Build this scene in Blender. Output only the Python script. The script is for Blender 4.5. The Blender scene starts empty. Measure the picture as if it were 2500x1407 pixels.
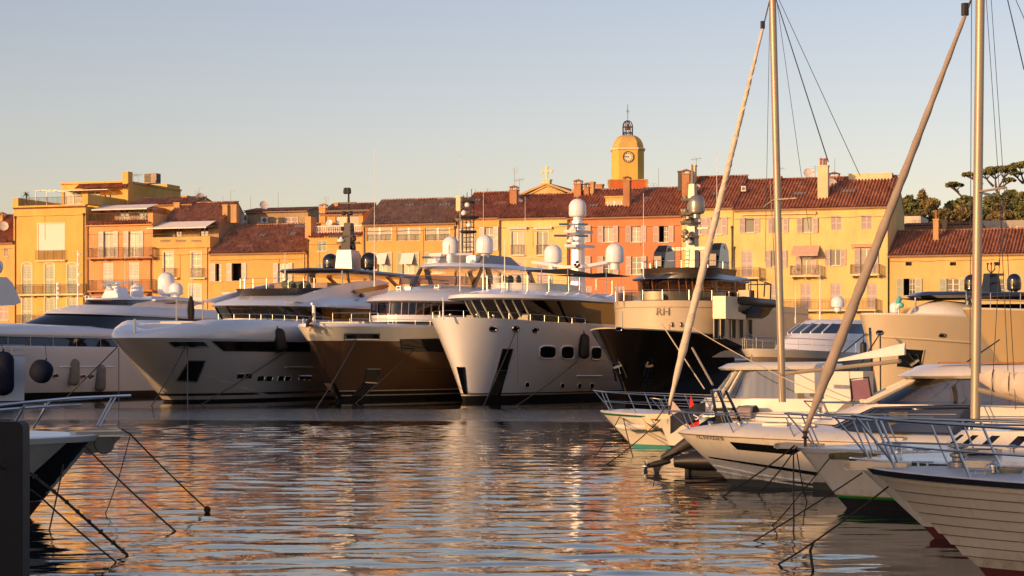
import bpy, bmesh, math, random
from mathutils import Vector, Matrix
import numpy as np
random.seed(7); R = random.random
rad = math.radians
scene = bpy.context.scene
COL = scene.collection

# ---------------------------------------------------------------- camera
F, CX, HY, CH = 5000.0, 1250.0, 880.0, 2.8      # focal length / centre / horizon of a 2500 px wide frame, eye height
cam_d = bpy.data.cameras.new('camera'); cam = bpy.data.objects.new('camera', cam_d); COL.objects.link(cam)
cam.location = (0, 0, CH); cam.rotation_euler = (rad(90), 0, 0)
cam_d.sensor_width = 36; cam_d.lens = 72; cam_d.shift_y = (HY-703.5)/2500
cam_d.clip_start = 0.5; cam_d.clip_end = 6000
scene.camera = cam
# ---------------------------------------------------------------- sky and sun
SUN_AZ, SUN_EL = 46.0, 10.0          # degrees left of the axis behind the viewer, degrees up
world = bpy.data.worlds.new('World'); scene.world = world; world.use_nodes = True
nt = world.node_tree; bg = nt.nodes['Background']
sky = nt.nodes.new('ShaderNodeTexSky'); sky.sky_type = 'NISHITA'; sky.sun_disc = False
sky.sun_elevation = rad(SUN_EL); sky.sun_rotation = rad(180+SUN_AZ); sky.altitude = 0
sky.air_density = 1.0; sky.dust_density = 1.0; sky.ozone_density = 0.3
wb_ = nt.nodes.new('ShaderNodeMix'); wb_.data_type = 'RGBA'; wb_.blend_type = 'MULTIPLY'; wb_.inputs[0].default_value = 1; wb_.inputs[7].default_value = (1.07, 0.935, 1.10, 1)
nt.links.new(sky.outputs[0], wb_.inputs[6]); nt.links.new(wb_.outputs[2], bg.inputs[0]); bg.inputs[1].default_value = 0.15
sun_d = bpy.data.lights.new('sun', 'SUN'); sun = bpy.data.objects.new('sun', sun_d); COL.objects.link(sun)
sun_d.energy = 4.7; sun_d.color = (1.0, 0.545, 0.225); sun_d.angle = rad(0.6)
sd = Vector((-math.sin(rad(SUN_AZ))*math.cos(rad(SUN_EL)), -math.cos(rad(SUN_AZ))*math.cos(rad(SUN_EL)), math.sin(rad(SUN_EL))))
sun.rotation_euler = sd.to_track_quat('Z', 'Y').to_euler()
vs = scene.view_settings; vs.view_transform = 'Standard'; vs.look = 'None'; vs.gamma = 1; vs.exposure = 0.0; vs.use_curve_mapping = False
scene.cycles.max_bounces = 6; scene.cycles.glossy_bounces = 4; scene.cycles.transparent_max_bounces = 8
scene.cycles.use_denoising = True; scene.cycles.caustics_reflective = False; scene.cycles.caustics_refractive = False

# ---------------------------------------------------------------- materials
MATS = {}
def new_mat(name):
    m = bpy.data.materials.new(name); m.use_nodes = True
    return m, m.node_tree, m.node_tree.nodes['Principled BSDF']
def ramp(nt, fac, a, b, lo=0.3, hi=0.7):
    r = nt.nodes.new('ShaderNodeValToRGB'); r.color_ramp.elements[0].position = lo; r.color_ramp.elements[1].position = hi
    r.color_ramp.elements[0].color = (*a, 1); r.color_ramp.elements[1].color = (*b, 1)
    nt.links.new(fac, r.inputs[0]); return r.outputs[0]
def noise(nt, scale, detail=4, rough=0.55, vec=None, stretch=None, space='Object'):
    n = nt.nodes.new('ShaderNodeTexNoise'); n.inputs['Scale'].default_value = scale
    n.inputs['Detail'].default_value = detail; n.inputs['Roughness'].default_value = rough
    tc = nt.nodes.new('ShaderNodeTexCoord'); src = tc.outputs[space] if vec is None else vec
    if stretch:
        mp = nt.nodes.new('ShaderNodeMapping'); mp.inputs['Scale'].default_value = stretch
        nt.links.new(src, mp.inputs[0]); src = mp.outputs[0]
    nt.links.new(src, n.inputs['Vector']); return n.outputs['Fac']
def mixc(nt, fac, a, b, mode='MIX'):
    m = nt.nodes.new('ShaderNodeMix'); m.data_type = 'RGBA'; m.blend_type = mode
    for s, val in ((m.inputs[0], fac), (m.inputs[6], a), (m.inputs[7], b)):
        if hasattr(val, 'links') or hasattr(val, 'is_linked'): nt.links.new(val, s)
        else: s.default_value = val if not isinstance(val, tuple) else (*val, 1)
    return m.outputs[2]
def bump(nt, bsdf, h, strength=0.3, dist=0.02):
    b = nt.nodes.new('ShaderNodeBump'); b.inputs['Strength'].default_value = strength; b.inputs['Distance'].default_value = dist
    nt.links.new(h, b.inputs['Height']); nt.links.new(b.outputs[0], bsdf.inputs['Normal'])
def sc(c, k): return tuple(min(1, x*k) for x in c)
def plain(name, col, rough=0.5, metal=0.0, var=0.12, scale=3.0, coat=0.0, bmp=0.0, bscale=40, spec=0.5):
    if name in MATS: return MATS[name]
    m, nt, p = new_mat(name)
    f = noise(nt, scale); c = ramp(nt, f, sc(col, 1-var), sc(col, 1+var))
    nt.links.new(c, p.inputs['Base Color'])
    p.inputs['Roughness'].default_value = rough; p.inputs['Metallic'].default_value = metal
    p.inputs['Specular IOR Level'].default_value = spec
    p.inputs['Coat Weight'].default_value = coat; p.inputs['Coat Roughness'].default_value = 0.04
    if bmp: bump(nt, p, noise(nt, bscale), bmp, 0.02)
    MATS[name] = m; return m
def plaster(name, col, stain=0.75):
    if name in MATS: return MATS[name]
    m, nt, p = new_mat(name)
    a = ramp(nt, noise(nt, 0.35, 5), sc(col, 0.9), sc(col, 1.08))
    b = ramp(nt, noise(nt, 0.7, 6, 0.7, stretch=(1.3, 1.3, 0.45)), (stain, stain*0.97, stain*0.94), (1, 1, 1), 0.36, 0.60)
    c = ramp(nt, noise(nt, 14, 4), (0.93, 0.93, 0.93), (1.04, 1.04, 1.04))
    x = mixc(nt, 0.5, a, b, 'MULTIPLY'); x = mixc(nt, 0.8, x, c, 'MULTIPLY')
    nt.links.new(x, p.inputs['Base Color']); p.inputs['Roughness'].default_value = 0.9; p.inputs['Specular IOR Level'].default_value = 0.15
    bump(nt, p, noise(nt, 25, 5), 0.35, 0.02)
    MATS[name] = m; return m
def hullpaint(name, col, rough=.3, coat=.3, z0=.12, z1=.42):
    """boat paint with a brownish tide mark and runs above the waterline"""
    if name in MATS: return MATS[name]
    m, nt, p = new_mat(name); tc = nt.nodes.new('ShaderNodeTexCoord'); sp = nt.nodes.new('ShaderNodeSeparateXYZ'); nt.links.new(tc.outputs['Object'], sp.inputs[0])
    mr = nt.nodes.new('ShaderNodeMapRange'); nt.links.new(sp.outputs['Z'], mr.inputs[0]); mr.inputs[1].default_value = z0; mr.inputs[2].default_value = z1; mr.inputs[3].default_value = .85; mr.inputs[4].default_value = 0
    st = ramp(nt, noise(nt, 2.2, 6, .7, stretch=(2.5, 2.5, .35)), (0, 0, 0), (1, 1, 1), .42, .68); mu = nt.nodes.new('ShaderNodeMath'); mu.operation = 'MULTIPLY'; nt.links.new(mr.outputs[0], mu.inputs[0]); nt.links.new(st, mu.inputs[1])
    base = ramp(nt, noise(nt, 1.1, 5), sc(col, .93), sc(col, 1.04)); runs = ramp(nt, noise(nt, 1.6, 6, .7, stretch=(5, 5, .25)), (.80, .76, .68), (1, 1, 1), .30, .46)
    x = mixc(nt, .7, base, runs, 'MULTIPLY'); x = mixc(nt, mu.outputs[0], x, (.22, .16, .08)); nt.links.new(x, p.inputs['Base Color'])
    p.inputs['Roughness'].default_value = rough; p.inputs['Coat Weight'].default_value = coat; p.inputs['Coat Roughness'].default_value = .1; MATS[name] = m; return m
def tiles(name, ca, cb, cc):
    if name in MATS: return MATS[name]
    m, nt, p = new_mat(name)
    at = nt.nodes.new('ShaderNodeAttribute'); at.attribute_name = 'tile'
    r = nt.nodes.new('ShaderNodeValToRGB'); e = r.color_ramp.elements
    e[0].color = (*ca, 1); e[1].color = (*cc, 1); k = e.new(0.5); k.color = (*cb, 1)
    nt.links.new(at.outputs['Fac'], r.inputs[0])
    d = ramp(nt, noise(nt, 0.55, 6, 0.65), (0.62, 0.58, 0.55), (1.05, 1.05, 1.05), 0.34, 0.62)
    x = mixc(nt, 0.75, r.outputs[0], d, 'MULTIPLY')
    nt.links.new(x, p.inputs['Base Color']); p.inputs['Roughness'].default_value = 0.85; p.inputs['Specular IOR Level'].default_value = 0.2
    bump(nt, p, noise(nt, 30), 0.3, 0.02); MATS[name] = m; return m
def glass(name, col, rough=0.03, refl=0.5, metal=0.0):
    if name in MATS: return MATS[name]
    m, nt, p = new_mat(name)
    p.inputs['Base Color'].default_value = (*col, 1); p.inputs['Roughness'].default_value = rough
    p.inputs['Specular IOR Level'].default_value = refl; p.inputs['Metallic'].default_value = metal
    bump(nt, p, noise(nt, 0.9, 2), 0.06, 0.03)
    MATS[name] = m; return m
def clear(name, tint, refl=0.1, rough=0.02):
    """thin tinted pane: mostly see-through, partly mirror"""
    if name in MATS: return MATS[name]
    m = bpy.data.materials.new(name); m.use_nodes = True; nt = m.node_tree; nt.nodes.remove(nt.nodes['Principled BSDF'])
    t = nt.nodes.new('ShaderNodeBsdfTransparent'); t.inputs[0].default_value = (*tint, 1)
    g = nt.nodes.new('ShaderNodeBsdfGlossy'); g.inputs['Roughness'].default_value = rough; g.inputs[0].default_value = (1, 1, 1, 1)
    fr = nt.nodes.new('ShaderNodeFresnel'); fr.inputs[0].default_value = 1.5
    ad = nt.nodes.new('ShaderNodeMath'); ad.operation = 'ADD'; ad.use_clamp = True; ad.inputs[1].default_value = refl
    mx = nt.nodes.new('ShaderNodeMixShader'); nt.links.new(fr.outputs[0], ad.inputs[0]); nt.links.new(ad.outputs[0], mx.inputs[0])
    nt.links.new(t.outputs[0], mx.inputs[1]); nt.links.new(g.outputs[0], mx.inputs[2])
    nt.links.new(mx.outputs[0], nt.nodes['Material Output'].inputs[0]); MATS[name] = m; return m

WHITE = lambda: plain('white_gelcoat', (0.76, 0.79, 0.83), 0.22, var=0.025, scale=0.6, coat=0.5)
CREAM = lambda: plain('cream_gelcoat', (0.72, 0.69, 0.60), 0.3, var=0.05, scale=0.8, coat=0.3)
STEEL = lambda: plain('stainless_steel', (0.50, 0.50, 0.50), 0.28, 1.0, var=0.06)
BLACK = lambda: plain('black_paint', (0.012, 0.012, 0.014), 0.2, var=0.2, coat=0.6)
RUBBER = lambda: plain('black_rubber', (0.015, 0.015, 0.017), 0.6, var=0.3)
ROPE = lambda: plain('rope_fibre', (0.035, 0.028, 0.02), 0.9, var=0.4, scale=12, bmp=0.6, bscale=60)
DGLASS = lambda: glass('dark_glass', (0.006, 0.007, 0.009), 0.03, 0.55)
ALU = lambda: plain('mast_aluminium', (0.38, 0.32, 0.24), 0.42, 0.3, var=0.08, scale=1.0)
IRON = lambda: plain('iron_railing', (0.05, 0.04, 0.035), 0.6, var=0.3)
TEAK = lambda: plain('varnished_teak', (0.30, 0.13, 0.05), 0.35, var=0.25, scale=5, coat=0.3)

# ---------------------------------------------------------------- mesh builder
class MB:
    def __init__(s): s.v = []; s.f = []; s.m = []; s.a = []
    def add(s, vs, fs, m=0, a=None):
        o = len(s.v); s.v += [tuple(x) for x in vs]
        for f in fs: s.f.append([o+i for i in f]); s.m.append(m); s.a.append(a if a is not None else 0.5)
        return s
    def box(s, x0, x1, y0, y1, z0, z1, m=0):
        vs = [(x, y, z) for z in (z0, z1) for y in (y0, y1) for x in (x0, x1)]
        return s.add(vs, [(0,2,3,1),(4,5,7,6),(0,1,5,4),(2,6,7,3),(0,4,6,2),(1,3,7,5)], m)
    def bar(s, p, q, w, h=None, up=(0,0,1), m=0):
        p, q = Vector(p), Vector(q); d = (q-p).normalized(); h = h or w; up = Vector(up)
        if abs(d.dot(up)) > 0.98: up = Vector((1,0,0))
        a = d.cross(up).normalized()*w/2; b = a.cross(d).normalized()*h/2
        vs = [c+i*a+j*b for c in (p, q) for i, j in ((-1,-1),(1,-1),(1,1),(-1,1))]
        return s.add(vs, [(0,1,2,3),(7,6,5,4),(0,4,5,1),(1,5,6,2),(2,6,7,3),(3,7,4,0)], m)
    def tube(s, pts, r, n=6, m=0, cap=True):
        pts = [Vector(p) for p in pts]; k = len(pts); rs = r if isinstance(r, (list, tuple)) else [r]*k
        rings = []; pu = None
        for i, p in enumerate(pts):
            d = (pts[min(i+1, k-1)]-pts[max(i-1, 0)])
            d = d.normalized() if d.length > 1e-9 else Vector((0,0,1))
            if pu is None:
                pu = Vector((0,0,1)) if abs(d.z) < 0.9 else Vector((1,0,0))
            a = d.cross(pu).normalized(); b = a.cross(d).normalized(); pu = b
            rings.append([p+rs[i]*(a*math.cos(t)+b*math.sin(t)) for t in [2*math.pi*j/n for j in range(n)]])
        return s.loft(rings, True, cap, cap, m)
    def loft(s, rings, closed=True, cap0=False, cap1=False, m=0):
        n = len(rings[0]); vs = [p for r in rings for p in r]; fs = []
        for i in range(len(rings)-1):
            for j in range(n if closed else n-1):
                k = (j+1) % n; fs.append((i*n+j, i*n+k, (i+1)*n+k, (i+1)*n+j))
        if cap0: fs.append(tuple(range(n-1, -1, -1)))
        if cap1: fs.append(tuple(range((len(rings)-1)*n, len(rings)*n)))
        return s.add(vs, fs, m)
    def lathe(s, prof, c=(0,0,0), n=20, m=0, axis='z', cap=True):
        rings = []
        for r, z in prof:
            ring = []
            for j in range(n):
                t = 2*math.pi*j/n; a, b = r*math.cos(t), r*math.sin(t)
                ring.append({'z': (c[0]+a, c[1]+b, c[2]+z), 'y': (c[0]+a, c[1]+z, c[2]+b), 'x': (c[0]+z, c[1]+a, c[2]+b)}[axis])
            rings.append(ring)
        return s.loft(rings, True, cap, cap, m)
    def poly(s, pts, m=0): return s.add(pts, [tuple(range(len(pts)))], m)
    def slab(s, pts, off, m=0):
        """n-gon extruded by the vector off"""
        n = len(pts); off = Vector(off); q = [Vector(p)+off for p in pts]
        fs = [tuple(range(n)), tuple(range(2*n-1, n-1, -1))]+[(i, (i+1) % n, n+(i+1) % n, n+i) for i in range(n)]
        return s.add(list(pts)+q, fs, m)
    def mesh(s, name, mats, smooth=None):
        me = bpy.data.meshes.new(name); me.from_pydata(s.v, [], s.f)
        for mt in (mats if isinstance(mats, (list, tuple)) else [mats]): me.materials.append(mt)
        if len(set(s.m)) > 1: me.polygons.foreach_set('material_index', s.m)
        if len(set(s.a)) > 1:
            at = me.attributes.new('tile', 'FLOAT', 'FACE'); at.data.foreach_set('value', s.a)
        bm = bmesh.new(); bm.from_mesh(me); bmesh.ops.remove_doubles(bm, verts=bm.verts, dist=1e-5)
        bmesh.ops.recalc_face_normals(bm, faces=bm.faces); bm.to_mesh(me); bm.free()
        if smooth is not None:
            me.polygons.foreach_set('use_smooth', [True]*len(me.polygons)); me.set_sharp_from_angle(angle=rad(smooth))
        me.update(); return me
    def build(s, name, mats, parent=None, smooth=None, kind=None, label=None, loc=None):
        return place(name, s.mesh(name, mats, smooth), parent, kind, label, loc)
def place(name, me, parent=None, kind=None, label=None, loc=None, rotz=0, scale=None, rot=None):
    o = bpy.data.objects.new(name, me); COL.objects.link(o)
    if parent is not None:
        o.parent = parent; sh = parent.get('_sh')
        base = Vector(sh) if sh is not None else Vector((0,0,0))
    else: base = Vector((0,0,0))
    o.location = base+Vector(loc or (0,0,0))
    if rot: o.rotation_euler = rot
    elif rotz: o.rotation_euler = (0, 0, rotz)
    if scale: o.scale = scale
    if kind: o['kind'] = kind
    if label: o['label'] = label
    return o
def tag(o, label, cat, group=None, kind=None):
    o['label'] = label; o['category'] = cat
    if group: o['group'] = group
    if kind: o['kind'] = kind
    return o
def empty(name, loc, rotz=0, label=None, cat=None, group=None):
    o = bpy.data.objects.new(name, None); COL.objects.link(o); o.location = loc; o.rotation_euler = (0,0,rotz); o.empty_display_size = 0.3
    if label: tag(o, label, cat, group)
    return o

class Frame:
    """a vertical frame standing in the world: origin, rotation about z"""
    def __init__(s, ox, oy, rot): s.ox, s.oy, s.rot = ox, oy, rot; s.c, s.s = math.cos(rot), math.sin(rot)
    def world(s, x, y, z): return Vector((s.ox+x*s.c-y*s.s, s.oy+x*s.s+y*s.c, z))
    def local(s, X, Y): X -= s.ox; Y -= s.oy; return X*s.c+Y*s.s, -X*s.s+Y*s.c
    def ray(s, px, py):
        ox, oy = s.local(0, 0); k = (px-CX)/F
        return (ox, oy, CH), (k*s.c+s.s, -k*s.s+s.c, -(py-HY)/F)
    def hity(s, px, py, y=0.0):
        o, d = s.ray(px, py); t = (y-o[1])/d[1]; return o[0]+t*d[0], o[2]+t*d[2]
    def hitx(s, px, py, x):
        o, d = s.ray(px, py); t = (x-o[0])/d[0]; return o[1]+t*d[1], o[2]+t*d[2]
    def hitz(s, px, py, z):
        o, d = s.ray(px, py); t = (z-o[2])/d[2]; return o[0]+t*d[0], o[1]+t*d[1]
    def proj(s, x, y, z):
        w = s.world(x, y, z); return CX+F*w.x/w.y, HY+F*(CH-z)/w.y
def Wp(px, py, D): return Vector(((px-CX)/F*D, D, CH-(py-HY)/F*D))
def Wz(px, py, z=0.0): return Wp(px, py, F*(CH-z)/(py-HY))
_fonts = {}
def text_mesh(txt, size, mat, extrude=0.01, shear=0.0):
    cu = bpy.data.curves.new('lettering', 'FONT'); cu.body = txt; cu.size = size; cu.extrude = extrude; cu.align_x = 'CENTER'; cu.align_y = 'CENTER'; cu.shear = shear
    cu.resolution_u = 2
    o = bpy.data.objects.new('lettering', cu); COL.objects.link(o)
    dg = bpy.context.evaluated_depsgraph_get(); me = bpy.data.meshes.new_from_object(o.evaluated_get(dg))
    bpy.data.objects.remove(o); bpy.data.curves.remove(cu)
    me.materials.clear(); me.materials.append(mat); return me
# ================================================================ water
def water_mat():
    m, nt, p = new_mat('harbour_water')
    p.inputs['Base Color'].default_value = (0.006, 0.012, 0.014, 1); p.inputs['Roughness'].default_value = 0.025
    p.inputs['IOR'].default_value = 1.333; p.inputs['Specular IOR Level'].default_value = 0.5
    tc = nt.nodes.new('ShaderNodeTexCoord'); sp = nt.nodes.new('ShaderNodeSeparateXYZ'); nt.links.new(tc.outputs['Object'], sp.inputs[0])
    def n(scale, st, det, rough=0.5, dist=0.0):
        mp = nt.nodes.new('ShaderNodeMapping'); mp.inputs['Scale'].default_value = st; nt.links.new(tc.outputs['Object'], mp.inputs[0])
        t = nt.nodes.new('ShaderNodeTexNoise'); t.inputs['Scale'].default_value = scale; t.inputs['Detail'].default_value = det
        t.inputs['Roughness'].default_value = rough; t.inputs['Distortion'].default_value = dist
        nt.links.new(mp.outputs[0], t.inputs['Vector']); return t.outputs['Fac']
    def mth(op, a, b):
        q = nt.nodes.new('ShaderNodeMath'); q.operation = op
        for i, v in ((0, a), (1, b)):
            if isinstance(v, (int, float)): q.inputs[i].default_value = v
            else: nt.links.new(v, q.inputs[i])
        return q.outputs[0]
    # wind-ruffled strip in front of the big yachts, its edges wandering
    wob = mth('MULTIPLY', mth('SUBTRACT', n(0.05, (1, 0.3, 1), 3), 0.5), 14.0)
    y = mth('ADD', sp.outputs['Y'], wob)
    def band(lo, hi, s=4.0):
        a = nt.nodes.new('ShaderNodeMapRange'); a.interpolation_type = 'SMOOTHSTEP'; nt.links.new(y, a.inputs[0])
        a.inputs[1].default_value = lo; a.inputs[2].default_value = lo+s
        b = nt.nodes.new('ShaderNodeMapRange'); b.interpolation_type = 'SMOOTHSTEP'; nt.links.new(y, b.inputs[0])
        b.inputs[1].default_value = hi; b.inputs[2].default_value = hi+s; b.inputs[3].default_value = 1; b.inputs[4].default_value = 0
        return mth('MULTIPLY', a.outputs[0], b.outputs[0])
    ruf = band(93, 116); calm = band(116, 400, 8)
    fine = mth('ADD', mth('MULTIPLY', n(3.2, (0.7, 1.0, 1), 2, 0.5), WAVE[1]), mth('MULTIPLY', n(9.0, (0.7, 1.0, 1), 2, 0.6), WAVE[2]))
    h = mth('MULTIPLY', fine, mth('SUBTRACT', 1.0, mth('MULTIPLY', calm, 0.85)))
    h = mth('ADD', h, mth('MULTIPLY', mth('MULTIPLY', n(5.0, (0.7, 1.0, 1), 2), 0.045), ruf))
    b = nt.nodes.new('ShaderNodeBump'); b.inputs['Strength'].default_value = 1.0; b.inputs['Distance'].default_value = 1.0
    nt.links.new(h, b.inputs['Height']); nt.links.new(b.outputs[0], p.inputs['Normal'])
    return m
WAVE = (0.035, 0.004, 0.001)
def water_mesh():
    """harbour chop as real geometry: many small wave trains, calmer beside the moored boats"""
    xs = np.concatenate(([-700, -120], np.arange(-40, 40.01, .2), [120, 700])); ys = np.concatenate(([-300, 10], np.arange(22, 128.01, .14), [150, 900]))
    X, Y = np.meshgrid(xs, ys); Z = np.zeros_like(X); g = np.random.default_rng(11)
    for i in range(70):
        lam = .42*(5.0**(i/69)); k = 2*np.pi/lam; th = g.normal(1.35, .62); amp = WAVE[0]/k*np.sqrt(2/70)*1.25*(1.0 if lam < 1.3 else .8)
        Z += amp*np.sin(k*(X*np.cos(th)+Y*np.sin(th))+g.random()*6.283+.7*np.sin(.21*X+.17*Y+i))
    gust = .75+.35*np.sin(.13*X+.21*Y+1)*np.sin(.09*X-.16*Y)
    sm = lambda v, a, b: (lambda t: t*t*(3-2*t))(np.clip((v-a)/(b-a), 0, 1))
    calm = 1-.93*sm(Y, 84, 100); side = 1-.55*sm(X, 2.5, 6)*(1-sm(Y, 44, 60)); edge = sm(X, -40, -37)*(1-sm(X, 37, 40))*sm(Y, 22, 23)*(1-sm(Y, 126, 128))
    Z *= gust*calm*side*edge; ny, nx = X.shape; me = bpy.data.meshes.new('water')
    me.vertices.add(nx*ny); me.vertices.foreach_set('co', np.stack([X, Y, Z], -1).astype(np.float32).ravel())
    idx = np.arange(nx*ny).reshape(ny, nx); q = np.stack([idx[:-1,:-1], idx[:-1,1:], idx[1:,1:], idx[1:,:-1]], -1).reshape(-1, 4); nf = len(q)
    me.loops.add(nf*4); me.loops.foreach_set('vertex_index', q.ravel().astype(np.int32)); me.polygons.add(nf); me.polygons.foreach_set('loop_start', np.arange(0, nf*4, 4, dtype=np.int32)); me.polygons.foreach_set('loop_total', np.full(nf, 4, dtype=np.int32)); me.polygons.foreach_set('use_smooth', np.ones(nf, dtype=bool))
    me.update(calc_edges=True); me.materials.append(water_mat()); return me
water = place('water', water_mesh(), kind='structure')

# ================================================================ the row of houses along the quay
AF = math.atan(0.34)
ROW = Frame(0, 200, -AF)            # local x runs along the facades (right), y into the houses, z up
QZ = 1.15
q = MB(); q.box(-160, 150, -13, 60, -1.5, QZ); q.box(-160, 150, -13.25, -12.4, QZ+.004, QZ+0.22)
quay = q.build('quay', plain('quay_stone', (0.33, 0.30, 0.26), 0.85, var=0.2, scale=0.8, bmp=0.4, bscale=6), kind='structure', loc=(0,200,0)); quay.rotation_euler = (0,0,-AF)

TILE_RED = lambda: tiles('roof_tiles_red', (0.30, 0.115, 0.065), (0.50, 0.205, 0.115), (0.64, 0.34, 0.21))
TILE_BROWN = lambda: tiles('roof_tiles_weathered', (0.32, 0.15, 0.09), (0.52, 0.26, 0.15), (0.66, 0.40, 0.26))
TILE_GREY = lambda: tiles('roof_tiles_greyish', (0.30, 0.19, 0.13), (0.46, 0.29, 0.20), (0.60, 0.42, 0.30))
WGLASS = lambda: glass('window_glass', (0.055, 0.06, 0.05), 0.05, 1.0)
CGLASS = lambda: glass('curtained_glass', (0.26, 0.24, 0.19), 0.08, 0.9)
WFRAME = lambda: plain('window_frame_paint', (0.75, 0.72, 0.66), 0.5, var=0.06)
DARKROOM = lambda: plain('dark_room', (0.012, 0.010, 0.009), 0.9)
SH = {'white': lambda: plain('shutter_white', (0.66, 0.60, 0.54), 0.6, var=0.08, scale=4),
      'lilac': lambda: plain('shutter_lilac', (0.52, 0.44, 0.42), 0.6, var=0.1, scale=4),
      'green': lambda: plain('shutter_pale_green', (0.46, 0.50, 0.38), 0.6, var=0.1, scale=4),
      'pink': lambda: plain('shutter_pinkish', (0.56, 0.45, 0.40), 0.6, var=0.1, scale=4)}
AWN = lambda: plain('awning_canvas', (0.78, 0.74, 0.70), 0.8, var=0.05)

def unit_shutter():
    b = MB(); t = .10
    b.box(0, .13, -.5, .5, 0, 1); b.box(.87, 1, -.5, .5, 0, 1)
    for z in (0, .47, .94): b.box(.13, .87, -.5, .5, z, z+.06)
    for i in range(16):
        z = .07+i*.0535+(.02 if i > 7 else 0)
        b.add([(.13, -.45, z), (.87, -.45, z), (.87, .35, z+.045), (.13, .35, z+.045)], [(0,1,2,3)])
    return b
_shm = {}
def shutter_mesh(c):
    if c not in _shm: _shm[c] = unit_shutter().mesh('shutter', SH[c]())
    return _shm[c]
def unit_window(rows, cols=2):
    b = MB(); e = .05; hh = e*.7
    b.box(0, e, -.5, .5, 0, 1); b.box(1-e, 1, -.5, .5, 0, 1); b.box(e, 1-e, -.5, .5, 0, hh); b.box(e, 1-e, -.5, .5, 1-hh, 1)
    if cols == 2: b.box(.455, .545, -.6, .5, hh, 1-hh)
    for i in range(1, rows):
        z = i/rows; b.box(e, .455, -.4, .4, z-.013, z+.013); b.box(.545, 1-e, -.4, .4, z-.013, z+.013)
    return b
_wm = {}
def window_mesh(rows, cols=2):
    if (rows, cols) not in _wm: _wm[rows, cols] = unit_window(rows, cols).mesh('window', WFRAME())
    return _wm[rows, cols]
_pm = {}
def pane_mesh(mat):
    if mat.name not in _pm: _pm[mat.name] = MB().add([(0,0,0),(1,0,0),(1,0,1),(0,0,1)], [(0,1,2,3)]).mesh('pane', mat)
    return _pm[mat.name]

def railing(b, x0, x1, z0, z1, y, step=0.13, r=0.012, posts=True):
    b.box(x0, x1, y-.02, y+.02, z1-.035, z1); b.box(x0, x1, y-.012, y+.012, z0+.06, z0+.085)
    n = max(2, int((x1-x0)/step))
    for i in range(n+1):
        x = x0+(x1-x0)*i/n; w = r*1.8 if i % 8 == 0 else r
        b.box(x-w, x+w, y-w, y+w, z0 if i % 8 == 0 else z0+.07, z1-.03)
def side_rail(b, x, y0, y1, z0, z1, step=0.13, r=0.012):
    b.box(x-.02, x+.02, y0, y1, z1-.035, z1); n = max(2, int(abs(y1-y0)/step))
    for i in range(n+1):
        y = y0+(y1-y0)*i/n; b.box(x-r, x+r, y-r, y+r, z0, z1-.03)

def tile_field(b, x0, x1, p0, p1, colw=0.30, rowl=0.45, skew=0.0):
    """barrel tiles between the eave line p0=(y,z) and ridge line p1=(y,z); the right end may shift by skew towards the ridge"""
    L = math.hypot(p1[0]-p0[0], p1[1]-p0[1]); rows = max(1, int(L/rowl)); cols = max(2, int((x1-x0)/colw))
    ny, nz = -(p1[1]-p0[1])/L, (p1[0]-p0[0])/L
    prof = ((0, 0), (.08, .07), (.28, .115), (.48, .07), (.56, 0), (.78, -.04), (1, 0))
    for i in range(cols):
        for j in range(rows):
            a, c = j/rows, (j+1)/rows; vs = []; jit = (R()-.5)*.012
            for t, lift in ((a, .035+jit), (c+.25/rows if j < rows-1 else c, .0)):
                for u, h in prof:
                    x = x0+(x1-x0)*(i+u)/cols; hh = h+lift
                    vs.append((x, p0[0]+(p1[0]-p0[0])*t+ny*hh, p0[1]+(p1[1]-p0[1])*t+nz*hh))
            n = len(prof); b.add(vs, [(k, k+1, n+k+1, n+k) for k in range(n-1)], 0, min(1, max(0, random.gauss(.5, .17))))

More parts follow.
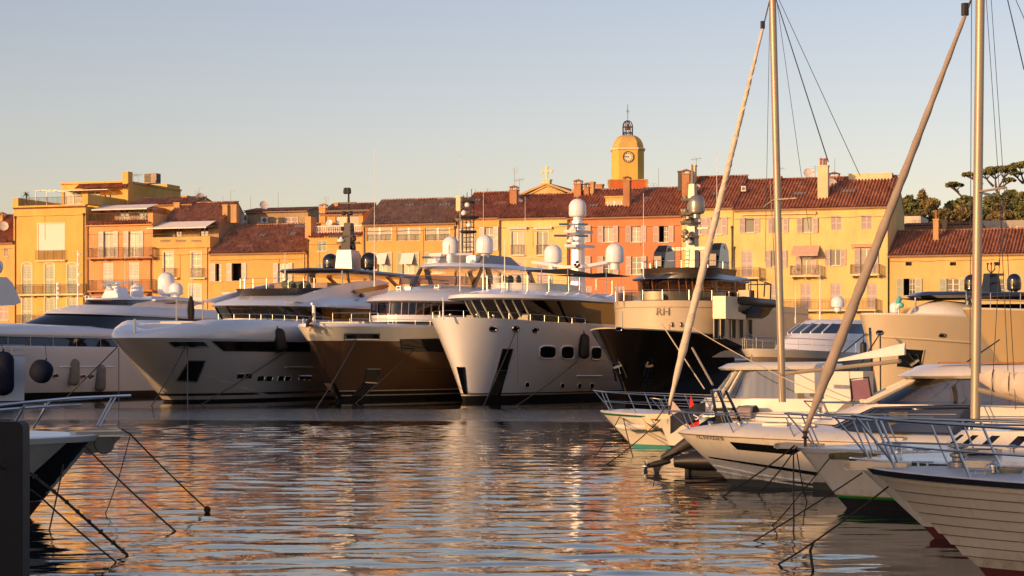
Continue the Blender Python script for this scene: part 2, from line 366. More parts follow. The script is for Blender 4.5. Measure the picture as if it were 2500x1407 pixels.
class House:
    def __init__(s, name, label, x0, x1, ytop, wall, y=0.0, depth=9.0, cat='house', zbase=QZ):
        s.y = y; cx = (x0+x1)/2
        s.u0 = ROW.hity(x0, 600, y)[0]; s.u1 = ROW.hity(x1, 600, y)[0]; s.zt = ROW.hity(cx, ytop, y)[1]; s.zb = zbase
        s.wall = wall; s.depth = depth; s.open = []
        um = (s.u0+s.u1)/2; w = ROW.world(um, y, zbase)
        s.o = empty(name, w, -AF, label, cat); s.o['_sh'] = (-um, -y, -zbase)
    def P(s, px, py, y=None): return ROW.hity(px, py, s.y if y is None else y)
    def R(s, x0, y0, x1, y1, y=None):
        cx, cy = (x0+x1)/2, (y0+y1)/2; u, z = s.P(cx, cy, y); a = s.P(x0, cy, y)[0]; b = s.P(x1, cy, y)[0]
        h = (y1-y0)*(b-a)/(x1-x0) if x1 > x0 else 1; return a, b, z-h/2*.985, z+h/2*.985
    def put(s, name, b, mat, **k): return b.build(name, mat, s.o, **k)
    def win(s, x0, y0, x1, y1, sh='', col='white', rows=3, kind='casement', sw=None, trim=None, sill=True, arch=False, y=None, inset=.16):
        yy = s.y if y is None else y
        a, b, z0, z1 = s.R(x0, y0, x1, y1, yy)
        if y is None: s.open.append((a, b, z0, z1))
        w, h = b-a, z1-z0
        if 'C' in sh:
            for k in (0, 1):
                place('shutter', shutter_mesh(col), s.o, loc=(a+k*w/2+.004, yy+.06, z0+.005), scale=(w/2-.008, .045, h-.01))
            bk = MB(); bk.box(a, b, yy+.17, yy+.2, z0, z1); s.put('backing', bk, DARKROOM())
        else:
            fr = place('window', window_mesh(rows, 1 if kind == 'single' else 2), s.o, loc=(a, yy+inset, z0), scale=(w, .06, h))
            if kind in ('open', 'halfopen'):
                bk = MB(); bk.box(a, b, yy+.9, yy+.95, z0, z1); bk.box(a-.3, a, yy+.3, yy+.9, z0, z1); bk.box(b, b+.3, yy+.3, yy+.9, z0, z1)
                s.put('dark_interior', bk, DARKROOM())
                fr.scale = (w*.5 if kind == 'halfopen' else w, .06, h)
                if kind == 'halfopen': fr.location.x += w*.5
                else: bpy.data.objects.remove(fr); fr = None
                if fr: place('pane', pane_mesh(WGLASS()), fr, loc=(.05, 0, .03), scale=(.9, 1, .94))
            else:
                gm = WGLASS() if R() < .62 else CGLASS()
                if kind == 'single': place('pane', pane_mesh(gm), fr, loc=(.04, 0, .03), scale=(.92, 1, .94))
                else:
                    for k in (.04, .545): place('pane', pane_mesh(gm), fr, loc=(k, 0, .03), scale=(.415, 1, .94))
        wsh = sw or w*.52
        for kk in 'LR':
            if kk in sh:
                th = rad(2+12*R()**2)
                if kk == 'L': place('shutter', shutter_mesh(col), s.o, loc=(a-.01-wsh*math.cos(th), yy-.04-wsh*math.sin(th), z0-.02), rotz=th, scale=(wsh, .045, h+.04))
                else: place('shutter', shutter_mesh(col), s.o, loc=(b+.01, yy-.04, z0-.02), rotz=-th, scale=(wsh, .045, h+.04))
        if sill and y is None:
            t = MB(); t.box(a-.08, b+.08, yy-.1, yy+.1, z0-.09, z0-.004); s.put('sill', t, plaster('stone_trim', (0.66, 0.55, 0.40)))
        if trim:
            t = MB(); e = .16; d = .035
            t.box(a-e, a-.003, yy-d, yy+.02, z0, z1+(0 if arch else e)); t.box(b+.003, b+e, yy-d, yy+.02, z0, z1+(0 if arch else e))
            if arch:
                n = 8; outer = [((a+b)/2+(w/2+e)*math.cos(math.pi*i/n), z1+.30*math.sin(math.pi*i/n)) for i in range(n+1)]
                inner = [((a+b)/2+(w/2)*math.cos(math.pi*i/n), z1-.10+.24*math.sin(math.pi*i/n)) for i in range(n+1)]
                for i in range(n):
                    t.slab([(outer[i][0], yy-d-.002, outer[i][1]), (outer[i+1][0], yy-d-.002, outer[i+1][1]), (inner[i+1][0], yy-d-.002, inner[i+1][1]), (inner[i][0], yy-d-.002, inner[i][1])], (0, .15, 0))
            else: t.box(a-.003, b+.003, yy-d, yy+.02, z1+.003, z1+e)
            s.put('window_surround', t, trim)
        return a, b, z0, z1
    def balcony(s, x0, x1, ytop, yslab, proj=0.9, mat=None, y=None, slabh=.16, sides=True, col=None, n=0.13):
        yy = s.y if y is None else y
        a, zs = s.P(x0, yslab, yy-proj); b, _ = s.P(x1, yslab, yy-proj); zt = s.P((x0+x1)/2, ytop, yy-proj)[1]
        zs = s.P((x0+x1)/2, yslab, yy-proj)[1]
        t = MB(); t.box(a, b, yy-proj, yy+.02, zs-slabh, zs)
        if proj > .5:
            for k in range(max(2, int((b-a)/1.6))+1):
                x = a+.15+(b-a-.3)*k/max(2, int((b-a)/1.6)); t.box(x-.06, x+.06, yy-proj*.6, yy, zs-slabh-.16, zs-slabh-.002)
        o = s.put('balcony', t, mat or plaster('stone_trim', (0.66, 0.55, 0.40)))
        r = MB(); railing(r, a+.04, b-.04, zs, zt, yy-proj+.05, n)
        if sides and proj > .4: side_rail(r, a+.05, yy-proj+.08, yy-.02, zs, zt, n); side_rail(r, b-.05, yy-proj+.08, yy-.02, zs, zt, n)
        rr = r.mesh('railing', col or IRON()); place('railing', rr, o)
        return o
    def awning(s, x0, x1, ytop, ybot, proj, mat=None, y=None, val=.12):
        yy = s.y if y is None else y
        a, zt = s.P(x0, ytop, yy); b, _ = s.P(x1, ytop, yy); zt = s.P((x0+x1)/2, ytop, yy)[1]; zb = s.P((x0+x1)/2, ybot, yy-proj)[1]
        t = MB(); t.slab([(a, yy-.02, zt), (b, yy-.02, zt), (b, yy-proj, zb), (a, yy-proj, zb)], (0, 0, -.03)); t.box(a, b, yy-proj-.02, yy-proj+.0, zb-val, zb-.035)
        t.bar((a+.1, yy, zt-.5), (a+.1, yy-proj+.05, zb-.05), .03); t.bar((b-.1, yy, zt-.5), (b-.1, yy-proj+.05, zb-.05), .03)
        return s.put('awning', t, mat or AWN())
    def pipe(s, px, y0, y1=870, mat=None, r=.05):
        u, z0 = s.P(px, y0); z1 = max(s.zb+.1, s.P(px, y1)[1])
        t = MB(); t.tube([(u, s.y-.09, z0), (u, s.y-.09, z1)], r, 7); t.lathe([(.06, 0), (.12, .22), (.12, .3), (.05, .32)], (u, s.y-.1, z0), 8)
        for k in range(3): t.box(u-.08, u+.08, s.y-.14, s.y, z1+(z0-z1)*(k+.4)/3, z1+(z0-z1)*(k+.4)/3+.05)
        s.put('downpipe', t, mat or plain('downpipe_zinc', (0.13, 0.11, 0.09), .5, .3))
    def walls(s, front=True):
        b = MB(); u0, u1, z0, z1, y, d = s.u0, s.u1, s.zb, s.zt, s.y, s.depth
        xs = sorted({u0, u1, *[v for o in s.open for v in o[:2] if u0 < v < u1]}); zs = sorted({z0, z1, *[v for o in s.open for v in o[2:] if z0 < v < z1]})
        for i in range(len(xs)-1):
            for j in range(len(zs)-1):
                cx, cz = (xs[i]+xs[i+1])/2, (zs[j]+zs[j+1])/2
                if any(o[0] < cx < o[1] and o[2] < cz < o[3] for o in s.open): continue
                b.add([(xs[i], y, zs[j]), (xs[i+1], y, zs[j]), (xs[i+1], y, zs[j+1]), (xs[i], y, zs[j+1])], [(0,1,2,3)])
        for a, c, e, f in s.open:
            for q in ([(a,y,e),(a,y+.3,e),(a,y+.3,f),(a,y,f)], [(c,y,e),(c,y+.3,e),(c,y+.3,f),(c,y,f)], [(a,y,e),(c,y,e),(c,y+.3,e),(a,y+.3,e)], [(a,y,f),(c,y,f),(c,y+.3,f),(a,y+.3,f)]): b.poly(q)
        for x in (u0, u1): b.poly([(x, y, z0), (x, y+d, z0), (x, y+d, z1), (x, y, z1)])
        b.poly([(u0, y+d, z0), (u1, y+d, z0), (u1, y+d, z1), (u0, y+d, z1)]); b.poly([(u0, y+.3, z1-.01), (u1, y+.3, z1-.01), (u1, y+d, z1-.01), (u0, y+d, z1-.01)])
        wl_ = s.put('wall', b, s.wall)
        if s.y < 1 and u1-u0 > 4:
            zc = z0+(z1-z0)*(.955-.02*R()); c = MB(); n_ = max(3, int((u1-u0)/2.2)); pts = []
            for i in range(n_*4+1): k = i/(n_*4); pts.append((u0+.1+(u1-u0-.2)*k, y-.03, zc-.06*math.sin(math.pi*(i % 4)/4)))
            c.tube(pts, .016, 4); xk = u0+(u1-u0)*(.2+.6*R()); c.tube([(xk, y-.025, zc), (xk+.02, y-.025, zc-1.5-2*R())], .014, 4); s.put('cable', c, plain('cable_black', (.03, .027, .025), .7))
        return wl_
    def roof(s, pyr, dr=5.0, mat=None, ov=.35, gable=True, back=None, u0=None, u1=None, gen=True, gmat=None):
        u0 = s.u0-.05 if u0 is None else u0; u1 = s.u1+.05 if u1 is None else u1; y = s.y; z = s.zt
        zr = ROW.hity((ROW.proj(u0, y+dr, z)[0]+ROW.proj(u1, y+dr, z)[0])/2, pyr, y+dr)[1]; s.zr, s.dr = zr, dr
        sl = (zr-z)/dr; e = (y-ov, z-ov*sl+.10); bk = back or s.depth-dr
        gs = []
        for x in (u0+.05, u1-.05):
            g = MB(); g.slab([(x-.0, y, z-.02), (x, y+dr, zr-.04), (x, y+dr+bk, z-.02)], (.02 if x < (u0+u1)/2 else -.02, 0, 0)); gs.append(g)
        rb = MB(); rb.slab([(u0, e[0], e[1]-.03), (u0, y+dr, zr+.06), (u0, y+dr+bk+.2, z-.02), (u0, y+dr+bk+.2, z-.14), (u0, y+dr, zr-.06), (u0, e[0], e[1]-.14)], (u1-u0, 0, 0))
        r = s.put('roof', rb, plaster('roof_bed', (0.34, 0.22, 0.15)))
        for g in gs: s.put('gable', g, s.wall)
        t = MB(); tile_field(t, u0-.08, u1+.04, e, (y+dr, zr+.1))
        n = int((u1-u0)/.4)
        for i in range(n):            # ridge tiles
            x0 = u0+(u1-u0)*i/n; x1 = u0+(u1-u0)*(i+1)/n+.05; vs = []
            for x, k in ((x0, 1.12), (x1, 1.0)):
                for a in range(5): an = math.pi*a/4; vs.append((x, y+dr-math.cos(an)*.15*k, zr+.07+math.sin(an)*.12*k))
            t.add(vs, [(q, q+1, q+6, q+5) for q in range(4)], 0, R())
        me = t.mesh('tiles', mat or TILE_RED(), 40); o = place('tiles', me, r, kind='stuff')
        if gen:                       # two rows of cornice tiles under the eave
            c = MB(); n = int((u1-u0)/.21); w = (u1-u0)/n
            for row, (yy, zz) in enumerate(((y-.14, z-.12-ov*sl), (y-.26, z-.0-ov*sl))):
                c.box(u0, u1, yy, y+.05, zz+.055, zz+.09)
                for i in range(n):
                    x = u0+(i+.5)*w; c.add([(x-w*.42, yy, zz+.054), (x-w*.3, yy, zz-.0), (x+w*.3, yy, zz-.0), (x+w*.42, yy, zz+.054), (x-w*.42, y, zz+.054), (x-w*.3, y, zz), (x+w*.3, y, zz), (x+w*.42, y, zz+.054)], [(0,1,2,3),(0,4,5,1),(1,5,6,2),(2,6,7,3)])
            s.put('cornice', c, gmat or s.wall)
        return r
    def onroof(s, px, py):
        """point of the front slope under a pixel"""
        o, d = ROW.ray(px, py); sl = (s.zr-s.zt)/s.dr
        # z = zt + sl*(y-s.y)
        t = (s.zt+sl*(o[1]-s.y)-o[2])/(d[2]-sl*d[1]); return o[0]+t*d[0], o[1]+t*d[1], o[2]+t*d[2]
    def chimney(s, x0, x1, ytop, ybase, mat, cap=True, yin=None, dep=.7, pots=0):
        if yin is None: u, y, z = s.onroof((x0+x1)/2, ybase)
        else: y = yin; z = s.P((x0+x1)/2, ybase, y)[1]
        a = s.P(x0, ytop, y)[0]; b = s.P(x1, ytop, y)[0]; zt = s.P((x0+x1)/2, ytop, y)[1]; t = MB()
        if cap:
            t.box(a, b, y, y+dep, z-.6, zt-.42); e = .1
            for x in (a, b-e):
                for yy in (y, y+dep-e): t.box(x, x+e, yy, yy+e, zt-.42, zt-.16)
            t.box(a-.07, b+.07, y-.07, y+dep+.07, zt-.5, zt-.415)
            m2 = (a+b)/2; t.add([(a-.1, y-.1, zt-.16), (b+.1, y-.1, zt-.16), (b+.1, y+dep+.1, zt-.16), (a-.1, y+dep+.1, zt-.16), (m2, y+dep/2, zt+.06)], [(0,1,4),(1,2,4),(2,3,4),(3,0,4),(3,2,1,0)])
        else:
            t.box(a, b, y, y+dep, z-.6, zt); t.box(a-.05, b+.05, y-.05, y+dep+.05, zt-.12, zt+.02)
        o = s.put('chimney', t, mat)
        for i in range(pots):
            c = MB(); c.lathe([(.1, 0), (.1, .55), (.13, .6), (.13, .7), (.05, .72)], (a+(b-a)*(i+.5)/pots, y+dep/2, zt), 8); place('chimney_pot', c.mesh('chimney_pot', plain('terracotta', (.35, .13, .07), .8)), o)
        return o
    def skylight(s, px, py, w=.9, h=.7, col=None):
        u, y, z = s.onroof(px, py); sl = (s.zr-s.zt)/s.dr; L = math.hypot(1, sl); t = MB(); g = MB()
        def q(du, dv, up): return (u+du, y+dv/L-up*sl/L, z+dv*sl/L+up/L)
        fr = .07
        for a0, a1, b0, b1 in ((-w/2, w/2, -h/2, -h/2+fr), (-w/2, w/2, h/2-fr, h/2), (-w/2, -w/2+fr, -h/2+fr, h/2-fr), (w/2-fr, w/2, -h/2+fr, h/2-fr)):
            t.add([q(a0, b0, .02), q(a1, b0, .02), q(a1, b1, .02), q(a0, b1, .02), q(a0, b0, .2), q(a1, b0, .2), q(a1, b1, .2), q(a0, b1, .2)], [(4,5,6,7),(0,1,5,4),(1,2,6,5),(2,3,7,6),(3,0,4,7)])
        g.poly([q(-w/2+fr, -h/2+fr, .17), q(w/2-fr, -h/2+fr, .17), q(w/2-fr, h/2-fr, .17), q(-w/2+fr, h/2-fr, .17)])
        o = s.put('skylight', t, plain('skylight_frame', (.09, .09, .09), .5)); place('pane', g.mesh('pane', glass('skylight_glass', (.22, .23, .24), .1, .8)), o)
    def antenna(s, px, ytop, ybase, y=None, style=0):
        y = s.y+4.5 if y is None else y; u, z0 = s.P(px, ybase, y); z1 = s.P(px, ytop, y)[1]; t = MB(); h = z1-z0
        t.tube([(u, y, z0-.4), (u, y, z1)], .02, 5)
        if style == 0:
            t.bar((u-.5, y, z1-.15), (u+.5, y, z1-.05), .025)
            for k in range(7): x = u-.5+k/6; t.bar((x, y-.22, z1-.15+.1*k/6), (x, y+.22, z1-.15+.1*k/6), .014)
            for k in range(4): x = u-.35+k*.22; t.bar((x, y, z1-.33), (x, y, z1+.13), .014)
        elif style == 1:
            for dz, w in ((.05, .28), (.25, .38), (.5, .3)): t.bar((u-w, y, z1-dz), (u+w, y, z1-dz+.04), .018)
            t.bar((u+.3, y, z1-.6), (u+.3, y, z1-.05), .015)
        elif style == 2: t.bar((u, y, z1), (u+.45, y, z1+.03), .02); t.bar((u+.45, y, z1-.12), (u+.45, y, z1+.03), .02)
        s.put('antenna', t, plain('aerial_metal', (.12, .11, .10), .5, .5))
    def dish(s, px, py, r=.42, y=None, dirx=.5, col=None):
        y = s.y+2 if y is None else y; u, z = s.P(px, py, y); t = MB(); ax = Vector((dirx, -.75, .35)).normalized(); c = Vector((u, y, z))
        A = ax.orthogonal().normalized(); Bv = ax.cross(A)
        rings = [[c+ax*(k*k*.18*r*1.3)+(A*math.cos(a)+Bv*math.sin(a))*r*k for a in [2*math.pi*j/14 for j in range(14)]] for k in (.05, .4, .7, 1)]
        t.loft(rings, True, True, False); t.tube([c, c+ax*r*.9], .014, 4); t.tube([c-Vector((0,0,r*1.3)), c], .025, 5)
        t.bar(c+ax*r*.85, c+ax*r*1.02, .06)
        s.put('satellite_dish', t, col or plain('dish_grey', (.62, .60, .58), .5))
    def ac(s, x0, x1, y0, y1, y=None, side=None, n=1):
        yy = s.y if y is None else y; a, b, z0, z1 = s.R(x0, y0, x1, y1, yy)
        t = MB(); t.box(a, b, yy-.3, yy, z0, z1); f = MB()
        for i in range(n):
            zc = z0+(z1-z0)*(i+.5)/n; f.lathe([(min(b-a, (z1-z0)/n)*.36, 0), (min(b-a, (z1-z0)/n)*.36, .02)], ((a+b)/2, yy-.325, zc), 12, axis='y')
        o = s.put('air_conditioner', t, plain('ac_case', (.60, .58, .55), .5)); place('fan_grille', f.mesh('fan_grille', plain('ac_grille', (.12, .12, .12), .6)), o)
YEL = plaster('plaster_golden_yellow', (0.72, 0.46, 0.14)); SAL = plaster('plaster_salmon', (0.72, 0.37, 0.16)); OCH = plaster('plaster_ochre', (0.73, 0.44, 0.16))
ORA = plaster('plaster_orange', (0.71, 0.41, 0.14)); PYE = plaster('plaster_pale_yellow', (0.78, 0.58, 0.25)); RED = plaster('plaster_orange_red', (0.62, 0.25, 0.12))
BUF = plaster('plaster_weathered_buff', (0.42, 0.32, 0.20), .6); TRIM = plaster('stone_trim', (0.66, 0.55, 0.40)); CREAMT = plaster('cream_trim', (0.78, 0.66, 0.42))
CHIM = plaster('chimney_plaster', (0.55, 0.36, 0.18), .6); CHB = plaster('chimney_brick', (0.42, 0.22, 0.12), .6)

# --- house cut by the left edge of the picture
h = House('house', 'low orange house with a red tiled roof at the left edge of the row', -160, 33, 592, OCH)
h.win(10, 607, 20, 625, 'C', 'lilac'); h.win(-2, 742, 20, 780, 'C', 'pink'); h.win(-60, 607, -45, 640, 'C', 'lilac')
h.walls(); h.roof(528, 5.0, TILE_RED()); h.dish(8, 553, .55, y=1.6, dirx=.6); h.chimney(-6, 6, 518, 545, CHIM)

# --- tall golden house with roof terrace
h = House('house', 'tall golden yellow house with a big white roller blind and roof terrace', 33, 209, 506, YEL, depth=11)
a = h.win(94, 551, 157, 610, '', kind='single', rows=1, trim=CREAMT, sill=False)
t = MB(); t.box(a[0], a[1], .03, .06, a[2], a[3])
for k in range(18): t.box(a[0], a[1], .02, .032, a[2]+(a[3]-a[2])*k/18, a[2]+(a[3]-a[2])*(k+.82)/18)
h.put('roller_blind', t, plain('blind_white', (.68, .65, .60), .6, var=.03))
h.balcony(86, 158, 611, 635, .35, CREAMT, sides=True)
for x in (66, 121, 176): h.win(x-11, 650, x+11, 715, 'C', 'green', trim=CREAMT, arch=True, sill=False)
h.balcony(40, 203, 694, 718, .8, CREAMT)
for x in (66, 121, 176): h.win(x-11, 731, x+11, 790, 'C', 'green', trim=CREAMT, arch=True, sill=False)
h.balcony(40, 203, 768, 792, .8, CREAMT); h.pipe(38, 535); h.pipe(205, 528); h.walls()
t = MB(); u0, u1 = h.u0, h.u1; zp = h.P(40, 484)[1]; zq = h.P(205, 474)[1]
t.box(u0-.05, u0+.6, -.05, 9, h.zt+.2, zp); t.box(u1-.4, u1+.3, -.05, 8, h.zt+.2, zq)
t.box(u0-.1, u1+.1, -.22, .3, h.zt+.02, h.zt+.2)
h.put('parapet', t, YEL)
t = MB(); n = int((u1-u0)/.21)
for i in range(n): x = u0+(i+.5)*(u1-u0)/n; t.box(x-.06, x+.06, -.18, .02, h.zt-.12, h.zt+.015)
h.put('cornice', t, TILE_RED())
t = MB(); railing(t, u0+.7, u1-.5, h.zt+.3, h.P(100, 482)[1], 0.1, .14); h.put('terrace_railing', t, IRON())
t = MB(); zz = h.P(100, 467, 4)[1]; ua = h.P(100, 467, 4)[0]; ub = h.P(152, 467, 4)[0]
for y in (3.0, 3.9, 4.8): t.bar((ua, y, zz), (ub, y, zz-.05), .07)
for x in (ua, (ua+ub)/2): t.bar((x, 3, zz+.02), (x, 4.8, zz+.02), .07); t.bar((x, 3, h.zt), (x, 3, zz), .07)
h.put('pergola', t, plain('pergola_white', (.7, .68, .64), .5))

def palm(loc, hgt, label):
    e = empty('potted_palm', loc, 0, label, 'palm'); t = MB(); t.lathe([(.2, 0), (.3, .45), (.32, .5), (.1, .5)], (0,0,0), 10); t.build('pot', plain('terracotta', (.35, .13, .07), .8), e)
    t = MB(); t.tube([(0,0,.45), (.04, 0, hgt*.4), (0, 0, hgt*.72)], [.09, .07, .07], 7); t.build('trunk', plain('palm_bark', (.16, .11, .07), .9, bmp=.5), e)
    t = MB()
    for i in range(26):
        a = i*2.4; el = .9-1.5*(i/26); L = hgt*.34*(.8+.4*R()); pts = []
        for k in range(5):
            s = k/4; pts.append(Vector((math.cos(a)*L*s*math.cos(el*.8), math.sin(a)*L*s*math.cos(el*.8), hgt*.72+L*s*math.sin(el)-s*s*L*.35)))
        for k in range(4):
            w0, w1 = .06*(1-k/4)+.012, .06*(1-(k+1)/4)+.012; sd = Vector((-math.sin(a), math.cos(a), 0))
            t.add([pts[k]-sd*w0, pts[k]+sd*w0, pts[k+1]+sd*w1, pts[k+1]-sd*w1], [(0,1,2,3)])
    t.build('crown', plain('palm_leaf', (.05, .08, .03), .6), e)
u, z = ROW.hity(64, 503, .9); palm(ROW.world(u, .9, h.zt+.03), 2.1, 'small spiky palm in a pot behind the terrace railing')

# --- penthouse block behind the terrace
h = House('rooftop_house', 'yellow rooftop flat with sunlit glass front above the golden house', 151, 313, 449, YEL, y=8, depth=12, cat='house', zbase=12)
h.win(156, 468, 199, 500, '', kind='casement', rows=1, sill=False); h.win(216, 470, 244, 495, '', rows=1, sill=False); h.win(256, 475, 262, 487, '', kind='single', rows=1); h.win(268, 475, 276, 487, '', rows=1)
h.walls()
t = MB(); ua, za = h.P(180, 462, 6.8); ub, _ = h.P(305, 462, 6.8); zt = h.P(240, 451, 8.4)[1]; tile_field(t, ua, ub, (6.9, za), (8.0, zt)); h.put('tiles', t, TILE_RED(), kind='stuff')
t = MB(); t.box(h.u0-.2, h.u1+.1, 7.75, 20.1, h.zt+.02, h.zt+.22); t.box(h.u1-.55, h.u1+.15, 7.7, 8.7, h.zt-2.5, h.zt+1.2); t.box(h.u1-4, h.u1-.1, 17, 20, h.zt+.22, h.zt+.6); h.put('parapet', t, YEL)
h.awning(160, 285, 464, 463, 2.0, y=7.9, val=.08)
t = MB(); ua, za = h.P(352, 446, 12); 
t.box(ua, ua+.75, 12, 13, za-.1, za+1.0); t.box(ua+.8, ua+1.5, 12, 13, za-.1, za+1.0); h.put('ventilation_box', t, plain('vent_box', (.35, .28, .2), .7)); 
t = MB()
for k in range(6): t.box(ua+.06, ua+.69, 11.96, 11.985, za+.05+k*.15, za+.14+k*.15); t.box(ua+1.52, ua+1.54, 12.05, 12.95, za+.05+k*.15, za+.14+k*.15)
h.put('vent_louvre', t, plain('vent_dark', (.03, .03, .03), .6))
h.antenna(326, 425, 448, 12, 0); h.antenna(337, 426, 448, 12, 0); h.dish(322, 457, .5, 12, -.3); h.dish(355, 474, .55, 16, .5)
h = House('rooftop_house', 'tile roofed attic stretching behind the salmon house terrace', 318, 470, 500, OCH, y=6, depth=7, zbase=10)
h.walls(); h.roof(485, 3.0, TILE_BROWN()); h.chimney(424, 438, 495, 520, CHIM, cap=False, yin=5.5); h.chimney(443, 456, 478, 500, CHIM, cap=False, yin=8.5); h.antenna(478, 466, 490, 9, 1); h.antenna(486, 459, 490, 9, 2); h.dish(490, 485, .6, 8.5, .9)

# --- salmon house
h = House('house', 'salmon house with two balconies and white shutters beside the golden house', 211, 373, 548, SAL)
h.win(253, 569, 277, 625, 'LR', 'white', rows=1, sw=.55, sill=False); h.win(314, 568, 339, 625, 'LR', 'white', rows=1, sw=.55, sill=False); h.balcony(213, 371, 604, 628, .9, plaster('balcony_salmon', (.5, .26, .14)))
h.win(251, 645, 276, 706, 'C', 'white', sill=False); h.win(314, 644, 339, 706, 'C', 'white', sill=False); h.balcony(213, 371, 683, 709, .9, plaster('balcony_salmon', (.5, .26, .14)))
h.win(240, 728, 262, 790, 'C', 'white', sill=False); h.win(300, 728, 325, 790, '', rows=2, sill=False); h.awning(225, 365, 716, 722, .7, plain('shop_awning', (.55, .32, .2), .8))
h.pipe(215, 555); h.pipe(369, 630); h.walls()
t = MB(); tile_field(t, h.u0+.1, h.u1-.1, (-.35, h.zt-.02), (.5, h.zt+.42)); h.put('tiles', t, TILE_RED(), kind='stuff')
t = MB(); t.box(h.u0, h.u1, .45, .7, h.zt, h.zt+.35); t.box(h.u0-.02, h.u1+.02, -.3, .45, h.zt-.16, h.zt-.05); t.box(h.u1-.5, h.u1+.05, -.05, 3, h.zt-.1, h.zt+1.1); h.put('parapet', t, SAL)
t = MB(); railing(t, h.u0+.2, h.u1-.6, h.zt+.3, h.zt+1.25, .6, .16); h.put('terrace_railing', t, IRON())
ub = h.zt
g = MB(); ua, _ = h.P(250, 520, 3.2); uc, _ = h.P(372, 520, 3.2); zt = h.P(300, 506, 3.2)[1]; g.box(ua, uc, 3.2, 6, ub, zt); h.put('upper_wall', g, SAL)
h.win(294, 516, 316, 538, 'LR', 'pink', y=3.1, inset=0.0, sill=False); h.win(340, 514, 362, 538, 'L', 'pink', y=3.1, inset=0.0, sill=False)
h.awning(254, 388, 500, 509, 2.6, y=3.2); 
t = MB()
for px, dx in ((230, 0), (362, 0)):
    u, z = h.P(px, 536, 1.0)
    for i in range(60): d = Vector((random.gauss(0,.25), random.gauss(0,.2), abs(random.gauss(.3,.3)))); a = R()*6; t.add([(u+d.x, 1+d.y, ub+.4+d.z), (u+d.x+.12*math.cos(a), 1+d.y, ub+.4+d.z+.12*math.sin(a)), (u+d.x, 1.05+d.y, ub+.55+d.z)], [(0,1,2)])
h.put('terrace_plants', t, plain('leaf_green', (.05, .09, .03), .7), kind='stuff')

# --- ochre house with roof loggia
h = House('house', 'ochre house with a white awning over its roof loggia and pierced parapet', 374, 513, 603, OCH, depth=10)
for x0, x1 in ((400, 423), (468, 491)): h.win(x0, 619, x1, 677, '', rows=4, trim=CREAMT, sill=False); h.balcony(x0-5, x1+9, 655, 678, .4, CREAMT)
h.win(463, 699, 491, 760, 'C', 'white', trim=CREAMT, sill=False); h.win(402, 699, 425, 760, 'C', 'white', trim=CREAMT, sill=False); h.pipe(506, 610, mat=plain('pipe_cream', (.6, .45, .25), .5)); h.walls()
t = MB(); zp = h.P(440, 579)[1]; t.box(h.u0-.05, h.u1+.05, -.12, .1, h.zt+.012, zp); t.box(h.u0-.1, h.u1+.1, -.22, .2, h.zt-.12, h.zt+.01); t.box(h.u1-.2, h.u1+.05, .1, 2, h.zt+.01, zp); h.put('parapet', t, OCH)
for x0, x1 in ((391, 416), (429, 454), (467, 492)):
    a, b, z0, z1 = h.R(x0, 586, x1, 591, -.12); t = MB(); t.box(a, b, -.135, -.12, z0, z1); o = h.put('grille', t, plain('grille_red', (.16, .05, .03), .8)); k = MB()
    for i in range(7):
        u = a+(b-a)*(i+.5)/7; k.tube([(u+.09*math.cos(q), -.14, (z0+z1)/2+.09*math.sin(q)) for q in [j*math.pi/4 for j in range(9)]], .02, 4)
    place('grille_ring', k.mesh('grille_ring', CREAMT), o)
t = MB(); railing(t, h.u0, h.u1, zp, zp+.35, .0, .6); h.put('terrace_railing', t, IRON())
g = House('rooftop_house', 'attic with brown tiled roof and stained right gable above the ochre loggia', 392, 534, 549, BUF, y=2.2, depth=7.5, zbase=h.zt)
g.win(428, 557, 443, 579, '', rows=1, sill=False); g.win(488, 555, 508, 579, '', rows=1, sill=False); g.walls(); g.roof(497, 4.4, TILE_BROWN(), ov=.3, back=3.1)
g.awning(383, 527, 541, 555, 2.2, y=2.0); g.chimney(543, 555, 500, 528, CHIM, cap=False); g.chimney(563, 577, 500, 530, CHIM, cap=False)
g.antenna(544, 478, 496, 7, 3); g.antenna(563, 466, 496, 7, 2)
# air conditioners on the right gable wall of the attic
def side_ac(hs, y0, y1, z0, z1, n):
    t = MB(); x = hs.u1; t.box(x, x+.32, y0, y1, z0, z1); f = MB()
    for i in range(n): r = min(y1-y0, (z1-z0)/n)*.36; f.lathe([(r, 0), (r, .02)], (x+.325, (y0+y1)/2, z0+(z1-z0)*(i+.5)/n), 12, axis='x')
    o = hs.put('air_conditioner', t, plain('ac_case', (.60, .58, .55), .5)); place('fan_grille', f.mesh('fan_grille', plain('ac_grille', (.12, .12, .12), .6)), o)
y, z = ROW.hitx(592, 560, g.u1); side_ac(g, y-.5, y+.5, z, z+1.55, 2)
y, z = ROW.hitx(560, 583, g.u1); side_ac(g, y-.45, y+.45, z, z+.65, 1)

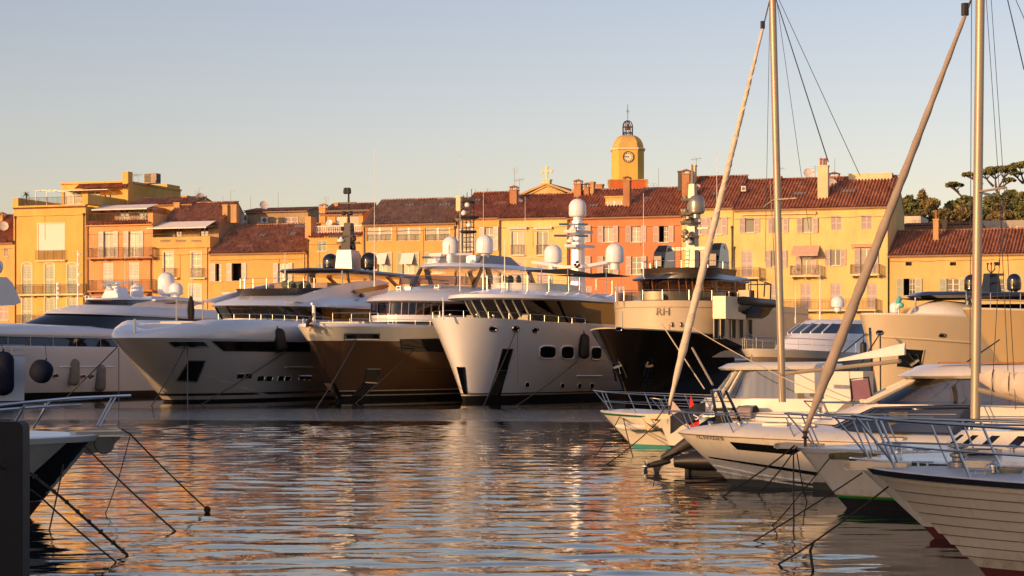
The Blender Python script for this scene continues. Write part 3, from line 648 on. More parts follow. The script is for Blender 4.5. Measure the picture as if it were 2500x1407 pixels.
# --- lower orange house
h = House('house', 'low orange house with a broad brown tiled roof and open dark window', 513, 749, 616, ORA, depth=9)
h.win(526, 646, 541, 685, 'L', 'white', kind='halfopen', sw=.6); h.win(566, 645, 590, 684, 'LR', 'white', kind='open', sw=.55); h.win(679, 645, 704, 690, 'LR', 'white', rows=3, sw=.5)
h.win(540, 715, 562, 760, 'C', 'white'); h.win(640, 715, 662, 760, 'C', 'white')
h.pipe(743, 620, mat=plain('pipe_cream', (.6, .45, .25), .5)); h.walls(); h.roof(550, 6.0, TILE_BROWN(), back=3); h.skylight(716, 574, .95, .8); h.skylight(640, 578, .9, .6); h.skylight(735, 556, 1.6, .8)
g = House('rear_house', 'weathered buff wall with louvred window behind the broad brown roof', 600, 752, 517, BUF, y=9.5, depth=7, zbase=8)
g.win(696, 531, 727, 552, 'C', 'lilac', y=9.4, sill=False); g.ac(640, 657, 531, 545, 9.5); g.walls(); g.roof(511, 3, TILE_BROWN(), gen=False); g.dish(644, 502, .5, 9.8, .7); g.dish(636, 552, .45, 9.3, .6); g.antenna(679, 468, 515, 11, 3); g.antenna(612, 480, 515, 11, 3)

# --- narrow house with white balustrade
h = House('house', 'narrow orange house with a white balustrade terrace below its attic', 751, 886, 579, ORA)
h.win(774, 588, 797, 613, 'C', 'green'); h.win(774, 644, 797, 672, 'C', 'green'); h.win(843, 644, 866, 680, 'C', 'green'); h.pipe(752, 592); h.walls()
t = MB(); tile_field(t, h.u0+.1, h.u1-.1, (-.3, h.zt-.02), (.6, h.zt+.45)); h.put('tiles', t, TILE_RED(), kind='stuff')
a, z0 = h.P(766, 566, .8); b, _ = h.P(884, 566, .8); z1 = h.P(820, 551, .8)[1]; z0 = h.zt+.35; t = MB(); t.box(a, b, .72, .95, z1-.1, z1); t.box(a, b, .72, .95, z0-.2, z0+.05)
for i in range(int((b-a)/.2)): t.lathe([(.04, z0+.05), (.07, z0+.25), (.035, (z0+z1)/2), (.07, z1-.25), (.04, z1-.09)], (a+.1+i*.2, .83, 0), 6)
h.put('balustrade', t, plain('balustrade_white', (.78, .74, .70), .6))
t = MB(); c, zc = h.P(750, 530, .5); d, _ = h.P(764, 530, .5); t.box(c, d, -.02, 1.4, h.zt-.05, zc); h.put('pier', t, SAL)
g = House('rooftop_house', 'salmon attic with dark sliding window above the white balustrade', 784, 886, 523, SAL, y=3.4, depth=6, zbase=h.zt)
g.win(819, 526, 846, 551, '', kind='single', rows=1, sill=False); g.win(848, 526, 875, 551, '', kind='single', rows=1, sill=False); g.walls(); g.roof(500, 3.2, TILE_BROWN(), ov=.3); g.chimney(779, 794, 497, 530, SAL, yin=3.2); g.chimney(816, 825, 495, 508, CHIM, cap=False); g.dish(804, 545, .35, 1.4, .1, plain('dish_white', (.75, .74, .72), .4)); g.antenna(796, 481, 500, 4, 1)

# --- orange house with three wide openings
h = House('house', 'orange house with three wide glazed openings under a greyish tiled roof', 887, 1114, 545, ORA)
for x0, x1 in ((895, 957), (968, 1026), (1038, 1098)):
    a = h.win(x0, 556, x1, 587, '', kind='casement', rows=1, sill=False); t = MB(); railing(t, a[0], a[1], a[2], a[2]+.62, .03, .12); h.put('railing', t, IRON())
for x0, x1 in ((922, 945), (983, 1011), (1050, 1078)):
    h.win(x0, 618, x1, 667, 'LR', 'green', rows=2, sw=.55); h.awning(x0-1, x1+1, 618, 644, .75, y=-.02, val=.05)
for x0, x1 in ((930, 953), (1000, 1023), (1060, 1080)): h.win(x0, 700, x1, 745, 'C', 'green')
h.pipe(890, 552); h.pipe(1111, 560); h.walls(); h.roof(488, 5.2, TILE_GREY()); h.skylight(1000, 504, 1.3, .5); h.skylight(1086, 503, 1.5, .7); h.chimney(1113, 1124, 480, 520, CREAMT, cap=False)

# --- ochre house behind the lattice mast
h = House('house', 'ochre house with pale shutters standing behind the black lattice mast', 1116, 1218, 531, OCH)
h.win(1183, 556, 1205, 611, 'LR', 'white', rows=3, sw=.5); h.win(1127, 560, 1149, 611, 'LR', 'white', rows=3, sw=.5); h.win(1136, 664, 1155, 692, '', rows=4); h.win(1180, 650, 1203, 700, 'LR', 'white', rows=4)
h.pipe(1121, 545); h.walls(); h.roof(472, 5.4, TILE_RED()); h.skylight(1164, 492, 1.0, .6); h.skylight(1226, 499, .9, .5); h.antenna(1161, 461, 475, 5.5, 3); h.antenna(1190, 460, 475, 5.5, 1)
# --- pale yellow house
h = House('house', 'pale yellow house with two tall french windows and iron balconettes', 1220, 1384, 531, PYE)
for x0, x1 in ((1249, 1277), (1311, 1338)):
    h.win(x0, 566, x1, 621, '', rows=1, trim=CREAMT, sill=False); h.balcony(x0-3, x1+3, 598, 622, .3, CREAMT); h.awning(x0-7, x1+11, 554, 557, .35, y=-.02, val=.08)
t = MB(); a, z = h.P(1300, 628); t.box(h.u0, h.u1, -.07, .05, z-.08, z+.08); h.put('string_course', t, CREAMT)
h.win(1250, 637, 1277, 702, 'C', 'lilac', sill=False); h.win(1311, 637, 1338, 702, 'C', 'lilac', sill=False); h.pipe(1222, 542); h.walls(); h.roof(477, 5.4, TILE_RED())
h.chimney(1244, 1261, 453, 503, CHB); h.antenna(1256, 410, 455, 4.4, 1); h.antenna(1268, 437, 470, 4.6, 0); h.dish(1266, 494, .45, 3.4, .7)
# --- orange-red house
h = House('house', 'orange red house with rows of pale shuttered windows below the clock tower', 1386, 1663, 528, RED)
for x0, x1, k in ((1411, 1430, 'casement'), (1473, 1497, 'casement'), (1541, 1565, 'casement'), (1609, 1632, 'halfopen')): h.win(x0, 553, x1, 591, 'LR', 'pink', rows=3 if x0 > 1500 else 1, kind=k, sw=.52)
for x0, x1 in ((1411, 1430), (1473, 1498), (1541, 1566), (1609, 1632)): h.win(x0, 627, x1, 670, 'LR', 'pink', rows=3, sw=.52)
for x0, x1 in ((1420, 1444), (1500, 1524), (1570, 1594)): h.win(x0, 700, x1, 745, 'C', 'pink')
h.pipe(1389, 542); h.walls(); h.roof(463, 5.8, TILE_RED())
h.chimney(1521, 1537, 430, 508, CHB); h.chimney(1401, 1418, 438, 484, CHB); h.chimney(1425, 1437, 446, 480, CHB); h.chimney(1440, 1449, 444, 478, CHIM, cap=False)
h.skylight(1450, 505, 1.0, .6); h.skylight(1585, 466, 1.1, .5, ); h.skylight(1583, 488, .9, .4); h.dish(1545, 495, .5, 3.2, .7)
u, y, z = h.onroof(1500, 505); a = h.P(1478, 500, y)[0]; b = h.P(1521, 500, y)[0]; zt = h.P(1500, 482, y)[1]; t = MB(); t.box(a, b, y, y+2.4, z-.3, zt); t.box(a-.1, b+.1, y-.15, y+2.6, zt+.003, zt+.12); h.put('dormer', t, OCH)
h.win(1482, 491, 1519, 503, '', rows=1, y=y-.05, inset=0, sill=False)
h.chimney(1655, 1665, 418, 470, plain('flue_black', (.03, .03, .03), .6), cap=False, dep=.35); h.antenna(1608, 412, 462, 6, 3); h.antenna(1596, 448, 462, 6, 1)
# --- yellow house between orange-red and long yellow
h = House('house', 'narrow yellow house with higher red roof beside the orange red house', 1664, 1789, 507, PYE, depth=11)
h.win(1699, 533, 1713, 573, 'R', 'lilac', sw=.5); h.win(1737, 531, 1762, 573, 'LR', 'lilac', rows=1); h.win(1688, 614, 1710, 652, 'LR', 'white', kind='open'); h.win(1742, 612, 1764, 652, 'LR', 'lilac'); h.win(1742, 695, 1764, 745, 'C', 'lilac')
h.pipe(1787, 560); h.walls(); h.roof(433, 6.4, TILE_RED()); h.chimney(1665, 1683, 413, 470, CHB); h.chimney(1677, 1695, 445, 490, CHB); h.chimney(1686, 1697, 403, 455, CREAMT, cap=False, yin=4.5); h.skylight(1753, 476, 1.2, .6); h.antenna(1700, 386, 430, 5.5, 0); h.dish(1702, 463, .55, 4, .7); h.ac(1811, 1822, 455, 468, 3.0)
# --- long yellow house
h = House('house', 'long bright yellow house with lilac shutters, balconies and a pink awning', 1791, 2167, 507, PYE, depth=11)
for x0, x1 in ((1819, 1842), (1889, 1912), (1959, 1984)): h.win(x0, 532, x1, 568, 'LR', 'lilac', rows=1, kind='single', sw=.5)
for x0, x1, yy in ((2029, 2055, 527), (2103, 2129, 525)): h.win(x0, yy, x1, yy+36, 'C', 'lilac', sill=False)
h.win(1811, 612, 1837, 676, 'C', 'lilac', sill=False); h.win(1882, 612, 1908, 652, 'LR', 'lilac', rows=1, sw=.5); h.win(1956, 612, 1981, 671, 'LR', 'lilac', rows=1, sw=.5, sill=False); h.win(2027, 609, 2052, 649, 'LR', 'lilac', rows=1, sw=.5); h.win(2100, 606, 2131, 667, 'LR', 'lilac', rows=1, sw=.5, sill=False)
for x0 in (1883, 1955, 2028, 2117): h.win(x0, 691, x0+25, 754, 'C', 'lilac', sill=False)
for x0 in (1883, 1955, 2028, 2117): h.win(x0, 773, x0+25, 836, 'C', 'lilac', sill=False)
STB = plain('railing_ochre', (.22, .15, .07), .6)
h.balcony(1784, 1853, 653, 677, 1.0, CREAMT, col=STB); h.balcony(1928, 2000, 648, 672, 1.0, CREAMT, col=STB); h.balcony(2075, 2146, 645, 669, 1.0, CREAMT, col=STB); h.balcony(1898, 2138, 730, 756, 1.0, CREAMT, col=STB)
h.awning(1937, 2002, 600, 622, 1.25, plain('awning_pink', (.62, .40, .30), .8)); h.awning(2079, 2145, 596, 600, .4, plain('awning_pink', (.62, .40, .30), .8)); h.awning(1810, 1993, 518, 521, .3, CREAMT)
t = MB(); z = h.P(1990, 570)[1]; t.box(h.u0, h.u1, -.03, .02, z-.04, z+.04); h.put('string_course', t, PYE)
h.pipe(1792, 610); h.walls(); h.roof(437, 6.2, TILE_RED()); h.chimney(1996, 2021, 404, 488, CREAMT, cap=False, pots=2); h.skylight(1952, 476, 1.4, .7); h.skylight(2071, 470, 1.5, .75); h.chimney(2008, 2012, 388, 404, plain('terracotta', (.35, .13, .07), .8), cap=False, yin=1.8, dep=.3)
h.dish(1975, 424, .55, 6.5, .3); h.antenna(1990, 405, 436, 6.5, 1); h.antenna(2038, 388, 436, 7, 3); h.antenna(1903, 410, 440, 6, 0); h.chimney(1897, 1906, 430, 450, CHIM, cap=False); h.chimney(2022, 2048, 420, 440, CHB, yin=6.8); h.antenna(2115, 422, 440, 6, 3); h.dish(2030, 448, .5, 4.6, .5)
t = MB(); a, z = h.P(2115, 452, 5.2); t.box(h.u1-4.5, h.u1-.4, 5.4, 6.4, h.zr-.9, h.zr+.35); h.put('roof_upstand', t, CREAMT)
for px, pz in ((1940, 0), (1990, 0)):            # white garden chairs on the awning balcony
    u, zz = ROW.hity(px, 668, -.6); t = MB()
    for k in range(4): t.tube([(u-.2+.4*(k % 2), -.75+.35*(k//2), zz), (u-.2+.4*(k % 2), -.75+.35*(k//2), zz+.45)], .02, 5)
    t.lathe([(.22, .43), (.22, .47)], (u, -.57, zz), 10); t.tube([(u+.2*math.cos(q), -.4, zz+.47+.45*math.sin(q)) for q in [i*math.pi/6 for i in range(7)]], .022, 5); t.tube([(u, -.4, zz+.47), (u, -.4, zz+.9)], .02, 5)
    w = ROW.world(u, -.57, zz); sh = (-u, .57, -zz); o = empty('garden_chair', w, -AF, 'white wire garden chair at the %s end of the awning balcony' % ('left' if px < 1960 else 'right'), 'chair'); o['_sh'] = sh; t.build('frame', plain('chair_white', (.75, .74, .72), .5), o)
# --- low long house at the right end
h = House('house', 'low yellow house with three small square holes under its red eaves', 2170, 2620, 620, PYE if False else plaster('plaster_deep_yellow', (.72, .49, .20)), y=.3, depth=9)
for x0, x1, k in ((2206, 2234, 'halfopen'), (2311, 2342, 'casement'), (2424, 2452, 'casement')): h.win(x0, 680, x1, 722, 'LR', 'green', rows=3, kind=k, sw=.62)
for x0 in (2211, 2319, 2427):
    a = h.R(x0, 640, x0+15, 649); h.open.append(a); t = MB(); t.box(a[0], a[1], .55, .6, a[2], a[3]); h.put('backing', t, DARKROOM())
for x0 in (2230, 2340): h.win(x0, 765, x0+26, 815, 'C', 'green')
h.pipe(2168, 628); h.walls(); h.roof(563, 6.0, TILE_RED()); h.chimney(2278, 2291, 535, 590, CHIM, cap=False, pots=1); h.antenna(2356, 555, 575, 5, 3)
# --- houses behind on the right
h = House('rear_house', 'plain grey modern house below the pine hill at the right', 2385, 2640, 537, plaster('plaster_grey', (.42, .38, .33)), y=22, depth=9, zbase=5)
h.win(2415, 554, 2432, 575, 'LR', 'white', rows=1); h.win(2470, 553, 2480, 575, 'LR', 'white', rows=1); h.walls(); h.antenna(2420, 515, 537, 24, 3)
h = House('rear_house', 'small white flat roofed block between the yellow gable and the pines', 2208, 2248, 528, plaster('plaster_white', (.74, .66, .52)), y=26, depth=6, zbase=5); h.walls()
h = House('rear_house', 'row of low tiled roofs peeping over the low yellow house', 2205, 2390, 553, CHIM, y=16, depth=8, zbase=5); h.walls(); h.roof(548, 3, TILE_RED(), gen=False); h.chimney(2300, 2310, 538, 556, CHIM, cap=False); h.antenna(2246, 515, 550, 20, 1); h.antenna(2310, 520, 550, 20, 3)
# --- stuff behind the middle roofs
h = House('rear_house', 'ochre rear wall with stubby chimneys behind the orange red roof', 1395, 1500, 461, CHIM, y=11, depth=6, zbase=8); h.walls(); h.chimney(1455, 1470, 450, 466, CHB, cap=False, yin=12)

# ================================================================ church
D = 275.0
def bw(px, py, dd=D): return Wp(px, py, dd)
c = bw(1535, 470); cb = Vector((c.x, D+2.4, QZ)); k = D/F
tw = empty('clock_tower', cb, rad(-1), 'yellow bell tower with clock, dome and iron bell cage', 'tower')
def zt(py): return CH-(py-HY)*k-QZ
hw = 39*k; fr = 23*k
def octo(s, z, hw=hw, fr=fr): return [(x*s, y*s, z) for x, y in ((-fr,-hw),(fr,-hw),(hw,-fr),(hw,fr),(fr,hw),(-fr,hw),(-hw,fr),(-hw,-fr))]
TY = plaster('plaster_tower_yellow', (.72, .48, .12))
t = MB(); t.loft([octo(1, zt(445)), octo(1, zt(366))]); t.build('shaft', TY, tw)
t = MB(); t.loft([octo(1.0, zt(366)-.02), octo(1.08, zt(364)), octo(1.08, zt(361)), octo(1.0, zt(359))]); t.build('cornice', CREAMT, tw)
t = MB(); t.loft([octo(.97*math.cos(a)**.8 if a < 1.5 else .02, zt(361)+(zt(328)-zt(361))*math.sin(a)*1.09) for a in [i*1.18/8 for i in range(9)]], cap1=True); t.build('dome', plaster('dome_plaster', (.62, .42, .15), .6), tw)
e = 46*k; t = MB(); t.box(-e, e, -e, e, 0, zt(441)); t.build('base', plaster('plaster_tower_red', (.62, .16, .05)), tw)
t = MB(); t.box(-e-.12, e+.12, -e-.12, e+.12, zt(441)+.003, zt(438)); t.build('base_cornice', CHIM, tw)
for sx in (-1, 1):
    q = MB()
    for i in range(5): q.box(sx*e-.18 if i % 2 else sx*e-.28, sx*e+.18 if i % 2 else sx*e+.05, -e-.06, -e+.2, zt(463)+i*.27, zt(463)+i*.27+.2)
    q.build('quoin', CHIM, tw)
t = MB(); r = 14*k; zc = zt(383); t.lathe([(r, -.10), (r*.84, -.10), (r*.84, .05), (r, .05)], (0, -hw, zc), 32, axis='y', cap=False); cl = t.build('clock_rim', plain('clock_rim_dark', (.12, .05, .03), .5), tw)
t = MB(); t.lathe([(r*.83, -.03), (r*.83, .0)], (0, -hw, zc), 32, axis='y'); place('clock_face', t.mesh('clock_face', plain('clock_white', (.75, .68, .52), .6)), cl)
t = MB()
for i in range(60):
    a = i*math.pi/30; 
    if i % 5 and i % 5 != 5: 
        if i % 2: continue
    L0, L1 = (.55, .78) if i % 5 == 0 else (.62, .74); w = .05 if i % 5 == 0 else .025
    p = Vector((math.sin(a), 0, math.cos(a))); t.bar(Vector((0, -hw-.045, zc))+p*r*L0, Vector((0, -hw-.045, zc))+p*r*L1, w, .02, (0,1,0))
t.bar((r*.12, -hw-.07, zc-.0), (-r*.68, -hw-.07, zc+.08), .06, .02, (0,1,0)); t.bar((r*.1, -hw-.09, zc+.02), (-r*.42, -hw-.09, zc-.02), .09, .02, (0,1,0))
place('clock_hands', t.mesh('clock_hands', plain('clock_black', (.02, .018, .016), .5)), cl)
cg = MB(); rr = 12.5*k; z0, z1 = zt(331), zt(290)
for i in range(8):
    a = i*math.pi/4+.2; pts = [(rr*math.cos(a), rr*math.sin(a), z0)]+[(rr*math.cos(a)*math.cos(s)**.8 if s < 1.57 else 0, rr*math.sin(a)*math.cos(s)**.8 if s < 1.57 else 0, z0+(z1-z0)*(.62+.38*math.sin(s))) for s in [j*1.5708/6 for j in range(6)]]+[(0, 0, z1)]
    cg.tube(pts, .055, 5)
for zz in (.03, .28, .62): cg.tube([(rr*math.cos(a), rr*math.sin(a), z0+(z1-z0)*zz) for a in [j*math.pi/8 for j in range(17)]], .045, 4)
for i in range(16): a = i*math.pi/8; b2 = a+math.pi/8; cg.bar((rr*math.cos(a), rr*math.sin(a), z0), (rr*math.cos(b2), rr*math.sin(b2), z0+(z1-z0)*.28), .035)
cg.tube([(0, 0, z1), (0, 0, zt(250))], .035, 5)
for i in range(3):
    a = i*math.pi/3; cg.bar((-.28*math.cos(a), 0, zt(267)-.28*math.sin(a)), (.28*math.cos(a), 0, zt(267)+.28*math.sin(a)), .03)
cg.build('bell_cage', plain('wrought_iron', (.06, .03, .025), .6), tw)
t = MB(); zb = zt(312); t.lathe([(.02, .78), (.18, .76), (.22, .55), (.28, .25), (.34, .05), (.36, 0), (.3, -.02)], (0, 0, zb), 16); t.tube([(0, 0, zb+.7), (0, 0, z1)], .04, 5); t.build('bell', plain('bell_bronze', (.28, .12, .05), .5, .4), tw)

g = empty('church_gable', Vector((bw(1335, 470, 262).x, 262, QZ)), rad(-19), 'ochre church pediment topped by a stone cross behind the roofs', 'church'); k = 262/F
def zt(py): return CH-(py-HY)*k-QZ
hw = 62*k*1.05; t = MB(); t.slab([(-hw, 0, 0), (hw, 0, 0), (hw, 0, zt(480)), (0, 0, zt(452)), (-hw, 0, zt(480))], (0, 14, 0)); t.build('wall', plaster('plaster_church', (.62, .46, .20)), g)
t = MB()
for sx in (-1, 1):
    t.slab([(0, -.35, zt(451)), (0, -.35, zt(446)), (sx*(hw+.6), -.35, zt(474.5)), (sx*(hw+.6), -.35, zt(480))], (0, 14.6, 0)); t.slab([(0, -.18, zt(456)), (0, -.18, zt(451.5)), (sx*hw, -.18, zt(480.5)), (sx*hw, -.18, zt(484))], (0, .3, 0))
t.build('pediment', plaster('plaster_church_trim', (.55, .38, .18), .6), g)
t = MB(); t.box(-.5, .5, -.4, .5, zt(449), zt(438)); t.box(-.62, .62, -.45, .55, zt(441)+.003, zt(439)); t.build('plinth', CREAMT, g)
t = MB(); t.box(-.13, .13, -.1, .1, zt(439), zt(410)); t.box(-.58, .58, -.098, .098, zt(421), zt(416.5))
for x, py in ((0, 409.5), (-.6, 418.8), (.6, 418.8)): t.lathe([(.17, -.11), (.17, .11)], (x, 0, zt(py)), 12, axis='y'); 
for x, py in ((-.14, 409), (.14, 409), (0, 407), (-.6, 416), (-.6, 421.5), (-.74, 418.8), (.6, 416), (.6, 421.5), (.74, 418.8)): t.lathe([(.11, -.105), (.11, .105)], (x, 0, zt(py)), 10, axis='y')
t.lathe([(.26, -.12), (.26, .12)], (0, 0, zt(418.8)), 14, axis='y'); t.build('cross', CREAMT, g)
# small roofs left and right of the gable
# ================================================================ pine hill
hb = MB(); n = 24; rows = []
for i in range(n+1):
    row = []
    for j in range(9):
        x = 40+i*9; y = 262+j*22; s = max(0, min(1, (x-40)/50)); hgt = 13+8*s*math.sin(min(1.57, j/4*1.57))+1.2*math.sin(x*.11+j)
        row.append((x, y, hgt-(14 if j == 0 else 0)))
    rows.append(row)
for i in range(n):
    for j in range(8): hb.add([rows[i][j], rows[i+1][j], rows[i+1][j+1], rows[i][j+1]], [(0,1,2,3)])
hb.build('hill', plain('hill_earth', (.07, .06, .035), .95, var=.4, scale=.2), kind='structure', smooth=60)
LEAF = [plain('pine_needles', (.13, .14, .05), .75, var=.5, scale=.5), plain('oak_leaf', (.19, .15, .06), .75, var=.5, scale=.5), plain('umbrella_pine_needles', (.15, .16, .05), .75, var=.4, scale=.6)]
BARK = plain('pine_bark', (.11, .07, .045), .9, var=.3, bmp=.5, bscale=8)
rg = np.random.default_rng(3)
def leaves(b, centres, radii, n, size):
    for c, r in zip(centres, radii):
        for _ in range(n):
            d = rg.normal(size=3); d /= np.linalg.norm(d)+1e-9; rr = rg.random()**.45; p = np.array(c)+d*np.array(r)*rr
            u = rg.normal(size=3); u /= np.linalg.norm(u); v = np.cross(u, rg.normal(size=3)); v /= np.linalg.norm(v)+1e-9; s = size*(.6+.8*rg.random())
            b.add([p-u*s-v*s*.5, p+u*s-v*s*.5, p+u*s*.6+v*s*.6, p-u*s*.6+v*s*.6], [(0,1,2,3)])
def bush_tree(px, pytop, D, wpx, hpx, label, m, ybase=565):
    s = D/F; g = Wp(px, pytop, D); H = hpx*s; wz = wpx*s/2; base = Vector((g.x, D, g.z-H))
    e = empty('pine_tree' if m == 0 else 'tree', base, 0, label, 'tree'); t = MB()
    t.tube([(0,0,-3), (.1,0,H*.3), (0,.1,H*.8)], [.35, .28, .08], 7)
    cs = []; rs = []
    for i in range(16):
        a = R()*6.28; q = R()**.6; zz = .3+.62*R(); w = wz*(1-.6*max(0, zz-.45)/.55)
        cs.append((math.cos(a)*w*q*.75, math.sin(a)*w*q*.75, H*zz)); rs.append((wz*.42, wz*.42, H*.14))
        t.tube([(0,0,H*zz*.7), cs[-1]], [.1, .03], 4)
    t.build('trunk', BARK, e); b = MB(); leaves(b, cs, rs, 150, .30); b.build('crown', LEAF[m], e)
for i, (px, py, D, w, hp, lab, m) in enumerate((
    (2222, 482, 300, 60, 90, 'dark round pine against the gable of the long yellow house', 0), (2250, 468, 315, 46, 100, 'slender brownish tree rising above its neighbours by the yellow gable', 1), (2283, 490, 305, 60, 85, 'bushy olive tree left of the lone small umbrella pine', 1),
    (2320, 494, 320, 60, 80, 'dark bushy pine right below the small umbrella pine', 0), (2365, 478, 300, 80, 95, 'broad dark oak left of the tall right mast', 0), (2350, 505, 285, 60, 70, 'brown leafed tree low behind the tiled roofs', 1),
    (2418, 478, 310, 80, 90, 'dark round oak right of the tall right mast', 0), (2465, 468, 315, 86, 100, 'big dark oak under the umbrella pines', 0), (2505, 472, 300, 80, 100, 'dark oak cut by the right edge of the picture', 0),
    (2440, 498, 280, 70, 60, 'low olive bushy tree behind the grey modern house', 1), (2300, 515, 285, 70, 55, 'low brown shrubby tree above the white flat block', 1), (2390, 505, 285, 60, 60, 'low dark pine peeping beside the tall right mast', 0))):
    bush_tree(px, py, D, w, hp, lab, m)
def umbrella(px, pybase, pytop, D, crowns, label):
    s = D/F; g = Wp(px, pybase, D); e = empty('umbrella_pine', g, 0, label, 'tree'); t = MB(); b = MB()
    fx, fz = 0, 0
    for (cx, cy, w, hp, root) in crowns:
        x, z = (cx-px)*s, (pybase-cy)*s; W = w*s/2; Hc = hp*s; j = (rnd.random()-.5)*2
        x0, z0 = (root[0]-px)*s, (pybase-root[1])*s
        t.tube([(x0, 0, z0), (x0+(x-x0)*.55, j*.5, z0+(z-z0)*.45), (x, j, z)], [.22, .15, .07], 6)
        for k in range(7):
            a = k*.9; t.tube([(x0+(x-x0)*.7, j*.6, z0+(z-z0)*.62), (x+math.cos(a)*W*.7, j+math.sin(a)*W*.7, z+Hc*.25)], [.08, .025], 4)
        cs = []; rs = []
        for k in range(15): a = k*2.4; q = math.sqrt((k+.5)/15); cs.append((x+math.cos(a)*W*q*.85, j+math.sin(a)*W*q*.85, z+Hc*(.55-.35*q*q)+rnd.random()*.15)); rs.append((W*.26, W*.26, Hc*.26))
        leaves(b, cs, rs, 100, .16)
    lo = min(r[4][1] for r in crowns); t.tube([(0, 0, -2), (0.1, 0, 0), ((crowns[0][4][0]-px)*s, 0, (pybase-crowns[0][4][1])*s)], [.35, .3, .22], 7)
    t.build('trunk', BARK, e); b.build('crown', LEAF[2], e)
rnd = random.Random(5)
umbrella(2352, 485, 446, 330, [(2330, 457, 46, 14, (2352, 484)), (2318, 455, 22, 8, (2340, 470))], 'small lone umbrella pine with a flat crown on the hill')
umbrella(2436, 478, 405, 330, [(2428, 424, 66, 20, (2432, 462)), (2400, 430, 50, 16, (2425, 455)), (2455, 420, 50, 18, (2436, 462)), (2465, 443, 34, 10, (2440, 460)), (2365, 430, 34, 10, (2400, 450))], 'big umbrella pine with forked limbs right of the tall mast')
umbrella(2510, 470, 400, 335, [(2492, 412, 60, 20, (2505, 455)), (2520, 406, 60, 20, (2508, 455)), (2478, 428, 30, 10, (2498, 448))], 'umbrella pine cut by the right edge of the picture')
# unseen block added behind the viewer, sized to keep sun off the nearest boats
L = 62.0; sdx, sdy = -math.sin(rad(SUN_AZ)), -math.cos(rad(SUN_AZ)); c0 = Vector((7, 46, 0))+Vector((sdx, sdy, 0))*L; Hs = 0.4+math.tan(rad(SUN_EL))*L
so = empty('shade_block', (c0.x, c0.y, 0), math.atan2(sdx, -sdy), 'unseen block added behind the viewer to shade the near boats', 'shade block')
t = MB(); t.box(-9, 18, -6, 0, -1, Hs-1.0); t.build('wall', OCH, so); t = MB(); t.slab([(-9.4, .4, Hs-1.0), (-9.4, -3, Hs+.6), (-9.4, -6.4, Hs-1.0)], (27.8, 0, 0)); t.build('roof', plaster('roof_bed', (.34, .22, .15)), so)
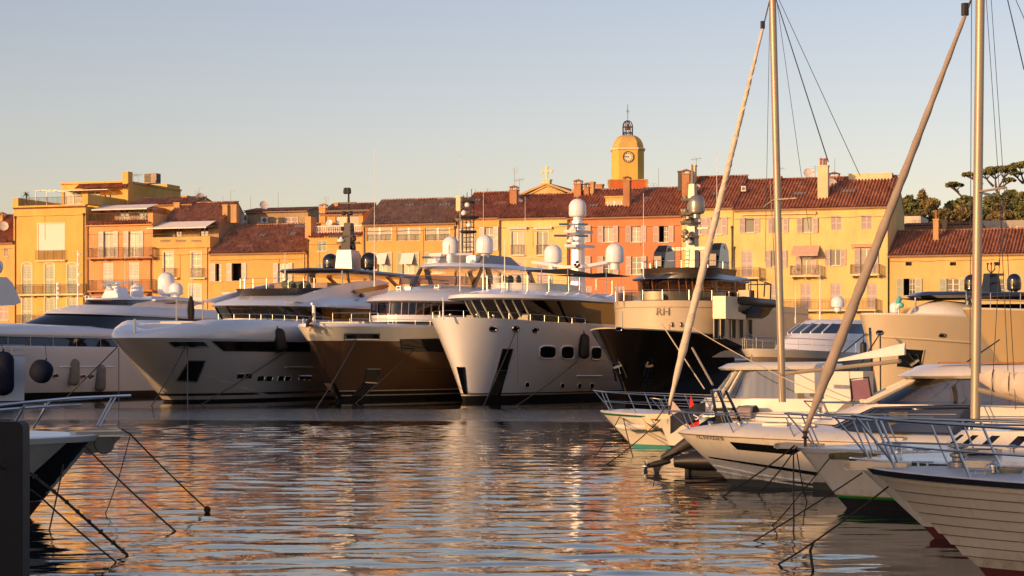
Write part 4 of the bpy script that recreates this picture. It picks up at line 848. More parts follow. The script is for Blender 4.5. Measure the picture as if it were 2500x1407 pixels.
# ================================================================ boats
class Boat:
    """local x runs aft from the stem head, v = -y is the side turned to the viewer, z up from the water"""
    def __init__(s, name, label, wl, tip, b, L, B, zst, cat='yacht', rake_pow=1.0, nd=2.3, nw=1.7, md=.62, mw=.95, Ld=.45, Lw=.55, wf=.84, sheer=None, D=None, q=1.0, zs_fn=None, fit=False):
        s._args = None; tip = list(tip); px_t = tip[0]; s.o = None
        for it in range(4 if fit else 1):
            s._set(wl, tip, b, L, B, zst, rake_pow, nd, nw, md, mw, Ld, Lw, wf, D, q, zs_fn)
            if fit: tip[0] += px_t-min(min(s.fr.proj(x, h, z)[0], s.fr.proj(x, -h, z)[0]) for x, h, z in s.row(t=1.0))
        s.o = empty(name, (s.fr.ox, s.fr.oy, 0), rad(90-b), label, cat)
        s._grid = None
    def _set(s, wl, tip, b, L, B, zst, rake_pow, nd, nw, md, mw, Ld, Lw, wf, D, q, zs_fn):
        rb = rad(b); D = D or CH*F/(wl[1]-HY); X = (wl[0]-CX)/F*D; k = (tip[0]-CX)/F; sb, cb = math.sin(rb), math.cos(rb)
        r = (X-k*D)/(sb-k*cb); s.rake = r; ox, oy = X-r*sb, D-r*cb; s.ztip = CH-(tip[1]-HY)/F*oy
        s.fr = Frame(ox, oy, rad(90-b)); s.L, s.B = L, B; s.zst = zst
        s.p = dict(rp=rake_pow, nd=nd, nw=nw, md=md, mw=mw, Ld=Ld*L, Lw=Lw*L, wf=wf, q=q); s.zs_fn = zs_fn
    def zs(s, x):
        t = max(0, min(1, x/s.L))
        if s.zs_fn: return s.zs_fn(x, s)
        return s.zst+(s.ztip-s.zst)*(1-t)**2
    def hb(s, x, t):
        """half breadth at distance x aft and height fraction t (0 waterline .. 1 sheer)"""
        p = s.p; tt = max(-.25, min(1.0, t)); tc = max(0, tt); x0 = s.rake*(1-tc)**p['rp'] + (-tt*1.5 if tt < 0 else 0)
        ent = p['Lw']+(p['Ld']-p['Lw'])*tc; n = p['nw']+(p['nd']-p['nw'])*tc; m = p['mw']+(p['md']-p['mw'])*tc
        bm = s.B/2*(p['wf']+(1-p['wf'])*tc**p['q'])*(1+min(0, tt)*.6); xi = max(0, min(1, (x-x0)/ent))
        return bm*(1-(1-xi)**n)**m*(1-.10*max(0, x/s.L-.5)**2*4), x0
    def row(s, t=None, z=None, N=40):
        """points of one hull level from stem to stern: [(x, half breadth, z)]"""
        out = []
        for i in range(N+1):
            u = (i/N)**1.9; x = s.L*u; zz = z
            for _ in range(5):
                tt = t if t is not None else z/s.zs(x); _, x0 = s.hb(0, tt); x = x0+(s.L-x0)*u
            zz = z if z is not None else (s.zs(x)*t if t >= 0 else t*3)
            out.append((x, s.hb(x, tt)[0] if i else 0.0, zz))
        return out
    def band(s, name, mat, lo, hi, n=6, smooth=35, parent=None, transom=True, proud=(0, 0)):
        """hull skin between two levels given as ('t', v) or ('z', v)"""
        def lev(l): return s.row(**{l[0]: l[1]})
        a, b = lev(lo), lev(hi); rows = []
        for j in range(n+1):
            k = j/n; r = []
            for (x0, h0, z0), (x1, h1, z1) in zip(a, b):
                z = z0+(z1-z0)*k; r.append((x0+(x1-x0)*k, z))
            rr = []
            for i, (x, z) in enumerate(r):
                t = z/s.zs(x) if z >= 0 else z/3; hb, xs = s.hb(x, t)
                rr.append((x-(proud[0]+(proud[1]-proud[0])*k)*(1 if i < 3 else 0), 0.0 if i == 0 else hb+proud[0]+(proud[1]-proud[0])*k, z))
            rows.append(rr)
        m = MB()
        m.loft([[(x, h, z) for x, h, z in reversed(r)]+[(x, -h, z) for x, h, z in r[1:]] for r in rows], False)
        if transom: m.loft([[(r[-1][0], r[-1][1], r[-1][2]), (r[-1][0], -r[-1][1], r[-1][2])] for r in rows], False)
        return m.build(name, mat, parent or s.o, smooth)
    def deck(s, name, mat, drop=.25, inset=.12, crown=.08, x1=None):
        r = s.row(t=1.0); a = []; q = []
        for i, (x, h, z) in enumerate(r):
            zd = z-drop; xx = max(x, s.hb(0, zd/s.zs(x))[1]+.15) if i < 6 else x; hl = max(0, s.hb(xx, zd/s.zs(xx))[0]-inset); hl = min(hl, max(0, h-inset)) if i > 5 else hl
            a.append([(xx, hl, zd), (xx, 0, zd+crown*min(1, hl)), (xx, -hl, zd)]); q.append([(x, h, z), (x+(.1 if i == 0 else 0), max(0, h-inset), z+.02), (xx, hl, zd)])
        m = MB(); m.loft(a, False); m.build(name, mat, s.o, 40)
        c = MB(); c.loft(q, False); c.loft([[(x, -y, z) for x, y, z in w] for w in q], False); return c.build('bulwark_inside', mat, s.o, 40)
    # ---- pixel helpers
    def pt(s, px, py, v=0.0): x, z = s.fr.hity(px, py, -v); return x, z
    def surf(s, px, py):
        """(x, v, z) of the visible hull side under a pixel"""
        if s._grid is None:
            s._grid = []
            for i in range(161):
                for j in range(0, 41):
                    t = j/40*1.02-.02; _, x0 = s.hb(0, t); x = x0+(s.L-x0)*(i/160)**1.7; z = s.zs(x)*t; h = s.hb(x, t)[0]; a, b = s.fr.proj(x, -h, z); s._grid.append((a, b, x, t))
            s._ga = np.array(s._grid)
        g = s._ga; k = int(np.argmin((g[:,0]-px)**2+(g[:,1]-py)**2)); x, t = g[k,2], g[k,3]
        def f(x, t): h = s.hb(x, t)[0]; return s.fr.proj(x, -h, s.zs(x)*t)
        for _ in range(6):
            a = f(x, t); e = (px-a[0], py-a[1]); dx = f(x+.01, t); dt = f(x, t+.002)
            J = np.array([[(dx[0]-a[0])/.01, (dt[0]-a[0])/.002], [(dx[1]-a[1])/.01, (dt[1]-a[1])/.002]])
            try: d = np.linalg.solve(J, e)
            except Exception: break
            x += float(np.clip(d[0], -.5, .5)); t += float(np.clip(d[1], -.05, .05)); t = min(1.03, max(-.05, t)); x = max(0, x)
        return x, s.hb(x, t)[0], s.zs(x)*t
    def nrm(s, x, t):
        h = s.hb(x, t)[0]; hx = (s.hb(x+.05, t)[0]-h)/.05; z = s.zs(x); ht = (s.hb(x, t+.01)[0]-h)/(.01*z)
        n = Vector((-hx, -1, -ht)); n.normalize(); return n
    def onskin(s, px, py, off=.02):
        x, h, z = s.surf(px, py); n = s.nrm(x, z/s.zs(x)); return Vector((x, -h, z))+n*off
    def patch(s, name, mat, quad, nu=8, nv=3, off=.025, thick=.0, parent=None, rim=None):
        """four pixel corners (tl, tr, br, bl) laid onto the visible hull side"""
        (a, b, c, d) = quad; rows = []
        for j in range(nv+1):
            k = j/nv; r = []
            for i in range(nu+1):
                q = i/nu; px = (a[0]*(1-q)+b[0]*q)*(1-k)+(d[0]*(1-q)+c[0]*q)*k; py = (a[1]*(1-q)+b[1]*q)*(1-k)+(d[1]*(1-q)+c[1]*q)*k; r.append(s.onskin(px, py, off))
            rows.append(r)
        m = MB(); m.loft(rows, False); o = m.build(name, mat, parent or s.o, 40)
        if rim:
            e = rows[0]+[r[-1] for r in rows[1:]]+rows[-1][-2::-1]+[r[0] for r in rows[-2::-1]]; t = MB(); t.tube(e, rim[1], 5); place('rim', t.mesh('rim', rim[0], 40), o)
        return o
    def oval(s, name, mat, px, py, w, h, n=18, p=2.5, off=.02, rim=None, parent=None):
        pts = []
        for i in range(n):
            a = 2*math.pi*i/n; ca, sa = math.cos(a), math.sin(a); pts.append(s.onskin(px+w/2*math.copysign(abs(ca)**(2/p), ca), py+h/2*math.copysign(abs(sa)**(2/p), sa), off))
        c = sum(pts, Vector((0,0,0)))/n; m = MB(); m.add([*pts, c], [(i, (i+1) % n, n) for i in range(n)]); o = m.build(name, mat, parent or s.o)
        if rim: t = MB(); t.tube(pts+[pts[0]], rim[1], 6); place('rim', t.mesh('rim', rim[0], 40), o)
        return o
    def line(s, name, mat, pix, r=.03, off=.03, n=10):
        pts = []
        for (a, b), (c, d) in zip(pix[:-1], pix[1:]): pts += [s.onskin(a+(c-a)*i/n, b+(d-b)*i/n, off) for i in range(n)]
        m = MB(); m.tube(pts, r, 6); return m.build(name, mat, s.o, 40)
    # ---- deckhouses
    def ring(s, x0, x1, W, z0, z1=None, n=2.2, m=.6, Ln=None, K=12, Wa=None, bow=0.0):
        """plan outline with a rounded nose: far side aft .. nose .. near side aft"""
        z1 = z0 if z1 is None else z1; Ln = Ln or (x1-x0)*.45; Wa = W if Wa is None else Wa; pts = []
        for i in range(K+1):
            xi = (i/K)**1.8; x = x0+Ln*xi; v = W*(1-(1-xi)**n)**m; pts.append((x, v))
        for i in range(1, 6): x = x0+Ln+(x1-x0-Ln)*i/5; pts.append((x, W+(Wa-W)*i/5))
        z = lambda x: z0+(z1-z0)*(x-x0)/(x1-x0)+bow*math.sin(math.pi*max(0, min(1, (x-x0)/(x1-x0))))
        return [(x, v, z(x)) for x, v in reversed(pts)]+[(x, -v, z(x)) for x, v in pts[1:]]
    def tier(s, name, mat, rings, crown=None, parent=None, smooth=40, aft=True, under=False):
        m = MB(); m.loft(rings, False); n = len(rings[0]); h = n//2
        if aft: m.loft([[r[0], r[-1]] for r in rings], False)
        if crown is not None:
            top = rings[-1]; q = []
            for i in range(h+1): a, b = Vector(top[i]), Vector(top[n-1-i]); c = (a+b)/2; w = (a-b).length; q.append([a, a*.7+b*.3+Vector((0,0,crown*.8*min(1, w/2))), c+Vector((0,0,crown*min(1, w/2))), a*.3+b*.7+Vector((0,0,crown*.8*min(1, w/2))), b])
            m.loft(q, False)
        if under: bot = rings[0]; m.loft([[bot[i], bot[n-1-i]] for i in range(h+1)], False)
        return m.build(name, mat, parent or s.o, smooth)
    def rail(s, name, path, hgt, step=1.2, r=.022, mat=None, mids=1, parent=None, lean=0):
        m = MB(); P = [Vector(p) for p in path]; top = [p+Vector((0,0,hgt)) for p in P]; m.tube(top, r, 6)
        for k in range(mids): m.tube([p+Vector((0,0,hgt*(k+1)/(mids+1))) for p in P], r*.5, 5)
        acc = step
        for i in range(len(P)):
            if i: acc += (P[i]-P[i-1]).length
            if acc >= step: m.tube([P[i], top[i]], r*.9, 6); acc = 0
        return m.build(name, mat or STEEL(), parent or s.o, 40)
    def dome(s, px, pytop, pybot, w, v, mat, name='satellite_dome', stalk=0.0):
        x, zt = s.pt(px, pytop, v); zb = s.pt(px, pybot, v)[1]; wp = s.fr.world(x, -v, zb); r = w/2*wp.y/F; h = zt-zb; m = MB()
        prof = [(r*.55, 0), (r*.93, h*.06), (r, h*.16), (r*1.0, h-r*1.0)]+[(r*math.cos(a), h-r*1.0+r*math.sin(a)) for a in [i*.1963 for i in range(1, 8)]]+[(.02, h)]
        m.lathe(prof, (x, -v, zb), 24); o = m.build(name, mat, s.o, 50)
        t = MB(); t.lathe([(r*.5, -.25-stalk), (r*.5, 0.02)], (x, -v, zb), 14); t.lathe([(r*1.01, h*.145), (r*1.012, h*.15), (r*1.012, h*.17), (r*1.01, h*.175)], (x, -v, zb), 24, cap=False)
        place('dome_base', t.mesh('dome_base', mat, 40), o); return o
    def whip(s, px, pytop, pybot, v=0, r=.02, mat=None, name='whip_antenna'):
        x, zb = s.pt(px, pybot, v); zt = s.pt(px, pytop, v)[1]; m = MB(); m.tube([(x, -v, zb), (x, -v, zb+(zt-zb)*.15)], r*1.8, 6); m.tube([(x, -v, zb+(zt-zb)*.15), (x, -v, zt)], [r, r*.55], 5); return m.build(name, mat or plain('antenna_white', (.75, .74, .72), .4), s.o, 40)
    def radar(s, px, py, w, v, mat=None, text=None, ang=0.0, parent=None, ped=.45):
        """open array scanner: bar on a pedestal"""
        x, z = s.pt(px, py, v); D = s.fr.world(x, -v, z).y; L = w*D/F; a = -s.fr.rot+rad(ang); d = Vector((math.cos(a), math.sin(a), 0)); c = Vector((x, -v, z)); m = MB()
        m.bar(c-d*L/2, c+d*L/2, .16, .16); m.bar(c-d*L*.46, c+d*L*.46, .22, .1); o = m.build('radar_scanner', mat or plain('radar_blue', (.05, .12, .22), .4), s.o)
        t = MB(); t.lathe([(.3, -ped), (.32, -ped*.6), (.2, -.25), (.1, -.05)], (x, -v, z), 12); place('pedestal', t.mesh('pedestal', WHITE(), 40), o)
        if text:
            me = text_mesh(text, .17, plain('radar_lettering', (.8, .8, .8), .5), .004); nr = Vector((d.y, -d.x, 0)); k = place('lettering', me, o, loc=c+nr*.118); k.rotation_euler = (rad(90), 0, a)
        return o
    def feature(s, name, mb, mat, smooth=40, parent=None): return mb.build(name, mat, parent or s.o, smooth)
def fender(px, py, w, h, D, mat, label, name='fender', rope=None, tilt=0, zoff=0):
    c = Wp(px, py, D); r = w/2*D/F; H = h*D/F; m = MB()
    m.lathe([(.02, -H/2)]+[(r*math.cos(a), -H/2+r*.8+r*.8*math.sin(a)) for a in [-1.3, -.9, -.5, 0]]+[(r*math.cos(a), H/2-r*.8+r*.8*math.sin(a)) for a in [0, .5, .9, 1.3]]+[(.05, H/2), (.05, H/2+.12), (.02, H/2+.14)], (0,0,0), 20)
    e = empty(name, c, 0, label, 'fender'); o = m.build('body', mat, e, 50); e.rotation_euler = (0, rad(tilt), 0)
    t = MB(); t.tube([(0,0,H/2+.1), (rope[0] if rope else 0, rope[1] if rope and len(rope) > 2 else .05, H/2+(rope[-1] if rope else .8))], .022, 5); t.build('line', RUBBER(), e); return e
def rope(pts, label, r=.03, sag=0.0, n=14, mat=None, name='mooring_rope', parent=None, cat='rope'):
    """pts in world space, hung with a little sag between them"""
    out = []
    for a, b in zip(pts[:-1], pts[1:]):
        a, b = Vector(a), Vector(b)
        for i in range(n): k = i/n; p = a.lerp(b, k); p.z -= sag*4*k*(1-k)*(b-a).length*.1; out.append(p)
    out.append(Vector(pts[-1])); m = MB(); base = Vector(pts[0]); m.tube([p-base for p in out], r, 6)
    o = m.build(name, mat or ROPE(), parent, 50); o.location = base
    if label: tag(o, label, cat)
    return o
def nose_x(bt, px, W, Ln, x1=99, z=6.0, n=2.2, m=.6):
    """nose position so that the outline's leftmost picture column is px"""
    lo, hi = -6.0, 45.0
    for _ in range(40):
        mid = (lo+hi)/2; r = bt.ring(mid, mid+max(Ln*1.2, 6), W, z, None, n, m, Ln); q = min(bt.fr.proj(*p)[0] for p in r)
        if q < px: lo = mid
        else: hi = mid
    return (lo+hi)/2
def zat(bt, py, x, v=0.0): D = bt.fr.world(x, -v, 0).y; return CH-(py-HY)/F*D
def winline(bt, name, mat, ringlo, ringhi, idx, w=.07, parent=None, off=.03):
    """pillars across a window band at the given ring indices"""
    for i in idx:
        m = MB(); a, b = Vector(ringlo[i]), Vector(ringhi[i]); c = Vector((sum(p[0] for p in ringlo)/len(ringlo), 0, a.z)); d = (a-c); d.z = 0; d.normalize()
        m.bar(a+d*off, b+d*off, w, .06, d.cross(Vector((0,0,1)))); m.build(name, mat, parent or bt.o)
GREYHULL = plain('silver_grey_hull', (.55, .53, .51), .22, .1, var=.03, scale=.4, coat=.6)
BROWNHULL = plain('bronze_brown_hull', (.15, .085, .048), .15, .25, var=.05, scale=.4, coat=.8)
BEIGE = plain('beige_paint', (.55, .47, .34), .3, var=.04, scale=.5, coat=.4)
TAN = plain('tan_hull', (.50, .38, .22), .35, var=.04, scale=.5, coat=.3)
TAUPE = plain('taupe_hull', (.27, .22, .17), .3, var=.05, coat=.4)
BOOT = plain('black_antifouling', (.010, .010, .011), .5, var=.3); BOOTW = plain('boot_stripe_cream', (.55, .48, .38), .4)
CUSH = plain('cushion_cream', (.62, .56, .46), .85, var=.1, bmp=.3); CUSHG = plain('cushion_green', (.10, .12, .08), .85, var=.5, scale=14)
BLKG = plain('black_gloss', (.010, .010, .011), .08, var=.1, coat=1.0); CHROME = plain('chrome', (.55, .55, .56), .1, 1.0, var=.15, scale=9)
BRONZEG = glass('bronze_glass', (.11, .06, .02), .05, .7); GREYD = plain('dark_grey_paint', (.06, .055, .055), .35, coat=.3); SMOKE = clear('smoked_glass', (.30, .24, .18), .06); TINT = clear('tinted_glass', (.20, .15, .11), .01)
TEAKD = plain('teak_deck', (.36, .25, .14), .7, var=.15, scale=6)
def poles(bt, lst, v=0, r=.035):
    for px, y0, y1 in lst:
        x, z = bt.pt(px, y1, v); m = MB(); m.tube([(x, -v, z-.3), (x, -v, bt.pt(px, y0, v)[1])], r, 8); m.lathe([(r*1.5, 0), (r*1.5, .06)], (x, -v, z), 8); m.build('pole', STEEL(), bt.o, 40)
def boots(bt, z0=.45, lines=((.30, .36),)):
    bt.band('antifouling', BOOT, ('z', -.9), ('z', z0), 3)
def bits(bt, lst):
    for px, py, v in lst:
        x, z = bt.pt(px, py, v); m = MB(); m.tube([(x, -v, z-.2), (x, -v, z+.15)], .05, 8); m.bar((x-.15, -v, z+.1), (x+.15, -v, z+.1), .05); m.build('bollard', STEEL(), bt.o, 40)
def spots(bt, lst):
    for px, py, v in lst:
        x, z = bt.pt(px, py, v); m = MB(); m.box(x-.16, x+.16, -v-.2, -v+.2, z-.12, z+.16); m.tube([(x, -v, z-.45), (x, -v, z-.1)], .09, 8); o = m.build('searchlight', WHITE(), bt.o)
        t = MB(); t.box(x-.168, x-.162, -v-.13, -v+.13, z-.06, z+.1); place('lens', t.mesh('lens', DGLASS()), o)

# ---------------------------------------------------------------- white motor yacht, high round wheelhouse
b = Boat('motor_yacht', 'white motor yacht with round wheelhouse, tall white mast and three satellite domes', (1137, 980), (1052, 775), 25, 45, 8.8, 5.0, md=.52, mw=.66, nd=2.4, nw=1.8, Ld=.30, Lw=.44, wf=.80, q=.8, fit=True)
boots(b, .36); b.band('boot_stripe', BOOTW, ('z', .36), ('z', .46), 1); b.band('boot_line', BOOT, ('z', .46), ('z', .54), 1); b.band('hull', WHITE(), ('z', .54), ('t', 1.0), 12); b.deck('deck', CREAM(), .55)
for x, y, w in ((1203, 803, 17), (1259, 803, 15), (1307, 806, 13)): b.oval('fairlead', BLKG, x, y, w, 12, rim=(CHROME, .05))
b.patch('anchor_pocket', BLKG, ((1226, 852), (1252, 852), (1238, 905), (1212, 905)), 4, 6, rim=(GREYD, .03))
o = b.patch('chain_panel', BLACK(), ((1212, 905), (1238, 905), (1221, 968), (1190, 968)), 4, 6)
for k in range(7): t = MB(); t.tube([b.onskin(1213+(24*k/6)+(-21-k*.7)*j/8, 908+58*j/8, .05) for j in range(9)], .018, 5); place('bar', t.mesh('bar', GREYD), o)
b.patch('stem_fin', BLACK(), ((1113, 896), (1135, 896), (1141, 962), (1130, 962)), 4, 6, off=.03)
for x, y, w, h in ((1337, 860, 40, 31), (1385, 861, 32, 32), (1455, 863, 26, 31)): b.oval('hull_window', DGLASS(), x, y, w, h, 22, 3.5, rim=(WHITE(), .06))
for x, y, w, h in ((1287, 940, 11, 14), (1373, 942, 9, 13), (1415, 943, 10, 15), (1445, 943, 10, 15)): b.oval('porthole', DGLASS(), x, y, w, h, 14, 2.2, rim=(WHITE(), .03))
b.line('rub_rail', WHITE(), ((1408, 918), (1475, 918)), .05)
# forecastle rail
pr = [p for p in b.row(t=1.0)]; path = [(x, h-.1, z) for x, h, z in reversed(pr[:22])]+[(x, -h+.1, z) for x, h, z in pr[1:22]]
b.rail('bow_rail', path, .45, 1.6, .018, mids=0)
W = 3.9; x0 = nose_x(b, 1131, W, 9, z=6.8); xb = nose_x(b, 1160, W, 9, z=5.9)
zlo, zhi = 5.0, zat(b, 735, x0+4, 2)
rl = b.ring(xb, 34, W, zlo-.2, zlo-.4, Ln=9); rm = b.ring(xb-.1, 34, W, zlo+.55, zlo+.4, Ln=9); rh = b.ring(x0, 34, W, zhi, zhi, Ln=9)
b.tier('house_base', WHITE(), [rl, rm]); b.tier('wheelhouse_glass', TINT, [rm, rh])
winline(b, 'pillar', CREAM(), rm, rh, (13, 15, 17, 19, 20, 21, 22), .17); winline(b, 'pillar', GREYD, rm, rh, (26,), .3)
fl = b.ring(x0+2.2, 33, W-.6, zlo+.3, zlo+.3, Ln=8); b.tier('wheelhouse_floor', TEAKD, [fl, fl], 0.0, aft=False)
m = MB(); m.box(x0+7.5, x0+26, -2.3, 2.3, zlo, zhi-.02); b.feature('dark_core', m, plain('wood_panel', (.07, .03, .015), .6), None)  # dark wood-toned core added inside so the wheelhouse glass reads dark
for k in range(5):
    m = MB(); yv = -2.6+k*1.3; xx = x0+5.2+abs(k-2)*.35; m.box(xx, xx+.55, yv-.28, yv+.28, zlo+.3, zlo+.85); m.box(xx+.45, xx+.6, yv-.28, yv+.28, zlo+.85, zlo+1.5); m.build('helm_seat', plain('orange_leather', (.55, .17, .04), .5), b.o)
m = MB(); m.box(x0+2.6, x0+3.4, -2.4, 2.4, zlo+.4, zlo+1.0); b.feature('console', m, GREYD, None)
xr = nose_x(b, 1089, W+.7, 9, z=7.0); zu = zat(b, 735, xr+2); zt_ = zat(b, 709, xr+3)
R0 = b.ring(xr+.5, 36, W+.35, zhi+.02, zhi, Ln=10); R1 = b.ring(xr, 36, W+.75, zu+.18, zu+.1, Ln=10); R2 = b.ring(xr+.12, 36, W+.72, zu+.42, zu+.3, Ln=10); R3 = b.ring(xr+1.5, 36, W+.3, zt_-.12, zt_-.1, Ln=10); R4 = b.ring(xr+4.5, 36, W-.4, zt_+.12, zt_+.1, Ln=9)
b.tier('wheelhouse_roof', WHITE(), [R0, R1, R2, R3, R4], .12, under=True)
zd = zt_+.12
xs = nose_x(b, 1181, W-.6, 6, z=zd+.5)
path = [p for p in b.ring(xs, 30, W-.5, zd, zd-.05, Ln=6)][3:-3]
b.rail('sundeck_rail', path, 1.05, 1.5, .018, mids=2)
# sofas and cushions behind the rail
rs = b.ring(xs+.8, 16, W-1.1, zd+.0, zd, Ln=5); rs2 = b.ring(xs+.8, 16, W-1.1, zd+.5, zd+.5, Ln=5); b.tier('sofa', CREAM(), [rs, rs2], 0.0)
for k, i in enumerate(range(7, 27)):
    p = Vector(b.ring(xs+1.2, 16, W-1.4, zd+.45, zd+.45, Ln=5)[i]) if i < len(rs) else None
    if p is None or k % 2: continue
    m = MB(); q = .3; m.lathe([(.05, -.08), (.34, -.05), (.36, 0), (.34, .05), (.05, .08)], (0,0,0), 8); o = m.build('cushion', CUSHG if k in (8, 10, 12) else CUSH, b.o, 60); o.location = p+Vector((.15, 0, .28)); o.rotation_euler = (rad(90), rad(22), rad(80+k*8))
# mast
xm, zm = b.pt(1411, 700, 0); zmt = b.pt(1411, 540, 0)[1]; m = MB()
m.loft([[(xm+sx*a, sy*c, z) for sx, sy in ((-1,-.6),(-.6,-1),(.6,-1),(1,-.6),(1,.6),(.6,1),(-.6,1),(-1,.6))] for a, c, z in ((.75, .5, zd), (.6, .42, zd+2), (.5, .38, zmt))], cap1=True); b.feature('mast', m, WHITE(), 30)
arm = []; 
for k in range(-8, 9): v = k/8*3.6; arm.append((v, b.pt(1411, 655, 0)[1]+.18*(1-math.cos(k/8*2.6))+.12*abs(k)/8))
m = MB(); m.loft([[(xm-.7, -v, z-.06), (xm+.5, -v, z-.06), (xm+.6, -v, z+.16), (xm-.8, -v, z+.16)] for v, z in arm], True, True, True); b.feature('crosstree', m, WHITE(), 30)
for py, w in ((571, 1.4), (606, 1.6)):
    z = b.pt(1411, py, 0)[1]; m = MB(); m.loft([[(xm-1.5, .45, z), (xm-1.5, -.45, z), (xm+.9, -w*.6, z), (xm+.9, w*.6, z)], [(xm-1.6, .5, z+.22), (xm-1.6, -.5, z+.22), (xm+1.0, -w*.65, z+.22), (xm+1.0, w*.65, z+.22)]], True, True, True); b.feature('platform', m, WHITE(), 30)
for px, yt, yb, w, v in ((1410, 485, 531, 43, 0), (1350, 597, 644, 45, -3.1), (1501, 594, 644, 46, 3.3)): b.dome(px, yt, yb, w, v, WHITE(), stalk=.2)
x_, z_ = b.pt(1395, 560, 0)
b.radar(1400, 548, 70, .2, text='FURUNO', ang=4); b.radar(1394, 576, 84, .2, text='FURUNO', ang=10, ped=.5)
m = MB()
for dx, dz in ((-.15, 0), (.15, .05), (0, .25), (0, -.15)): x, z = b.pt(1409, 648, .6); m.lathe([(.06, -.35), (.06, -.1), (.13, 0)], (x, -.6+dx, z+dz), 8, axis='x')
b.feature('horns', m, GREYD)
for px, a, c, v in ((1123, 362, 712, -2), (1180, 455, 706, -2), (1282, 480, 705, 1.0)): b.whip(px, a, c, v, .022)
b.whip(1232, 585, 706, 0, .05)
for p0, p1, p2, ap in (((1268, 661, -3), (1455, 671, 2.5), (1385, 657, 0), 0), ((1360, 673, 0), (1540, 676, 4.0), (1480, 667, 3), 0)):
    A = [Vector((b.pt(px, py, v)[0], -v, b.pt(px, py, v)[1])) for px, py, v in (p0, p1, p2)]; m = MB(); m.add([A[0], A[1], A[2], (A[0]+A[1])/2-Vector((0,0,.12))], [(0,3,2),(3,1,2)]); m.slab([A[0], (A[0]+A[1])/2-Vector((0,0,.12)), A[1], A[2]], (0,0,.02)); b.feature('shade_sail', m, plain('black_canvas', (.012, .011, .011), .85), None)
poles(b, ((1276, 657, 706), (1322, 648, 706), (1386, 655, 706)), 1.5, .03); poles(b, ((1480, 662, 712), (1518, 668, 720)), 3.3, .03)
x, z = b.pt(1082, 775, 0); m = MB(); m.tube([(x, 0, z-.2), (x, 0, z+1.2)], [.08, .03], 8); m.lathe([(.05, 0), (.05, .12)], (x, 0, z+1.2), 8); b.feature('jackstaff', m, WHITE())
bits(b, ((1100, 772, 0), (1165, 772, 1), (1205, 774, 2)))
fender(1426, 846, 27, 62, b.fr.world(*[(q[0], -q[1]-.35, q[2]) for q in [b.surf(1426, 846)]][0]).y-.5, RUBBER(), 'black fender hanging on the white yacht beside the black hull', rope=(-.3, .9))
Y4 = b

# ---------------------------------------------------------------- bronze brown yacht
b = Boat('motor_yacht', 'motor yacht with bronze brown hull, white bulwark and low white wheelhouse', (826, 978), (727, 795), 25, 43, 8.4, 5.2, md=.52, mw=.66, nd=2.3, nw=1.8, Ld=.32, Lw=.48, wf=.78, q=.8, fit=True)
boots(b, .30); b.band('boot_stripe', BOOTW, ('z', .30), ('z', .38), 1); b.band('boot_line', BOOT, ('z', .38), ('z', .62), 1); b.band('boot_stripe', BOOTW, ('z', .62), ('z', .70), 1); b.band('hull', BROWNHULL, ('z', .70), ('t', .80), 10); b.band('bulwark', CREAM(), ('t', .80), ('t', 1.0), 3); b.deck('deck', CREAM(), .5, .25)
m = MB(); rr = b.row(t=1.0); m.tube([(x+.1, h-.12, z) for x, h, z in reversed(rr)]+[(x+.1, -h+.12, z) for x, h, z in rr[1:]], .16, 8); b.feature('cap_rail', m, WHITE())
o = b.patch('fairlead_panel', CHROME, ((841, 815), (926, 815), (926, 829), (841, 829)), 8, 2, rim=(STEEL(), .06))
for a, c in ((846, 868), (910, 922)): b.patch('fairlead', BLKG, ((a, 818), (c, 818), (c, 827), (a, 827)), 3, 1, .05)
b.patch('hull_window', DGLASS(), ((976, 829), (1115, 826), (1118, 861), (982, 857)), 10, 3, rim=(GREYD, .03))
b.patch('anchor_pocket', CHROME, ((896, 902), (928, 902), (923, 936), (890, 934)), 4, 4, rim=(STEEL(), .05)); o = b.patch('chain_panel', BLACK(), ((886, 936), (914, 938), (882, 968), (857, 968)), 4, 5)
for k in range(4): t = MB(); t.tube([b.onskin(888+k*8-28*j/6, 938+29*j/6, .05) for j in range(7)], .02, 5); place('bar', t.mesh('bar', GREYD), o)
b.patch('stem_fin', BLACK(), ((789, 936), (818, 936), (836, 972), (824, 976)), 4, 5, .03); b.line('rub_rail', BROWNHULL, ((1018, 906), (1090, 906)), .05)
pr = b.row(t=1.0); b.rail('bow_rail', [(x, -h+.4, z) for x, h, z in pr[8:26]], .5, 1.8, .018, mids=1); b.rail('bow_rail', [(x, h-.4, z) for x, h, z in pr[8:26]], .5, 1.8, .018, mids=1)
for xx in (5.5, 8.2): b.rail('deck_gate', [(xx, 1.5, 5.2), (xx, -1.5, 5.2), (xx+1.2, -1.5, 5.2)], .95, 1.0, .02)
x, z = b.pt(766, 785, 0); m = MB(); m.tube([(x, 0, z-.3), (x, 0, b.pt(766, 742, 0)[1])], .12, 10); m.bar((x-.3, 0, b.pt(766, 742, 0)[1]), (x+.4, 0, b.pt(766, 742, 0)[1]), .14); b.feature('crane_post', m, WHITE())
m = MB(); x, z = b.pt(865, 775, 1); m.box(x, x+3, -1.8, 1.8, 5.0, 5.5); b.feature('deck_sofa', m, CUSH, None)
W = 3.7; x0 = nose_x(b, 905, W, 6, z=6.3); zl = zat(b, 772, x0, 1); zh = zat(b, 738, x0, 1)
rl = b.ring(x0, 32, W, zl-.4, zl-.4, Ln=6); rm = b.ring(x0, 32, W, zl+.1, zl+.1, Ln=6); rh = b.ring(x0+.1, 32, W, zh, zh, Ln=6); b.tier('house_base', WHITE(), [rl, rm]); b.tier('wheelhouse_glass', TINT, [rm, rh]); winline(b, 'pillar', GREYD, rm, rh, (11, 14, 17, 19, 20, 21, 22, 23, 24), .11)
